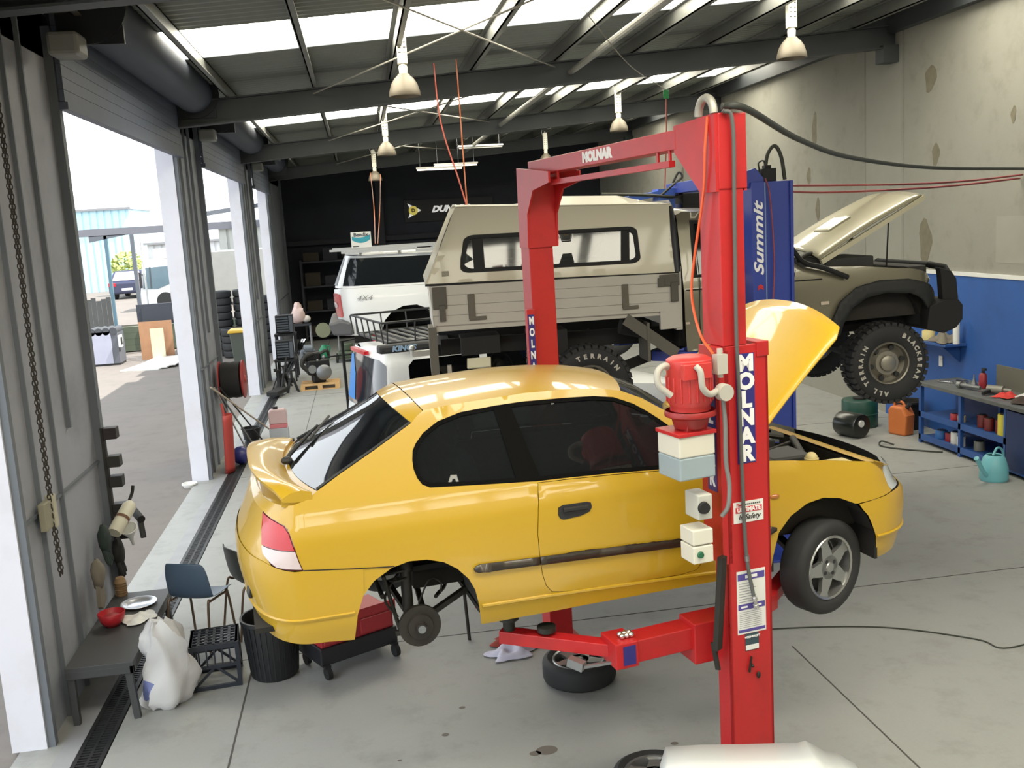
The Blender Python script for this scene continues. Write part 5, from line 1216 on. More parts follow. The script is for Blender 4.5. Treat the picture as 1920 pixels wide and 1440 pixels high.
# shelves under the bench
def can(name, label, m, loc, r, h, lid=None, grp=None):
    t = thing(name, label, name.split('_')[-1], loc, 0, grp); b = MB(); b.lathe([(0, 0), (r, 0), (r, h*.9), (r*.95, h*.94), (0, h*.94)], n=20); b.build('body', m, t, 40); b = MB(); b.lathe([(r*.7, h*.9), (r*.7, h), (0, h)], n=18); b.build('lid', lid or DARK, t, 40)
can('paint_tin', 'tall yellow tin on the upper bench shelf', mat('yellow tin', '#dccb3c', .4), W(1.72, .1, .42), .085, .30)
can('white_jar', 'taller white jar on the lower bench shelf', WPL, W(.66, .14, .10), .06, .17)
can('white_tub', 'shorter white tub on the lower bench shelf beside the white jar', WPL, W(.82, .10, .10), .055, .14)
can('red_tub', 'dark red tub on the lower bench shelf beside the white jar', mat('dark red plastic', '#8e1d27'), W(.50, .16, .10), .06, .12)
can('blue_tub', 'blue tub at the far end of the lower bench shelf', mat('mid blue plastic', '#2a62a8', .5), W(.30, .16, .10), .08, .12)
can('red_tin', 'small red tin on the far upper bench shelf', mat('red tin', '#b8323a', .4), W(.62, .15, .42), .055, .09)
can('cream_tub', 'cream tub on the far upper bench shelf next to the red tin', mat('cream plastic', '#cdbb7e'), W(.78, .15, .42), .05, .09)
for k, (s, y) in enumerate(((1.15, .2), (1.35, .16), (1.52, .2))):
    can('oil_bottle', ('maroon bottle on the near upper bench shelf, farthest from the yellow tin', 'maroon bottle on the near upper bench shelf, the middle one of three', 'maroon bottle on the near upper bench shelf, next to the yellow tin')[k], mat('maroon plastic', '#6d1f1a', .5), W(s, y, .42), .06, .17, None, 'maroon bottles on the bench shelf')
can('clear_jar', 'clear jar on the near lower bench shelf', mat('cloudy jar', '#75736a', .3), W(1.1, .2, .10), .07, .13)
# wall shelf with bits on the blue wall
t = thing('wall_shelf', 'blue shelf bracketed to the blue wall above the workbench', 'shelf', (8.165, 13.4, 1.34), 0)
b = MB(); b.box(-.32, 0, -.95, .55, 0, .03); b.build('board', WBL, t); b = MB()
for y in (-.8, .4): b.prism([(0, 0), (-.28, 0), (0, -.25)], y, y + .02, Matrix(((1, 0, 0, 0), (0, 0, 1, 0), (0, 1, 0, 0), (0, 0, 0, 1))))
b.build('bracket', WBL, t)
can('white_bottle', 'tall white bottle at the near end of the wall shelf', WPL, (8.04, 12.50, 1.372), .045, .33, WPL)
can('cream_carton', 'squat cream tub on the wall shelf under the bull bar', mat('cream plastic', '#cdbb7e'), (7.98, 13.08, 1.372), .09, .14, mat('cream plastic', '#cdbb7e'))
item('dust_sheet', 'grey crumpled cloth on the wall shelf beside the white bottle', 'cloth', rag(9, .12, .2, .2), mat('grey cloth', '#6d675c', .9), (7.99, 12.73, 1.373), 0, smooth=60)
for k, y in enumerate((13.55, 13.72)):
    o = item('extension_lead', ('nearer', 'farther')[k] + ' of two dark leads hanging on the blue wall behind the front wheel', 'cable', MB().tube(bez([(0, 0, 1.3), (-.02, -.03, 1.0), (-.02, .03, .85), (-.015, .06, 1.1), (0, .04, 1.3)]), .009, 6), DARK, (8.14, y, 0), 0, 'leads hanging on the blue wall')
t = thing('power_outlet', 'white power outlet on the blue wall above the workbench', 'power outlet', (8.168, 13.05, 1.05)); b = MB(); b.box(-.02, 0, -.04, .04, -.075, .075); b.build('plate', WPL, t, bevel=.004); b = MB(); b.box(-.028, -.02, -.02, .02, .02, .05); b.build('switch', WPL, t)
# floor things near the bench
t = thing('jerry_can', 'orange plastic fuel can on the floor at the far end of the workbench', 'fuel can', (7.6, 13.15, 0), -70)
ORG = mat('orange plastic', '#c4682e', .5, var=.1); b = MB(); b.prism([(-.15, 0), (.15, 0), (.17, .3), (.10, .42), (-.12, .42), (-.16, .36)], -.1, .1, XZ); b.build('body', ORG, t, bevel=.03); b = MB(); b.cyl((.10, 0, .40), (.15, 0, .47), .03); b.build('cap', DARK, t); b = MB(); b.tube(bez([(-.12, 0, .41), (-.1, 0, .47), (.02, 0, .48), (.07, 0, .42)]), .018, 8); b.build('handle', ORG, t, 60)
t = thing('watering_can', 'turquoise plastic watering can on the floor in front of the workbench', 'watering can', (7.30, 10.55, 0), 205)
TUR = mat('turquoise plastic', '#6fb9c4', .45, var=.08); b = MB(); b.lathe([(0, 0), (.15, 0), (.165, .03), (.16, .15), (.125, .27), (.09, .31), (.085, .30), (.12, .25)], n=28); b.build('body', TUR, t, 60); b = MB(); b.tube(bez([(.13, 0, .06), (.24, 0, .16), (.36, 0, .32)]), [.045]*6 + [.02]*19 if 0 else .026, 10); b.lathe([(.02, 0), (.03, .03), (0, .035)], T(.355, 0, .31) @ RY(40), 12); b.build('spout', TUR, t, 60); b = MB(); b.tube(bez([(.03, 0, .30), (-.06, 0, .38), (-.17, 0, .33), (-.20, 0, .2), (-.15, 0, .08)]), .014, 8); b.build('handle', TUR, t, 60)
t = thing('oil_drain_drum', 'black drum lying beside a dark green drum under the front wheel of the pewter ute', 'drum', (6.9, 13.3, 0), 20)
b = MB(); b.lathe([(0, -.2), (.17, -.2), (.18, -.17), (.18, .17), (.17, .2), (0, .2)], T(0, 0, .18) @ RX(90), 28); b.build('drum', mat('black gloss drum', '#101512', .25), t, 40); b = MB(); b.lathe([(0, 0), (.05, 0), (.05, .02), (0, .02)], T(-.02, -.2, .22) @ RX(90), 16); b.build('cap', WPL, t, 40)
t = thing('green_drum', 'dark green drum standing under the front wheel of the pewter ute', 'drum', (7.35, 13.9, 0)); b = MB(); b.lathe([(0, 0), (.26, 0), (.27, .02), (.265, .2), (.275, .21), (.265, .22), (.265, .4), (.25, .42), (0, .42)], n=30); b.build('drum', mat('dark green drum', '#0f3d33', .45, var=.15), t, 40); b = MB(); b.lathe([(.1, .42), (.1, .45), (0, .45)], n=16); b.build('cap', BLK, t, 40)
t = thing('black_bin', 'black tub on the floor between the green drum and the orange fuel can', 'tub', (7.88, 13.45, 0)); b = MB(); b.lathe([(0, 0), (.17, 0), (.21, .42), (.19, .42), (.155, .03), (0, .03)], n=28); b.build('tub', BLK, t, 40); b = MB(); b.lathe([(.2, .40), (.225, .40), (.225, .43), (.2, .43)], n=28, closed=True); b.build('rim', BLK, t)
item('floor_hose', 'short dark hose curled on the floor in front of the workbench', 'hose', MB().tube(bez([(0, 0, .012), (-.12, .12, .05), (-.2, .0, .015), (-.05, -.25, .012), (.2, -.5, .012), (.35, -.62, .012)]), .012, 6), mat('hose black', '#26281f'), (7.15, 12.55, .0), 0, smooth=60)
item('floor_cable', 'thin dark air line trailing across the floor right of the red hoist', 'air line', MB().tube(bez([(2.35, 7.27, .006), (3.1, 7.23, .006), (3.9, 7.02, .006), (4.45, 6.62, .006), (4.55, 6.42, .006), (5.0, 6.45, .006), (6.0, 6.3, .006)], 40), .006, 6), mat('hose black', '#26281f'), (0, 0, 0), smooth=60)
# dark clutter on the floor behind the pewter ute's front
t = thing('transmission_jack', 'dark transmission jack standing in the shade under the pewter ute', 'jack', (5.6, 13.2, 0), 30)
b = MB(); b.box(-.4, .4, -.3, .3, .06, .14); b.cyl((0, 0, .14), (0, 0, .6), .07); b.box(-.2, .2, -.15, .15, .6, .66); b.build('body', mat('dark jack', '#1d1613', .7, var=.4), t); b = MB(); b.bar((-.35, 0, .12), (-.75, .1, .95), .035, .035); b.build('handle', OILY, t); 
for x in (-.35, .35):
    for y in (-.25, .25): b = MB(); b.lathe([(0, -.02), (.05, -.02), (.05, .02), (0, .02)], T(x, y, .05) @ RX(90), 14); b.build('caster', BLK, t, 40)
t = thing('parts_crate', 'dark crate of scrap parts on the floor beside the dark jack', 'crate', (4.9, 13.9, 0), 10); b = MB(); b.box(-.35, .35, -.25, .25, 0, .03); b.box(-.35, .35, -.25, -.23, 0, .35); b.box(-.35, .35, .23, .25, 0, .35); b.box(-.35, -.33, -.25, .25, 0, .35); b.box(.33, .35, -.25, .25, 0, .35); b.build('box', mat('dark crate', '#20201d', .8), t); b = MB(); b.cyl((-.3, -.1, .3), (.3, .1, .42), .05); b.cyl((-.2, .1, .3), (.2, -.15, .38), .07); b.ball((.1, .05, .35), .1); b.build('scrap', OILY, t, 50)
# ================================================================== things along the left doorways
BENCHD = mat('dark table steel', '#3a3b3d', .55, .2, var=.2)
t = thing('low_table', 'low dark steel table against the grey pier, with a plate and red bowl on it', 'table', (-2.33, 7.05, 0), 0)
b = MB(); b.box(0, .47, 0, 1.5, .415, .45); b.box(0, .47, 0, .03, .36, .42); b.box(.44, .47, 0, 1.5, .36, .42); b.build('tabletop', BENCHD, t, bevel=.004)
for x, y in ((.42, .02), (.42, 1.44), (.03, .02), (.03, 1.44)): b = MB(); b.bar((x, y + .02, .42), (x + (.03 if x > .2 else 0), y + .02, 0), .045, .045); b.build('leg', BENCHD, t)
t = thing('metal_plate', 'shiny silver plate lying on the low dark table', 'plate', (-2.06, 8.22, .45)); b = MB(); b.lathe([(0, .006), (.09, .006), (.105, .016), (.145, .022), (.147, .018), (.105, .008), (.09, 0), (0, 0)], n=36, closed=False); b.build('plate', mat('polished plate', '#c9cdd4', .22, .7), t, 50)
t = thing('red_bowl', 'round red plastic bowl on the low dark table', 'bowl', (-2.17, 7.8, .45)); b = MB(); b.lathe([(0, 0), (.05, 0), (.09, .05), (.105, .11), (.10, .115), (.085, .06), (.045, .012), (0, .01)], n=32); b.build('bowl', mat('red plastic', '#b3202a', .4), t, 60); b = MB(); b.ball((0, 0, .05), .085, .085, .05); b.build('contents', mat('dull red fill', '#8e1a22', .7), t, 60)
item('newspaper', 'crumpled white paper beside the red bowl on the low table', 'paper', rag(21, .13, .10, .05), WPL, (-1.99, 7.87, .45), 30, smooth=30)
t = thing('cup_stack', 'stack of ribbed tan cups on the low table at the foot of the chain-hung pier', 'cup stack', (-2.26, 8.5, .45)); b = MB()
for k in range(6): b.lathe([(.045, .02*k), (.052, .02*k + .018), (.05, .02*k + .02)], n=16)
b.lathe([(0, .1), (.05, .12), (.035, .16), (0, .165)], n=16); b.build('cups', mat('tan cup', '#8a6d4d', .7), t, 50)
# blue stacking chair
def stack_chair(name, label, m, loc, rz):
    t = thing(name, label, 'chair', loc, rz, None)
    b = MB(); rows = []
    prof = [(-.20, .80), (-.185, .70), (-.165, .56), (-.14, .48), (-.08, .445), (.08, .44), (.20, .45), (.235, .43)]      # y, z from the top of the back to the front lip
    for i, (y, z) in enumerate(prof):
        hw = [.17, .20, .205, .205, .21, .215, .21, .20][i]
        rows.append([(x * hw, y + (.05 * abs(x)**2.5 if i < 4 else 0), z + (.03 * abs(x)**3 if i > 3 else 0) - (.02*abs(x)**3 if i == 0 else 0)) for x in [-1 + k/6 for k in range(13)]])
    b.grid(rows); b.build('shell', m, t, 60, solid=.008, sub=1)
    LEG = mat('bronze chair leg', '#6e5a49', .4, .6)
    for sx in (-1, 1):
        b = MB(); b.tube(bez([(sx*.20, -.22, .0), (sx*.185, -.15, .42), (sx*.18, -.10, .44)]), .011, 8); b.build('leg', LEG, t, 60)
        b = MB(); b.tube(bez([(sx*.20, .22, .0), (sx*.185, .17, .40), (sx*.18, .12, .43), (sx*.18, -.10, .44)]), .011, 8); b.build('leg', LEG, t, 60)
stack_chair('stacking_chair', 'blue-grey plastic stacking chair with bronze legs beside the low table', mat('blue grey plastic', '#43576d', .45, var=.08), (-1.60, 8.30, 0), -22)
stack_chair('stacking_chair', 'dark olive chair half hidden behind the yellow hatchback bumper', mat('dark olive plastic', '#34352f', .5), (-1.18, 8.55, 0), -62)
# bag, crate, bin
t = thing('woven_sack', 'crumpled white plastic sack with printed edge leaning by the milk crate', 'sack', (-1.71, 7.25, 0), 20)
random.seed(12); b = MB(); rows = []
for i in range(15):
    f = i/14; z = .66*f; r = interp(f, [(0, .13), (.08, .19), (.3, .19), (.55, .14), (.7, .15), (.88, .13), (1, .05)])
    rows.append([(r*(.94 + .16*sin(3*a + 7*f) + .10*sin(7*a - 9*f) + .13*abs(sin(4.5*a + 11*f)))*cos(a)*1.0 + .05*sin(3*f), r*.75*(1 + .13*sin(4*a + 5*f))*sin(a), z + .02*sin(5*a + 8*f)) for a in [2*pi*k/28 for k in range(29)]])
b.grid(rows); b.add(rows[-1][:28], [tuple(range(28))]); b.add(rows[0][:28], [tuple(range(28))[::-1]]); b.build('sack', mat('white woven plastic', '#c9c9ca', .45, var=.1, bump=.3), t, 40)
b = MB(); rows = [[(x*1.01, y*1.012, z) for x, y, z in r[14:19]] for r in rows[2:6]]; b.grid(rows); b.build('printed_band', mat('sack print', '#6a74a8', .6), t, 60)
t = thing('milk_crate', 'dark blue plastic milk crate on the floor between the sack and the black bin', 'crate', (-1.375, 7.58, 0), 6)
CR = mat('navy crate', '#141a26', .5, var=.15); b = MB(); s = .17; hh = .36
for x, y in ((-s, -s), (s, -s), (-s, s), (s, s)): b.cbox((x, y, hh/2), (.03, .03, hh))
for zz, w in ((.015, .03), (hh - .02, .04), (hh*.5, .022)):
    b.box(-s, s, -s - .012, -s + .012, zz - w/2, zz + w/2); b.box(-s, s, s - .012, s + .012, zz - w/2, zz + w/2); b.box(-s - .012, -s + .012, -s, s, zz - w/2, zz + w/2); b.box(s - .012, s + .012, -s, s, zz - w/2, zz + w/2)
for k in range(1, 6):
    p = -s + 2*s*k/6
    for y in (-s, s): b.box(p - .006, p + .006, y - .008, y + .008, hh*.5, hh)
    for x in (-s, s): b.box(x - .008, x + .008, p - .006, p + .006, hh*.5, hh)
for y in (-s, s): b.bar((-s, y, .02), (0, y, hh*.5), .012, .02); b.bar((s, y, .02), (0, y, hh*.5), .012, .02)
for x in (-s, s): b.bar((x, -s, .02), (x, 0, hh*.5), .02, .012); b.bar((x, s, .02), (x, 0, hh*.5), .02, .012)
b.build('crate', CR, t)
b = MB()
for k in range(7): p = -s + 2*s*k/6; b.box(p - .01, p + .01, -s, s, hh - .015, hh); b.box(-s, s, p - .006, p + .006, hh - .015, hh)
b.build('base_grid', CR, t)
t = thing('rubbish_bin', 'black ribbed plastic bin under the rear bumper of the yellow hatchback', 'bin', (-.935, 7.56, 0)); t.scale = (.92, .92, 1)
b = MB(); b.lathe([(0, .0), (.185, 0), (.20, .02), (.235, .46), (.25, .46), (.25, .49), (.232, .49), (.19, .03), (0, .03)], n=40)
for k in range(30): a = 2*pi*k/30; b.bar((.195*cos(a), .195*sin(a), .02), (.236*cos(a), .236*sin(a), .45), .012, .012)
b.build('bin', mat('black bin', '#15171a', .5), t, 40)
# red creeper trolley under the bumper
t = thing('tool_trolley', 'red and black low tool trolley on casters under the rear of the yellow hatchback', 'trolley', (-.36, 7.68, 0), 28)
b = MB(); b.box(-.34, .34, -.22, .22, .10, .24); b.build('tray', mat('trolley black', '#17181c', .5), t, bevel=.01); b = MB(); b.box(-.32, .32, -.2, .2, .24, .40); b.box(-.30, -.02, -.215, -.2, .26, .38); b.box(.02, .30, -.215, -.2, .26, .38); b.build('drawer', mat('trolley red', '#a3262b', .45), t, bevel=.01)
b = MB(); b.box(-.34, .34, -.22, -.2, .40, .47); b.cyl((-.2, -.235, .34), (-.12, -.235, .34), .012); b.build('handle', mat('trolley red', '#a3262b'), t)
for x in (-.30, .30):
    for y in (-.19, .19): b = MB(); b.lathe([(0, -.018), (.05, -.018), (.05, .018), (0, .018)], T(x, y - .05, .05) @ RY(90), 18); b.box(x - .025, x + .025, y - .06, y + .02, .09, .11); b.build('caster', BLK, t, 40)
item('stand_pipe', 'thin dark steel bar standing upright behind the open rear wheel arch', 'bar', MB().cyl((0, 0, 0), (-.03, .03, .85), .014), OILY, (.63, 7.75, 0), 0)
# floor wheels and rags
def loose_wheel(label, loc, rz, R=.275):
    t = thing('alloy_wheel_assembly', label, 'wheel', loc, rz, None); wheel(t, T(0, 0, .09), R, .18, R*.72, 'star'); return t
loose_wheel('alloy wheel lying flat on the floor under the red swing arm', (1.36, 6.82, 0), 15)
loose_wheel('alloy wheel lying flat at the bottom edge left of the white car nose', (1.46, 5.20, 0), 40, .255)
item('work_rag', 'white and lilac rag crumpled on the floor left of the loose alloy wheel', 'rag', rag(31, .17, .10, .12, 16), mat('pale rag', '#c3c2d6', .9, var=.12, scale=14), (.93, 7.36, 0), 8, smooth=60)
item('red_cloth', 'dull red cloth on the floor behind the pale rag', 'cloth', rag(33, .17, .09, .08), mat('dull red cloth', '#8a3229', .9), (.98, 7.62, 0), 8, smooth=60)
item('lilac_rag', 'small lilac rag on the floor between the pale rag and the alloy wheel', 'rag', rag(35, .09, .07, .08), mat('lilac rag', '#cfc3dd', .9), (1.15, 7.5, 0), 30, smooth=60)
STAIN = mat('oil stain', '#5e5650', .7)
for (x, y, r) in ((.93, 5.88, .055), (.85, 5.86, .03), (-.02, 6.0, .012), (.3, 6.25, .02), (.45, 6.6, .018), (1.75, 5.75, .02)):
    b = MB(); b.lathe([(0, .0012), (r, .0012)], T(x, y, 0) @ Matrix.Diagonal((1.3, 1, 1, 1)), 20); struct(b.build('floor_stain', STAIN))
# nearest pier: chain, switch, tools hung on it
def chain(name, label, x, y, z0, z1, sp):
    b = MB(); n = int((z0 - z1)/.034)
    for k in range(n):
        z = z0 - k*.034; yy = y + .03*sin(k*.05)
        ring = [((.006 if k % 2 == 0 else .012*cos(a)) if 0 else (.011*cos(a) if k % 2 else 0), (0 if k % 2 else .011*cos(a)), .021*sin(a)) for a in [2*pi*j/8 for j in range(8)]]
        b.tube([(x + p[0], yy + p[1], z + p[2]) for p in ring], .0045, 4, closed=True)
        b.tube([(x + p[0], yy + sp + p[1], z + p[2]) for p in ring], .0045, 4, closed=True)
    return tag(b.build(name, mat('rusty chain', '#3f3b38', .6, .6, var=.3), None, 60), label, 'chain')
chain('door_chain', 'long hand chain for the roller door hanging down the pier by the low table', -2.33, 7.27, 4.9, 1.05, .05)
t = thing('door_switch', 'beige switch box on the chain-hung pier behind the hanging chain', 'switch box', (-2.375, 7.2, 1.45)); b = MB(); b.box(0, .05, -.09, .06, 0, .2); b.build('box', mat('beige box', '#8a8672', .6), t, bevel=.008); b = MB(); b.box(0, .06, .08, .14, -.02, .22); b.build('cover', mat('pale cover', '#b5b19c', .6), t, bevel=.006)
t = thing('tool_rack', 'dark peg rack fixed down the far edge of the chain-hung pier', 'rack', (-2.36, 8.85, .5))
b = MB(); b.box(0, .03, 0, .05, 0, 1.35); b.build('rail', mat('dark rail', '#2b2a2a', .7), t)
for k, zz in enumerate((1.30, 1.05, .87, .62, .40)): b = MB(); b.box(.03, .14, -.03, .08, zz - .05, zz + .05); b.build('peg', mat('dark peg %d' % k, ('#2a2224', '#2b2a26', '#222224', '#222224', '#1c1c1e')[k], .7), t, bevel=.006)
t = thing('spray_gun', 'white cylindrical spray canister with a brown band hung on the peg rack', 'spray canister', (-2.2, 8.62, 1.1), 0)
b = MB(); b.lathe([(0, -.17), (.055, -.17), (.06, -.14), (.06, .12), (.04, .16), (0, .165)], RX(-55) @ RY(18), 24); b.build('canister', mat('cream canister', '#d6d2bd', .45, var=.08), t, 40)
b = MB(); b.lathe([(.0615, -.03), (.0615, 0)], RX(-55) @ RY(18), 24); b.build('band', mat('brown band', '#6b4a34', .6), t); b = MB(); b.tube(bez([(.03, .13, .10), (.05, .20, .16), (.06, .22, .22)]), .014, 6); b.build('nozzle', OILY, t, 60)
t = thing('white_funnel', 'white funnel hung under the white canister on the chain-hung pier', 'funnel', (-2.18, 8.7, .93)); b = MB(); b.lathe([(.07, .06), (.02, -.05), (.012, -.14)], RX(30), 18); b.build('cone', WPL, t, 60); b = MB(); b.lathe([(.07, .06), (.076, .06), (.076, .072), (.07, .072)], RX(30), 18, True); b.build('rim', WPL, t)
for k, (y, z, lab, mm) in enumerate(((8.35, .95, 'dark green work glove hung on the chain-hung pier, left of the white canister', mat('dark green cloth', '#1f2c2a', .9)), (8.72, .72, 'black work glove hung lowest under the white funnel', BLK), (8.05, .75, 'grey rag hung on the chain-hung pier above the red bowl', mat('grey cloth', '#6d675c')))):
    t = thing(('work_glove', 'work_glove', 'hanging_rag')[k], lab, ('glove', 'glove', 'rag')[k], (-2.30, y, z))
    b = MB(); b.ball((.0, 0, .05), .05, .09, .13, 12, 8, jit=.12); b.build(('palm', 'palm', 'cloth')[k], mm, t, 60)
    for j in range(4 if k < 2 else 0): b = MB(); b.tube([(.0, -.06 + .035*j, -.03), (.02, -.07 + .04*j, -.11), (.03, -.07 + .04*j, -.15 - .02*(j in (1, 2)))], [.02, .018, .012], 8); b.build('finger', mm, t, 60)
    if k == 2: b = MB(); b.prism([(-.08, -.2), (.0, -.24), (.09, -.18), (.05, .05), (-.05, .05)], -.015, .015, RZ(90) @ RX(90)); b.build('tail', mm, t)
t = thing('black_drill', 'black power drill hung at the far edge of the chain-hung pier', 'drill', (-2.16, 8.95, .95), 30); b = MB(); b.cyl((0, -.1, .05), (0, .12, .10), .035); b.cyl((0, .12, .10), (0, .2, .12), .014); b.build('body', BLK, t, 50); b = MB(); b.bar((0, -.06, .05), (0, -.1, -.12), .045, .05); b.build('handle', DARK, t, bevel=.01)

# second pier: hose reel, brooms, extinguisher
RDP = mat('hose reel red', '#9c2f30', .5, var=.1)
t = thing('fire_hose_reel', 'red fire hose reel mounted on the hose-reel pier', 'hose reel', (-2.36, 15.85, 1.22))
b = MB(); b.lathe([(0, .36), (.28, .36), (.30, .375), (.30, .39), (.28, .40), (.06, .40), (.05, .42), (0, .42)], RY(90), 36); b.build('reel_disc', RDP, t, 40); b = MB(); b.lathe([(.1, .06), (.28, .06), (.29, .12), (.28, .20), (.29, .26), (.28, .34), (.1, .34)], RY(90), 36); b.build('hose', BLK, t, 50); b = MB(); b.cbox((.03, 0, 0), (.06, .16, .3)); b.lathe([(.30, .02), (.30, .04), (0, .04)], RY(90), 36); b.build('bracket', RDP, t, 40)
t = thing('red_scoop', 'tall red plastic scoop leaning against the hose-reel pier', 'scoop', (-2.2, 14.75, 0), 0)
b = MB(); rows = [[(.10*cos(a) + .06*f, -.17*sin(a)*(1 - .2*f) - .15*f, .88*f + .012) for a in [radians(-100 + 20*k) for k in range(11)]] for f in [i/10 for i in range(11)]]; b.grid(rows); b.build('blade', mat('faded red plastic', '#a5342c', .55, var=.15), t, 60, solid=.012); b = MB(); b.cyl((.05, -.13, .8), (.02, -.1, 1.05), .02); b.build('handle', mat('faded red plastic', '#a5342c'), t)
POLE = mat('pale pole', '#b9ab97', .6); 
for nm, lab, p0, p1, r, m_, head in (('broom', 'broom with a long pale handle leaning across the hose-reel pier', (-2.28, 14.5, 1.32), (-1.6, 16.85, .04), .014, POLE, (.3, .06, .08)),
        ('squeegee', 'black-handled squeegee leaning against the hose-reel pier', (-2.28, 15.3, 1.2), (-1.86, 16.62, .04), .012, DARK, (.35, .03, .05)),
        ('mop', 'grey-handled mop standing against the hose-reel pier', (-2.30, 14.95, 1.25), (-1.98, 15.6, .04), .012, mat('grey pole', '#8d8a86', .5), (.2, .12, .07)),
        ('shovel', 'steel-handled shovel standing at the hose-reel pier beside the blue ball', (-2.30, 15.15, 1.2), (-1.9, 15.95, .04), .014, STEEL, (.2, .22, .03))):
    t = thing(nm, lab, nm, (0, 0, 0)); b = MB(); b.cyl(p0, p1, r, n=8); b.build('handle', m_, t, 60); b = MB(); b.cbox(p1, head); b.build('head', mat('dark head', '#2a2622', .9), t, bevel=.01)
item('exercise_ball', 'dark blue ball on the floor by the hose-reel pier', 'ball', MB().ball((0, 0, .14), .14, n=24, m=16), mat('dark blue ball', '#25286b', .4), (-2.05, 15.2, 0), 0, smooth=180)
def tub(name, lab, loc, r, h, m_):
    t = thing(name, lab, name.split('_')[-1], loc); b = MB(); b.lathe([(0, 0), (r*.8, 0), (r, h), (r*.93, h), (r*.74, .02), (0, .02)], n=24); b.build('tub', m_, t, 40); b = MB(); b.lathe([(r, h - .02), (r*1.06, h - .02), (r*1.06, h), (r, h)], n=24, closed=True); b.build('rim', m_, t)
tub('black_tub', 'black tub on the drain behind the blue ball', (-2.1, 17.1, 0), .16, .2, BLK)
tub('white_dish', 'small white dish on the ground at the foot of the hose-reel pier', (-2.66, 14.15, -.03), .1, .06, WPL)
t = thing('drain_pan', 'flat black drain pan on the floor under the pink fluid container', 'pan', (-1.55, 16.25, 0)); b = MB(); b.lathe([(0, .0), (.2, 0), (.24, .1), (.22, .1), (.18, .02), (0, .02)], Matrix.Diagonal((1, .8, 1, 1)), 28); b.build('pan', BLK, t, 40); b = MB(); b.box(-.04, .04, -.23, -.19, .06, .09); b.build('spout', BLK, t)
item('polystyrene_block', 'pale grey block standing in the black drain pan', 'block', MB().box(-.15, .15, -.1, .1, .02, .32), mat('pale grey block', '#b4bac0', .7), (-1.55, 16.25, 0), 0, bevel=.01)
t = thing('fluid_container', 'translucent container of pink fluid standing on a pale block near the drain', 'fluid container', (-1.55, 16.25, .32), 4)
b = MB(); b.prism([(-.145, .07), (.145, .07), (.15, .25), (.12, .31), (-.10, .31), (-.15, .27)], -.09, .09, XZ); b.build('container', mat('pinkish plastic', '#d9b9b9', .35, var=.06), t, bevel=.02); b = MB(); b.prism([(-.142, 0), (.142, 0), (.145, .07), (-.145, .07)], -.09, .09, XZ); b.build('fluid', mat('pink fluid', '#d77a80', .3), t, bevel=.01); b = MB(); b.cyl((-.03, 0, .31), (-.03, 0, .35), .04); b.build('cap', DARK, t)
# small things mid floor
t = thing('jack_pole', 'tall thin dark prop with a crossbar standing beside the white wagon', 'prop stand', (-.43, 17.6, 0), 0)
b = MB(); b.cyl((0, 0, 0), (-.02, 0, 1.52), .028); b.build('pole', BLK, t, 60); b = MB(); b.bar((-.3, 0, 1.25), (.28, 0, 1.27), .025, .025); b.bar((-.05, 0, 1.5), (.5, 0, 1.56), .03, .02); b.build('crossbar', BLK, t); b = MB(); b.box(-.15, .15, -.15, .15, 0, .02); b.build('foot', BLK, t)
item('black_stick', 'short black bar standing on the floor left of the white wagon', 'bar', MB().bar((0, 0, 0), (-.04, 0, .32), .035, .03), BLK, (-.72, 16.2, 0))

# ================================================================== white car nose at the bottom edge
t = thing('white_car_nose', 'white car bonnet corner poking in at the bottom edge beside the red post', 'car', (1.70, 4.30, 0), -14)
b = MB(); rows = []
for i in range(9):
    f = i/8; y = -2.2*(1 - f) ; row = []
    for x, z in ((-.46, .72), (-.45, .83), (-.42, .862), (-.25, .868), (-.05, .865), (.12, .87), (.22, .875), (.255, .885), (.29, .865), (.34, .835), (.40, .825), (.47, .80), (.50, .70)):
        yy = y; 
        if f == 1: yy = -.02 - .05*abs(x)**1.5 - (.10 if x < -.42 else 0) - (.05 if x > .45 else 0)
        row.append((x, yy, z - .05*f*f - (.0 if f < 1 else .012) + .10*(1 - f)))
    rows.append(row)
b.grid(rows); b.build('bonnet', mat('white bonnet', '#dde3e4', .35, var=.02, coat=.3), t, 50, solid=.01)
b = MB(); b.box(-.44, .48, -2.1, -.06, .25, .74); b.build('front_end', WHT, t, bevel=.05)
b = MB(); b.box(-.46, .5, -.2, -.03, .3, .5); b.box(-.40, -.25, -1.5, -.9, 0, .3); b.box(.25, .40, -1.5, -.9, 0, .3); b.build('bumper', WHT, t, bevel=.06)
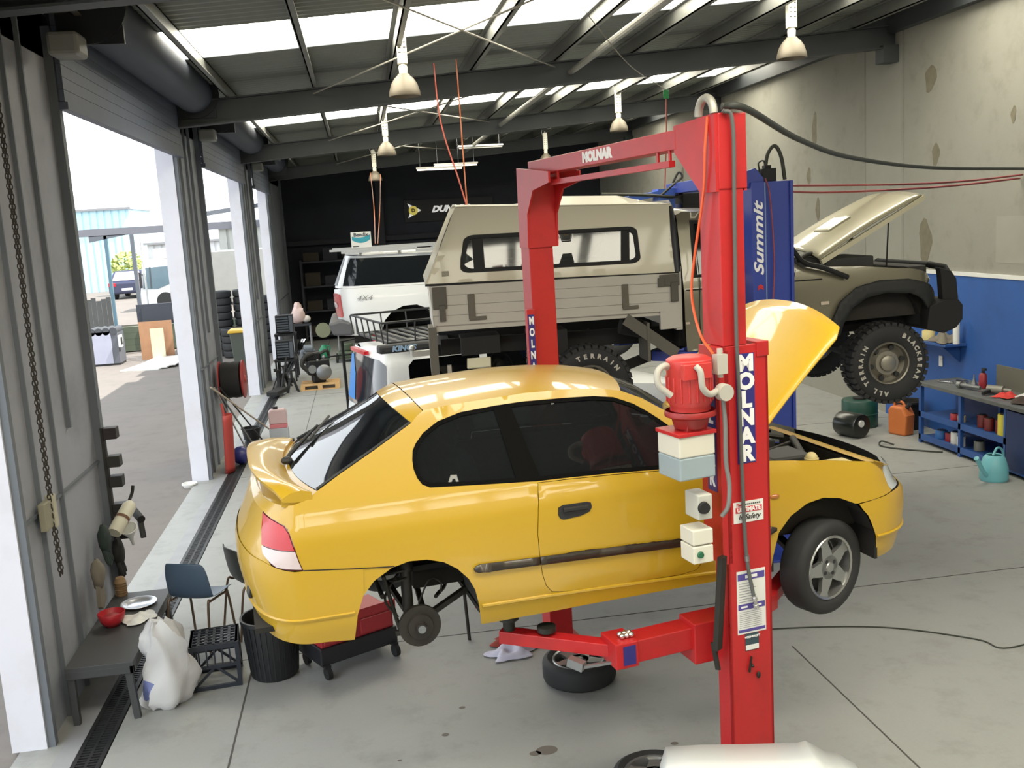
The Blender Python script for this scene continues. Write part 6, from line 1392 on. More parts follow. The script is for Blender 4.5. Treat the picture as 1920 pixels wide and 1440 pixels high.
# ================================================================== lights, leads and things at the far end
SHD = mat('lamp shade metal', '#6a6255', .5, .4, var=.08)
def bay_light(label, x, y, zb, k=1.):
    t = thing('high_bay_light', label, 'pendant light', (x, y, zb), 0, 'high bay lights')
    zt = roofz(x) - .2 - zb
    b = MB(); b.lathe([(.178, 0), (.182, .012), (.175, .06), (.15, .14), (.11, .20), (.07, .235), (.065, .25), (.062, .25), (.105, .19), (.145, .13), (.168, .05), (.175, 0)], n=32); b.build('shade', SHD, t, 50)
    b = MB(); b.lathe([(.045, .25), (.05, .33), (.035, .36), (0, .36)], n=18); b.ball((0, 0, .12), .05, .05, .09); b.build('lamp_holder', mat('lamp white', '#ddd8c4', .5), t, 50)
    b = MB(); b.box(-.055, .055, -.045, .045, .36, .80); bx = b.build('ballast_box', mat('ballast box', '#c9c7ba', .5), t, bevel=.004)
    b = MB()
    for r in range(5):
        for s_ in (-.028, .028): b.box(s_ - .014, s_ + .014, -.047, -.044, .48 + .055*r, .49 + .055*r)
    b.build('vent_slot', BLK, bx)
    b = MB(); b.bar((0, 0, .8), (0, 0, max(.82, zt)), .03, .008, (0, 1, 0)); b.tube(bez([(-.05, 0, .7), (-.09, 0, .85), (-.03, 0, max(.9, zt))]), .006, 5); b.build('hanger', STEEL, t)
bay_light('bell-shaped high bay light nearest the camera, over the yellow hatchback', .66, 11.8, 4.90)
bay_light('bell-shaped high bay light hanging second in the left row', .66, 19.5, 4.80)
bay_light('smallest bell-shaped high bay light hanging last in the left row', .56, 27, 4.70)
bay_light('bell-shaped high bay light high at the right, nearest the concrete wall', 5.42, 11.9, 5.17)
bay_light('bell-shaped high bay light hanging second in the right row', 5.28, 19.6, 5.05)
bay_light('smallest bell-shaped high bay light hanging last in the right row, above the red beam', 5.2, 27, 4.93)
TUBE = emis('fluorescent tube', '#fff0d8', 3.0)
for k, (x, y, z, on, rz, lab) in enumerate(((2.2, 26, 4.86, 1, 3, 'lit fluorescent batten, lower of the two glowing at the back'), (2.75, 27.2, 5.0, 1, 3, 'lit fluorescent batten, upper and farther of the two glowing at the back'), (3.38, 26.6, 5.4, 0, 2, 'unlit white fluorescent batten hung above the two lit ones'))):
    t = thing('fluorescent_batten', lab, 'light', (x, y, z), rz, 'fluorescent battens'); b = MB(); b.box(-.6, .6, -.05, .05, .03, .07); b.build('batten', WPL, t); b = MB(); b.cyl((-.58, 0, 0), (.58, 0, 0), .018); b.build('tube', TUBE if on else WPL, t, 60)
    b = MB(); b.cyl((-.5, 0, .07), (-.5, 0, roofz(x - .6) - z - .03), .004, n=5); b.cyl((.5, 0, .07), (.5, 0, roofz(x - .6) - z - .03), .004, n=5); b.build('suspension_wire', STEEL, t)
def line(name, lab, cat, pts, r, m_, group=None): return tag(MB().tube(bez(pts, 30), r, 6).build(name, m_, None, 60), lab, cat, group)
ORC = mat('orange lead', '#a85a35', .6)
line('orange_lead', 'left of two orange leads dropping from the light to the white ute roof rack', 'cable', [(.44, 26.8, 4.9), (.36, 21, 3.9), (.24, 15.5, 3.2)], .009, ORC, 'orange leads over the white ute')
line('orange_lead', 'right of two orange leads dropping from the light to the white ute roof rack', 'cable', [(.70, 26.8, 4.85), (.48, 21, 3.85), (.28, 15.52, 3.2)], .008, ORC, 'orange leads over the white ute')
line('red_air_line', 'red air line falling from a purlin behind the canopy of the pewter ute', 'air line', [(1.12, 13, 5.45), (1.14, 13, 4.88), (1.2, 13, 4.5), (1.34, 13, 3.98), (1.5, 13, 3.3)], .010, mat('red air line', '#a84a3c', .6))
line('orange_drop_lead', 'straight orange drop lead behind the canopy of the pewter ute', 'cable', [(1.42, 13.1, 5.5), (1.43, 13.1, 4.2), (1.44, 13.1, 3.4)], .009, ORC)
line('red_drop_line', 'thin red line hanging from a green tag down to the blue hoist', 'air line', [(3.36, 10.5, 4.6), (3.34, 10.5, 4.1), (3.31, 10.5, 3.66)], .007, mat('red air line', '#a84a3c'))
item('green_tag', 'small green tag hanging from a wire above the red hoist beam', 'tag', MB().box(-.03, .03, -.006, .006, 0, .09), mat('green tag', '#37a45c', .5), (3.36, 10.5, 4.60), 5, bevel=.004)
line('hanging_wire', 'thin wire running from a purlin down to the green tag', 'wire', [(2.45, 10.4, 5.55), (2.95, 10.5, 4.98), (3.36, 10.5, 4.69)], .005, mat('dull wire', '#8f8c80', .5))

# sign on the dark back wall
t = thing('wall_sign', 'dark tyre sign with white slanted lettering on the back wall', 'sign', (2.9, 33.1, 3.95), 0)
b = MB(); b.box(-1.35, 1.6, 0, .05, -.35, .35); b.build('board', mat('sign black', '#0d0f13', .7), t)
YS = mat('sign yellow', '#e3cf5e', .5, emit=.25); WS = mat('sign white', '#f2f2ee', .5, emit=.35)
b = MB(); b.prism([(-1.24, .26), (-.80, .02), (-1.24, -.22), (-1.14, .02)], -.01, 0, XZ); b.build('arrow', WS, t); b = MB(); b.lathe([(0, .012), (.15, .012), (.15, 0)], T(-1.06, -.01, .02) @ RX(90), 24); em = b.build('emblem', YS, t, 40); text('D', .16, BLK, em, FRONT((-1.06, -.026, .02)), bold=.008)
text('DUNLOP', .27, WS, t, FRONT((.16, -.012, .02)), bold=.014, shear=.35, wide=1.12)
b = MB()
tag(MB().box(-.1, .1, -.1, .1, 0, 6).build('back_wall_column', mat('back column', '#1d2026', .8), None), None, None, None, 'structure').location = (.75, 33.0, 0)
tag(MB().box(-2.3, 8.1, -.06, .06, 3.05, 3.2).build('back_wall_girt', mat('back column', '#1d2026'), None), None, None, None, 'structure').location = (0, 33.1, 0)
# dark storage racks at the far end
RKM = mat('rack steel', '#1b1e26', .7, var=.2)
def rack(name, lab, loc, rz, L, D, H, n):
    t = thing(name, lab, 'rack', loc, rz)
    for x in (0, L):
        for y in (0, D): b = MB(); b.box(x - .03, x + .03, y - .03, y + .03, 0, H); b.build('upright', RKM, t)
    for k in range(n): b = MB(); zz = .15 + (H - .25)*k/(n - 1); b.box(0, L, 0, D, zz, zz + .05); b.build('shelf', RKM, t)
rack('storage_rack', 'dark storage rack in the far left corner holding cartons', (-1.9, 32.2, 0), 0, 2.6, .7, 2.6, 4)
rack('storage_rack', 'dark storage rack along the back wall under the tyre sign', (.95, 32.2, 0), 0, 2.8, .7, 2.6, 4)
random.seed(4)
ordw = ['lowest', 'second', 'third', 'top']
for r, x0 in enumerate((-1.8, 1.05)):
    for k in range(4):
        zz = .15 + 2.35*k/3 + .05
        for j in range(4):
            w, hgt = random.uniform(.35, .5), random.uniform(.25, .45)
            o = item('carton', 'dim brown carton, %s from the left on the %s shelf of the %s rack' % (['first', 'second', 'third', 'fourth'][j], ordw[k], ['far-left', 'under-sign'][r]), 'carton', MB().box(0, w, 0, .45, 0, hgt).box(w*.45, w*.55, -.001, .451, .001, hgt + .002), mat('dim carton %d' % (j % 2), ('#2b241c', '#22242a')[j % 2], .9), (x0 + .62*j, 32.3, zz + .004), 0, 'cartons on the dark racks')
# metal drawer towers by the last pier
LOUV = mat('louvred grey', '#5b6472', .5, .2)
for k, (y, z0) in enumerate(((24.2, 1.1), (23.6, .55))):
    t = thing('louvred_box', ('upper', 'lower')[k] + ' grey louvred metal box stacked on the dark stand at the third pier', 'parts box', (-1.95, y, z0), 0)
    b = MB(); b.box(-.2, .2, 0, .4, 0, .42); b.build('box', RKM, t); b = MB()
    for j in range(6): b.box(-.17, .10, -.03, .0, .04 + .06*j, .075 + .06*j); 
    b.box(.12, .2, -.03, 0, .02, .40); b.build('louvre', LOUV, t)
t = thing('dark_stand', 'dark metal stand holding louvred boxes at the third pier', 'stand', (-1.95, 23.9, 0)); b = MB(); b.box(-.25, .25, -.35, .75, .48, .53); b.build('shelf', RKM, t)
b = MB(); b.box(-.25, .25, .25, .75, 1.03, 1.08); b.build('shelf', RKM, t)
for x in (-.22, .22):
    for y in (-.32, .28, .72): b = MB(); b.box(x - .02, x + .02, y - .02, y + .02, 0, 1.08 if y > 0 else .53); b.build('leg', RKM, t)
# trolley with a pale bag, green jug, mower
t = thing('hand_cart', 'tall dark cart carrying a pale pink bag at the far left', 'cart', (-1.75, 27.6, 0), 0)
b = MB(); b.box(-.25, .25, -.2, .2, .95, 1.0); b.build('top', RKM, t); b = MB(); b.box(-.25, .25, -.2, .2, .2, .25); b.build('shelf', RKM, t)
for x in (-.23, .23):
    for y in (-.18, .18): b = MB(); b.cyl((x, y, 0), (x, y, .95), .018); b.build('leg', mat('pale tube', '#8d9096', .5, .5), t)
t = thing('parts_bag', 'pale pink bag of parts on top of the tall dark cart', 'bag', (-1.82, 27.6, 1.025)); b = MB(); b.ball((0, 0, .22), .2, .17, .24, 10, 7, jit=.22); b.ball((.0, .05, .4), .1, .12, .16, 8, 6, jit=.25); b.build('bag', mat('pale pink bag', '#cbb0aa', .7, var=.15), t, 60); b = MB(); b.ball((.2, 0, .1), .13, .12, .1, 12, 8); b.build('bundle', mat('pale bundle', '#c9c4c0', .7), t, 60)
t = thing('grey_pump', 'grey machine on the floor under the tall dark cart', 'pump', (-1.6, 26.9, 0)); b = MB(); b.box(-.2, .2, -.15, .15, .05, .35); b.cyl((-.1, -.16, .4), (.15, -.16, .4), .1); b.build('body', mat('grey machine', '#6b737c', .5, .3), t, 40, bevel=.02); b = MB(); b.box(-.22, .22, -.17, .17, 0, .05); b.build('base', BLK, t)
t = thing('green_jug', 'green plastic jug on the floor beside the grey machine', 'jug', (-1.2, 27.2, 0)); GJ = mat('green plastic', '#17805a', .45); b = MB(); b.lathe([(0, 0), (.13, 0), (.14, .05), (.13, .28), (.06, .38), (.05, .42), (0, .42)], n=24); b.build('body', GJ, t, 50); b = MB(); b.tube(bez([(.05, 0, .38), (.17, 0, .36), (.13, 0, .15)]), .018, 6); b.build('handle', GJ, t, 60)
t = thing('lawn_mower', 'upright mower with pale folded handles at the far left', 'mower', (-.55, 26.6, 0)); b = MB(); b.box(-.25, .25, -.3, .3, .1, .28); b.cyl((0, 0, .28), (0, 0, .48), .15); b.build('deck', mat('mower green', '#3c4a38', .6), t, 40, bevel=.03)
b = MB()
for x in (-.22, .22): b.tube([(x, .2, .25), (x, .35, .9), (x*.8, .3, 1.15)], .018, 6)
b.cyl((-.19, .3, .95), (.19, .3, .95), .016); b.build('handle', mat('pale tube', '#a9ab98', .5, .3), t, 60)
for x in (-.28, .28):
    for y in (-.25, .25): b = MB(); b.lathe([(0, -.03), (.1, -.03), (.1, .03), (0, .03)], T(x, y, .1) @ RY(90), 18); b.build('wheel', BLK, t, 40)
b = MB(); b.lathe([(0, -.05), (.2, -.05), (.2, .05), (0, .05)], T(-.6, .2, .85) @ RX(80), 20); b.build('catcher', mat('mower khaki', '#6d7259', .7), t, 40)
# engine on a pallet, stands, ramps
t = thing('timber_pallet', 'pale timber pallet on the floor carrying an engine', 'pallet', (-1.12, 22.3, 0), 0)
for k in range(6): b = MB(); b.box(-.42, .42, -.35 + .125*k, -.26 + .125*k, .10, .125); b.build('slat', WOOD, t)
for x in (-.38, 0, .38): b = MB(); b.box(x - .05, x + .05, -.35, .36, .02, .10); b.build('bearer', WOOD, t)
for y in (-.36, .27): b = MB(); b.box(-.42, .42, y, y + .09, 0, .02); b.build('base_board', WOOD, t)
t = thing('loose_engine', 'dark oily engine block sitting on the timber pallet', 'engine', (-1.15, 22.3, .125), 10)
b = MB(); b.cbox((0, 0, .36), (.5, .42, .34)); b.cbox((-.1, 0, .6), (.36, .3, .2)); b.cbox((0, .0, .1), (.3, .3, .2)); b.build('block', mat('engine black', '#1a1a1c', .4, .5, var=.4, scale=10), t, bevel=.04)
b = MB(); b.lathe([(0, .05), (.1, .05), (.17, .0), (.18, -.08), (.1, -.1)], T(.1, -.24, .24) @ RX(90), 22); b.build('gearbox_bell', mat('cast alloy', '#77797c', .4, .7, var=.2), t, 40)
b = MB(); b.tube(bez([(-.25, -.2, .3), (-.36, -.2, .45), (-.28, -.2, .62), (-.1, -.2, .68)]), .05, 10); b.tube(bez([(.05, -.2, .66), (.2, -.22, .72), (.26, -.1, .55)]), .035, 8); b.build('manifold', OILY, t, 60)
b = MB(); b.lathe([(0, .02), (.09, .02), (.09, -.02), (0, -.02)], T(-.15, -.23, .33) @ RX(90), 20); b.ball((.12, -.2, .58), .04); b.ball((-.02, -.22, .52), .03); b.build('pulley_set', STEEL, t, 40)
def axle_stand(lab, loc, rz):
    t = thing('axle_stand', lab, 'axle stand', loc, rz, 'black axle stands'); b = MB()
    for k in range(4): a = pi/4 + k*pi/2; b.bar((.17*cos(a), .17*sin(a), 0), (.04*cos(a), .04*sin(a), .3), .05, .02, (cos(a), sin(a), 0))
    b.build('base', BLK, t); b = MB(); b.cyl((0, 0, .2), (0, 0, .45), .03); b.box(-.09, .09, -.03, .03, .45, .48); b.box(-.09, -.06, -.03, .03, .48, .52); b.box(.06, .09, -.03, .03, .48, .52); b.build('ratchet_post', BLK, t)
axle_stand('black axle stand standing just left of the timber pallet', (-1.72, 22.0, 0), 10); axle_stand('black axle stand standing farthest from the timber pallet', (-2.02, 22.2, 0), 40); axle_stand('black axle stand behind the other two by the third pier', (-1.95, 22.9, 0), 25)
t = thing('trolley_jack', 'black trolley jack on the floor by the third pier', 'jack', (-2.0, 21.5, 0), 75); b = MB(); b.box(-.35, .35, -.13, .13, .06, .16); b.build('frame', BLK, t, bevel=.02); b = MB(); b.bar((.25, 0, .14), (.75, 0, .75), .035, .035); b.build('handle', BLK, t)
for k in range(2):
    t = thing('loading_ramp', ('nearer', 'farther')[k] + ' of two long black ramps lying on the floor behind the white wagon', 'ramp', (.42, 22.6 + 1.5*k, 0), 6, 'black ramps'); b = MB(); b.prism([(-.75, 0), (-.9, .02), (-.75, .10), (1.4, .14), (1.4, 0)], -.18, .18, XZ); b.build('ramp', mat('black ramp', '#2b2c2c', .8), t); b = MB()
    for j in range(8): b.box(-.6 + .25*j, -.57 + .25*j, -.17, .17, .10 + .004*j, .125 + .005*j)
    b.build('tread', mat('black ramp', '#2b2c2c'), t)
# ================================================================== the yard outside the doors
b = MB(); b.box(-60, -3.2, 33.6, 95, -.1, .85); struct(b.build('ground_terrace', GROUND))
RETM = mat('retaining sleeper', '#5d6654', .9, var=.2, scale=2)
b = MB()
for k in range(4): b.box(-9.0, -4.2, 33.4, 33.6, .2*k + .004, .2*k + .2)
for x in (-8.9, -7.2, -5.5): b.box(x, x + .1, 33.35, 33.4, 0, .85)
struct(b.build('retaining_wall', RETM))
PB = mat('carport steel', '#4d6d7c', .5, .1); PD = mat('carport dark steel', '#5b6068', .5)
t = thing('carport', 'open steel carport frame in the yard with slim posts and a long beam', 'carport', (-9, 31.5, 0))
b = MB(); b.box(-.3, 6.2, 0, .12, 3.72, 3.94); b.build('beam', mat('carport beam', '#6f7078', .5), t)
for x, m_, w_ in ((1.42, PB, .09), (2.17, PD, .11)): b = MB(); b.box(x, x + w_, 0, .1, -.03, 3.72); b.build('post', m_, t)
b = MB(); b.prism([(1.0, 3.55), (2.2, 3.74), (1.0, 3.74)], .0, .1, XZ); b.build('gusset', PD, t)
b = MB(); b.bar((3.6, .8, 4.15), (6.3, 2.4, 4.5), .1, .14); b.build('rafter', PD, t)
b = MB(); b.cyl((2.42, .3, -.03), (2.42, .3, 3.6), .03); b.build('downpipe', WPL, t)
t = thing('timber_fence', 'dark weathered timber fence section left of the carport post', 'fence', (-9.6, 32.4, .0)); b = MB()
for k in range(12): b.box(.15*k, .15*k + .14, 0, .03, 0, 1.75 + .05*(k % 3))
b.build('paling', mat('dark paling', '#4b4d4c', .9, var=.2), t)
t = thing('metal_cabinet', 'pale lilac metal cabinet with a dark rounded top standing in the yard', 'cabinet', (-7.98, 30.0, -.03), 0)
b = MB(); b.box(0, .62, 0, .8, .06, 1.0); b.build('body', mat('lilac cabinet', '#a9abbe', .5), t, bevel=.01); b = MB(); b.box(.62, .80, .02, .8, .06, 1.02); b.build('side', mat('cabinet side', '#55585f', .6), t); b = MB()
for k in range(4): b.cyl((.1 + .2*k, .0, 1.0), (.1 + .2*k, .8, 1.0), .11)
b.build('lid', mat('cabinet lid', '#3c3f44', .7), t, 50); b = MB(); b.box(0, .8, .05, .75, 0, .06); b.build('plinth', DARK, t)
t = thing('meter_box', 'small white framed box on the side of the lilac cabinet', 'meter box', (-7.15, 30.1, .5)); b = MB(); b.box(0, .06, -.18, .12, 0, .34); b.build('frame', WPL, t); b = MB(); b.box(.0, .065, -.13, .07, .06, .28); b.build('glass', BLK, t)
item('plywood_sheet', 'orange-brown plywood sheet leaning up in the yard', 'sheet', MB().box(0, .95, 0, .03, 0, 1.15), mat('plywood', '#a87a58', .8, var=.2), (-6.72, 30.75, -.03), 3)
item('cream_board', 'narrow cream board leaning in front of the plywood sheet', 'board', MB().box(0, .38, 0, .03, 0, .95), mat('cream board', '#c6bfa4', .7), (-6.36, 30.5, -.03), 2)
for k in range(3): item('cladding_offcut', ('top', 'middle', 'bottom')[2 - k] + ' white panel of the small pile lying flat on the yard concrete', 'panel', MB().box(-.55, .55, -1.1, 1.1, 0, .03), mat('white panel', '#dcdcd6', .6, var=.05), (-6.02 + .1*k, 29.3 + .12*k, -.03 + .031*k), -14 + 5*k, 'white panels on the yard')
item('skip_panel', 'long dark panel propped above the plywood sheet', 'panel', MB().box(-.1, 1.4, 0, .1, 0, .62).box(.05, 1.3, -.02, 0, .1, .52), mat('dark panel', '#2e333c', .7), (-6.7, 31.1, 1.0), 0)
b = MB(); b.box(0, .1, 0, .1, 0, 1.0); b.box(1.1, 1.2, 0, .1, 0, 1.0); o = tag(b.build('panel_trestle', PD, None), 'dark trestle legs carrying the long dark panel', 'trestle'); o.location = (-6.65, 31.1, -.03)
# tyres
def tyre_stack(x, y, n, R, lab, z0=-.03, w=.215):
    global _ty
    for k in range(n):
        nm = 'topmost tyre' if k == n - 1 else ('bottom tyre' if k == 0 else '%s tyre from the ground' % ['', 'second', 'third', 'fourth', 'fifth', 'sixth', 'seventh', 'eighth', 'ninth'][k])
        if _ty is None:
            _ty = tyre_mb(.33, .215, .2, I4).build('used_tyre', RUB, None, 50); o = _ty
        else: o = _ty.copy(); C.objects.link(o)
        o.location = (x + random.uniform(-.02, .02), y + random.uniform(-.02, .02), z0 + .108 + w*k); o.scale = (R/.33, R/.33, 1)
        tag(o, nm + ' in ' + lab, 'tyre', 'tyres stacked in the yard')
_ty = None
random.seed(2)
tyre_stack(-4.25, 30.5, 9, .32, 'the tall stack nearest the hose-reel pier')
tyre_stack(-3.58, 30.7, 9, .32, 'the tall stack second from the hose-reel pier')
tyre_stack(-4.97, 30.2, 5, .30, 'the short stack partly behind the hose-reel pier')
tyre_stack(-2.95, 30.4, 8, .32, 'the stack in the last doorway')
tyre_stack(-5.15, 31.7, 4, .36, 'the squat stack by the cream board')
tyre_stack(-3.9, 29.8, 4, .32, 'the low front stack by the hose-reel pier')
tub('white_bucket', 'white bucket on the squat tyre stack beside the cream board', (-5.13, 31.7, .83), .18, .32, mat('grey white bucket', '#b9b9ae', .6))
t = thing('wheelie_bin', 'dark green wheelie bin with a yellow lid outside the middle doorway', 'wheelie bin', (-2.98, 24.6, -.03), 0); b = MB(); b.prism([(-.2, .1), (.2, .1), (.28, 1.2), (-.28, 1.2)], -.28, .28, XZ); b.build('body', mat('bin green', '#3d4238', .6), t, bevel=.02); b = MB(); b.prism([(-.32, 1.2), (.31, 1.2), (.29, 1.26), (-.3, 1.28)], -.32, .32, XZ); b.build('lid', mat('bin yellow', '#d6a92c', .5), t, bevel=.02)
for y in (-.2, .2): b = MB(); b.lathe([(0, -.03), (.1, -.03), (.1, .03), (0, .03)], T(-.2, y, .1) @ RX(90), 16); b.build('wheel', BLK, t, 40)
# truck, car, buildings
t = thing('delivery_truck', 'white cab-over delivery truck parked in the yard behind the carport', 'truck', (-8.55, 40, .85), 0)
b = MB(); b.prism([(.0, .15), (.05, .75), (.22, 1.85), (.4, 1.95), (1.75, 1.95), (1.75, .3), (1.3, .3), (1.2, .12)], 0, 1.9, XZ); b.build('cab', mat('truck white', '#e6e8ea', .35), t, bevel=.04)
b = MB(); b.prism([(.16, .85), (.28, 1.65), (1.2, 1.68), (1.2, 1.0), (.7, .82)], -.015, 0, XZ); b.build('door_window', mat('truck glass', '#5d7480', .15), t); b = MB(); b.prism([(.44, .86), (.50, .88), (.52, 1.67), (.46, 1.67)], -.02, 0, XZ); b.build('window_bar', mat('window bar', '#3f4a50', .5), t)
b = MB(); b.box(1.15, 1.3, -.02, 0, .45, .7); b.build('vent', mat('grey vent', '#6a6a6c', .6), t); b = MB(); b.box(.1, .16, -.25, -.05, .9, 1.5); b.bar((.2, 0, 1.4), (.13, -.12, 1.4), .03, .03); b.build('door_mirror', DARK, t)
b = MB(); b.box(1.85, 6.5, -.05, 2.05, .6, 2.1); b.build('cargo_body', mat('cargo grey', '#9a9a94', .6), t); b = MB(); b.box(.6, 1.6, .3, 1.6, 1.97, 2.35); b.build('air_deflector', mat('cream deflector', '#c9c6b6', .5), t, bevel=.05)
for x in (.95, 5.2):
    for y in (.1, 1.8): b = MB(); b.lathe([(0, -.12), (.32, -.12), (.35, -.08), (.35, .08), (.32, .12), (0, .12)], T(x, y, .35) @ RX(90), 28); b.build('wheel', RUB, t, 40)
t = thing('parked_hatch', 'dark blue car parked beyond the carport with its red tail lamps showing', 'car', (-12.1, 50, .85), 0)
CB = mat('dark blue car', '#232a4a', .3, coat=.5)
b = MB(); b.box(0, 1.75, 0, 4.0, .25, .85); b.build('body', CB, t, bevel=.1); b = MB(); b.add([(.05, .1, .85), (1.7, .1, .85), (1.7, 3.0, .85), (.05, 3.0, .85), (.25, .5, 1.35), (1.5, .5, 1.35), (1.5, 2.2, 1.35), (.25, 2.2, 1.35)], [(0, 1, 5, 4), (1, 2, 6, 5), (2, 3, 7, 6), (3, 0, 4, 7), (4, 5, 6, 7)]); b.build('cabin', CB, t)
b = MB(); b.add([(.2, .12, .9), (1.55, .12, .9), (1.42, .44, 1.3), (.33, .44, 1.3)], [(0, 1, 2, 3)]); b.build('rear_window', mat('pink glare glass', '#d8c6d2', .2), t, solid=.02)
for x in (.02, 1.38): b = MB(); b.box(x, x + .35, -.03, .05, .62, .80); b.build('tail_lamp', mat('red lens', '#d0202a'), t, bevel=.02)
b = MB(); b.box(.62, 1.12, -.03, 0, .42, .53); b.build('number_plate', WPL, t)
for x in (.15, 1.6):
    for y in (.7, 3.2): b = MB(); b.lathe([(0, -.1), (.3, -.1), (.3, .1), (0, .1)], T(x, y, .3) @ RY(90), 20); b.build('wheel', RUB, t, 40)
def building(name, lab, x0, x1, y, h, m_, z0=.85, band=None, D=6):
    t = thing(name, lab, 'building', (x0, y, z0)); b = MB(); n = int((x1 - x0)/.4)
    b.box(0, x1 - x0, .06, D, 0, h)
    for k in range(n): b.box(.4*k + .03, .4*k + .32, 0, .06, 0, h)
    b.build('wall', m_, t); b = MB(); b.box(-.15, x1 - x0 + .15, -.2, D, h, h + .12); b.build('roof', mat('roof grey', '#8a8b8e', .6), t)
    if band: b = MB(); b.box(0, x1 - x0, -.05, 0, band, band + .12); b.build('band', WPL, t)
    return t
building('grey_shed', 'pale grey clad shed filling the middle and last doorways', -5.9, 3.5, 44, 3.0, mat('shed cladding', '#a9aba6', .6), .85, 2.0)
building('blue_shed', 'bright sky-blue shed far across the yard', -19, -12.9, 60, 4.6, mat('sky blue cladding', '#bfe6f5', .5), .85)
building('white_shed', 'white shed behind the delivery truck', -11.3, -5.5, 56, 2.5, mat('white cladding', '#d4d6d8', .6), .85)
t = thing('rooftop_unit', 'grey cooling unit on the roof of the white shed', 'air conditioner', (-10.4, 57, 3.47)); b = MB(); b.box(0, 1.0, 0, 1, 0, .6); b.build('case', mat('grey case', '#8f9294', .6), t, bevel=.08); b = MB(); b.lathe([(0, .62), (.35, .62), (.35, .58)], T(.5, .5, 0), 20); b.build('fan_guard', DARK, t)
t = thing('yard_tree', 'sunlit yellow-green tree beside the sky-blue shed', 'tree', (-12.2, 54.5, .85)); b = MB(); b.cyl((0, 0, 0), (.1, 0, 1.2), .1, .06); b.build('trunk', mat('bark', '#5a4a3a', .9), t, 60)
random.seed(8); b = MB()
for k in range(420):
    a, c, r = random.uniform(0, 2*pi), random.uniform(-1, 1), random.uniform(.5, 1.)**.5; q = math.sqrt(1 - c*c); p = V((.1 + .8*r*q*cos(a), .8*r*q*sin(a), 1.5 + .75*r*c)); u = V((random.uniform(-1, 1), random.uniform(-1, 1), random.uniform(-1, 1))).normalized() * .16; v = u.orthogonal().normalized() * .07
    b.add([p - u, p + v, p + u, p - v], [(0, 1, 2, 3)])
b.build('foliage', mat('yellow green leaves', '#a9b562', .7, var=.3), t)
# ================================================================== twin parts: left and right pieces become parts of their own
def islands(me):
    n = len(me.vertices); par = list(range(n))
    def find(a):
        while par[a] != a: par[a] = par[par[a]]; a = par[a]
        return a
    for e in me.edges:
        a, b_ = find(e.vertices[0]), find(e.vertices[1])
        if a != b_: par[a] = b_
    return [find(i) for i in range(n)]
def split_sides(o, mid, force=False):
    """cut a part that has a near and a far twin into two parts"""
    me = o.data; isl = islands(me); box = {}
    for i, r in enumerate(isl):
        y = me.vertices[i].co.y; lo, hi = box.get(r, (y, y)); box[r] = (min(lo, y), max(hi, y))
    if any(lo < mid - .02 and hi > mid + .02 for lo, hi in box.values()): return
    side = [(box[r][0] + box[r][1]) / 2 > mid for r in isl]
    if all(side) or not any(side): return
    mats = list(me.materials); sm = me.polygons[0].use_smooth
    for want in (False, True):
        idx = {}; vs = []
        for i in range(len(me.vertices)):
            if side[i] == want: idx[i] = len(vs); vs.append(tuple(me.vertices[i].co))
        fs = [tuple(idx[v] for v in p.vertices) for p in me.polygons if side[p.vertices[0]] == want]
        m2 = bpy.data.meshes.new(me.name); m2.from_pydata(vs, [], fs); m2.update()
        for m_ in mats: m2.materials.append(m_)
        if sm: m2.shade_smooth(); m2.set_sharp_from_angle(angle=radians(50))
        if want:
            c = o.copy(); C.objects.link(c); c.data = m2
        else: keep = m2
    o.data = keep
MID = {'hatchback_car': 0., 'canopy_ute': .93, 'dual_cab_ute': .93, 'white_wagon': .9}
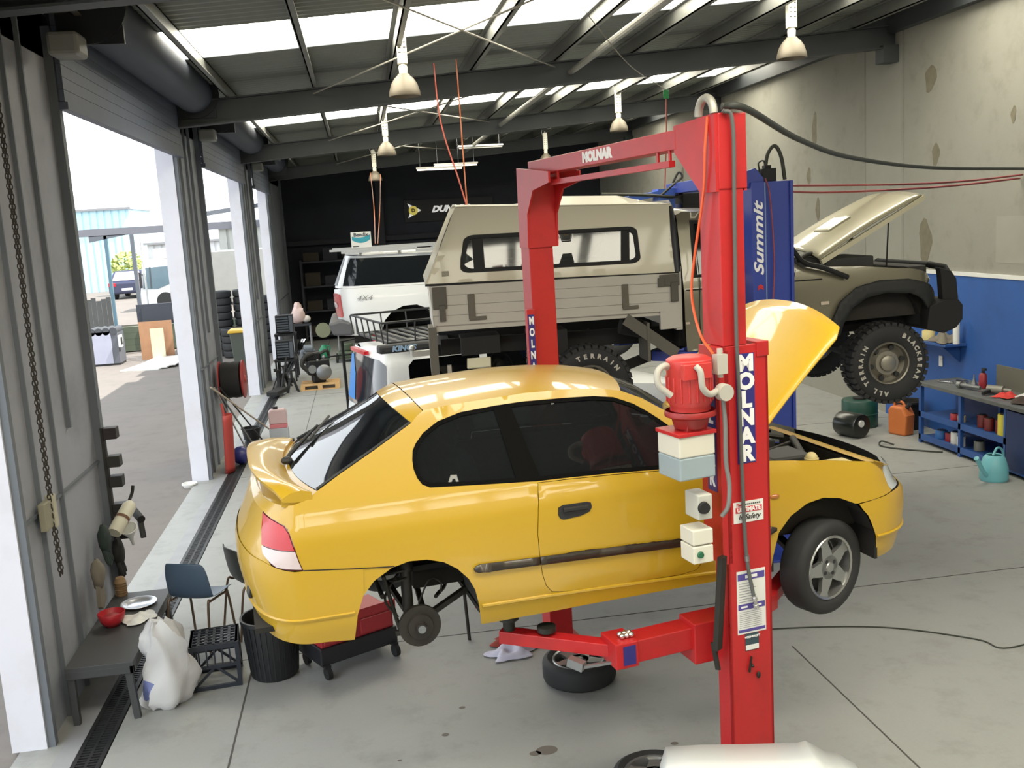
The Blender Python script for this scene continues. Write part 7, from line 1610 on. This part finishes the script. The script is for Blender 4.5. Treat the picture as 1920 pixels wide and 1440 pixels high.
for rname, mid in MID.items():
    r = bpy.data.objects[rname]
    for o in list(r.children_recursive):
        if o.name.split('.')[0] in ('window_seal', 'side_moulding', 'sill_skirt', 'headlamp', 'door_pillar', 'grille', 'wheel_arch_liner', 'wheel_flare', 'mudguard', 'door_seam', 'door_window', 'cab_window', 'canopy_window', 'canopy_corner', 'side_window', 'rear_reflector', 'slider_bar', 'bar_hoop', 'roof_rack', 'wing_rail', 'latch', 'hinge', 'mudguard', 'canopy_end', 'front_strut', 'bumper_seam', 'wing_seal'): split_sides(o, mid)

def explode(o, tol=.004):
    """each separate piece of a part becomes a part of its own"""
    me = o.data; isl = islands(me); box = {}
    for i, r in enumerate(isl):
        c = me.vertices[i].co; b_ = box.setdefault(r, [list(c), list(c)])
        for k in range(3): b_[0][k] = min(b_[0][k], c[k]); b_[1][k] = max(b_[1][k], c[k])
    keys = list(box); grp = {k: k for k in keys}
    def root(k):
        while grp[k] != k: k = grp[k]
        return k
    for i, a in enumerate(keys):
        for c in keys[i+1:]:
            if all(box[a][0][k] <= box[c][1][k] + tol and box[c][0][k] <= box[a][1][k] + tol for k in range(3)): grp[root(a)] = root(c)
    roots = sorted({root(k) for k in keys})
    if len(roots) < 2: return
    side = [roots.index(root(r)) for r in isl]; mats = list(me.materials); sm = me.polygons[0].use_smooth
    for g in range(len(roots)):
        idx = {}; vs = []
        for i in range(len(me.vertices)):
            if side[i] == g: idx[i] = len(vs); vs.append(tuple(me.vertices[i].co))
        m2 = bpy.data.meshes.new(me.name); m2.from_pydata(vs, [], [tuple(idx[v] for v in p.vertices) for p in me.polygons if side[p.vertices[0]] == g]); m2.update()
        for m_ in mats: m2.materials.append(m_)
        if sm: m2.shade_smooth(); m2.set_sharp_from_angle(angle=radians(50))
        if g == 0: first = m2
        else: c = o.copy(); C.objects.link(c); c.data = m2
    o.data = first
for o in list(bpy.data.objects):
    if o.type == 'MESH' and o.parent and o.name.split('.')[0] in ('blue_band', 'underbody_box', 'swing_arm', 'bumper_seam', 'lift_pad', 'canopy_end', 'rear_reflector', 'tow_bar', 'caster', 'bracket', 'suspension_wire', 'slider_bar', 'spoiler_foot', 'wing_seal', 'drum_bracket', 'vent_slot', 'gas_strut', 'indicator', 'pulley_set', 'lug_nut', 'vent_hole', 'locking_pin'): explode(o)
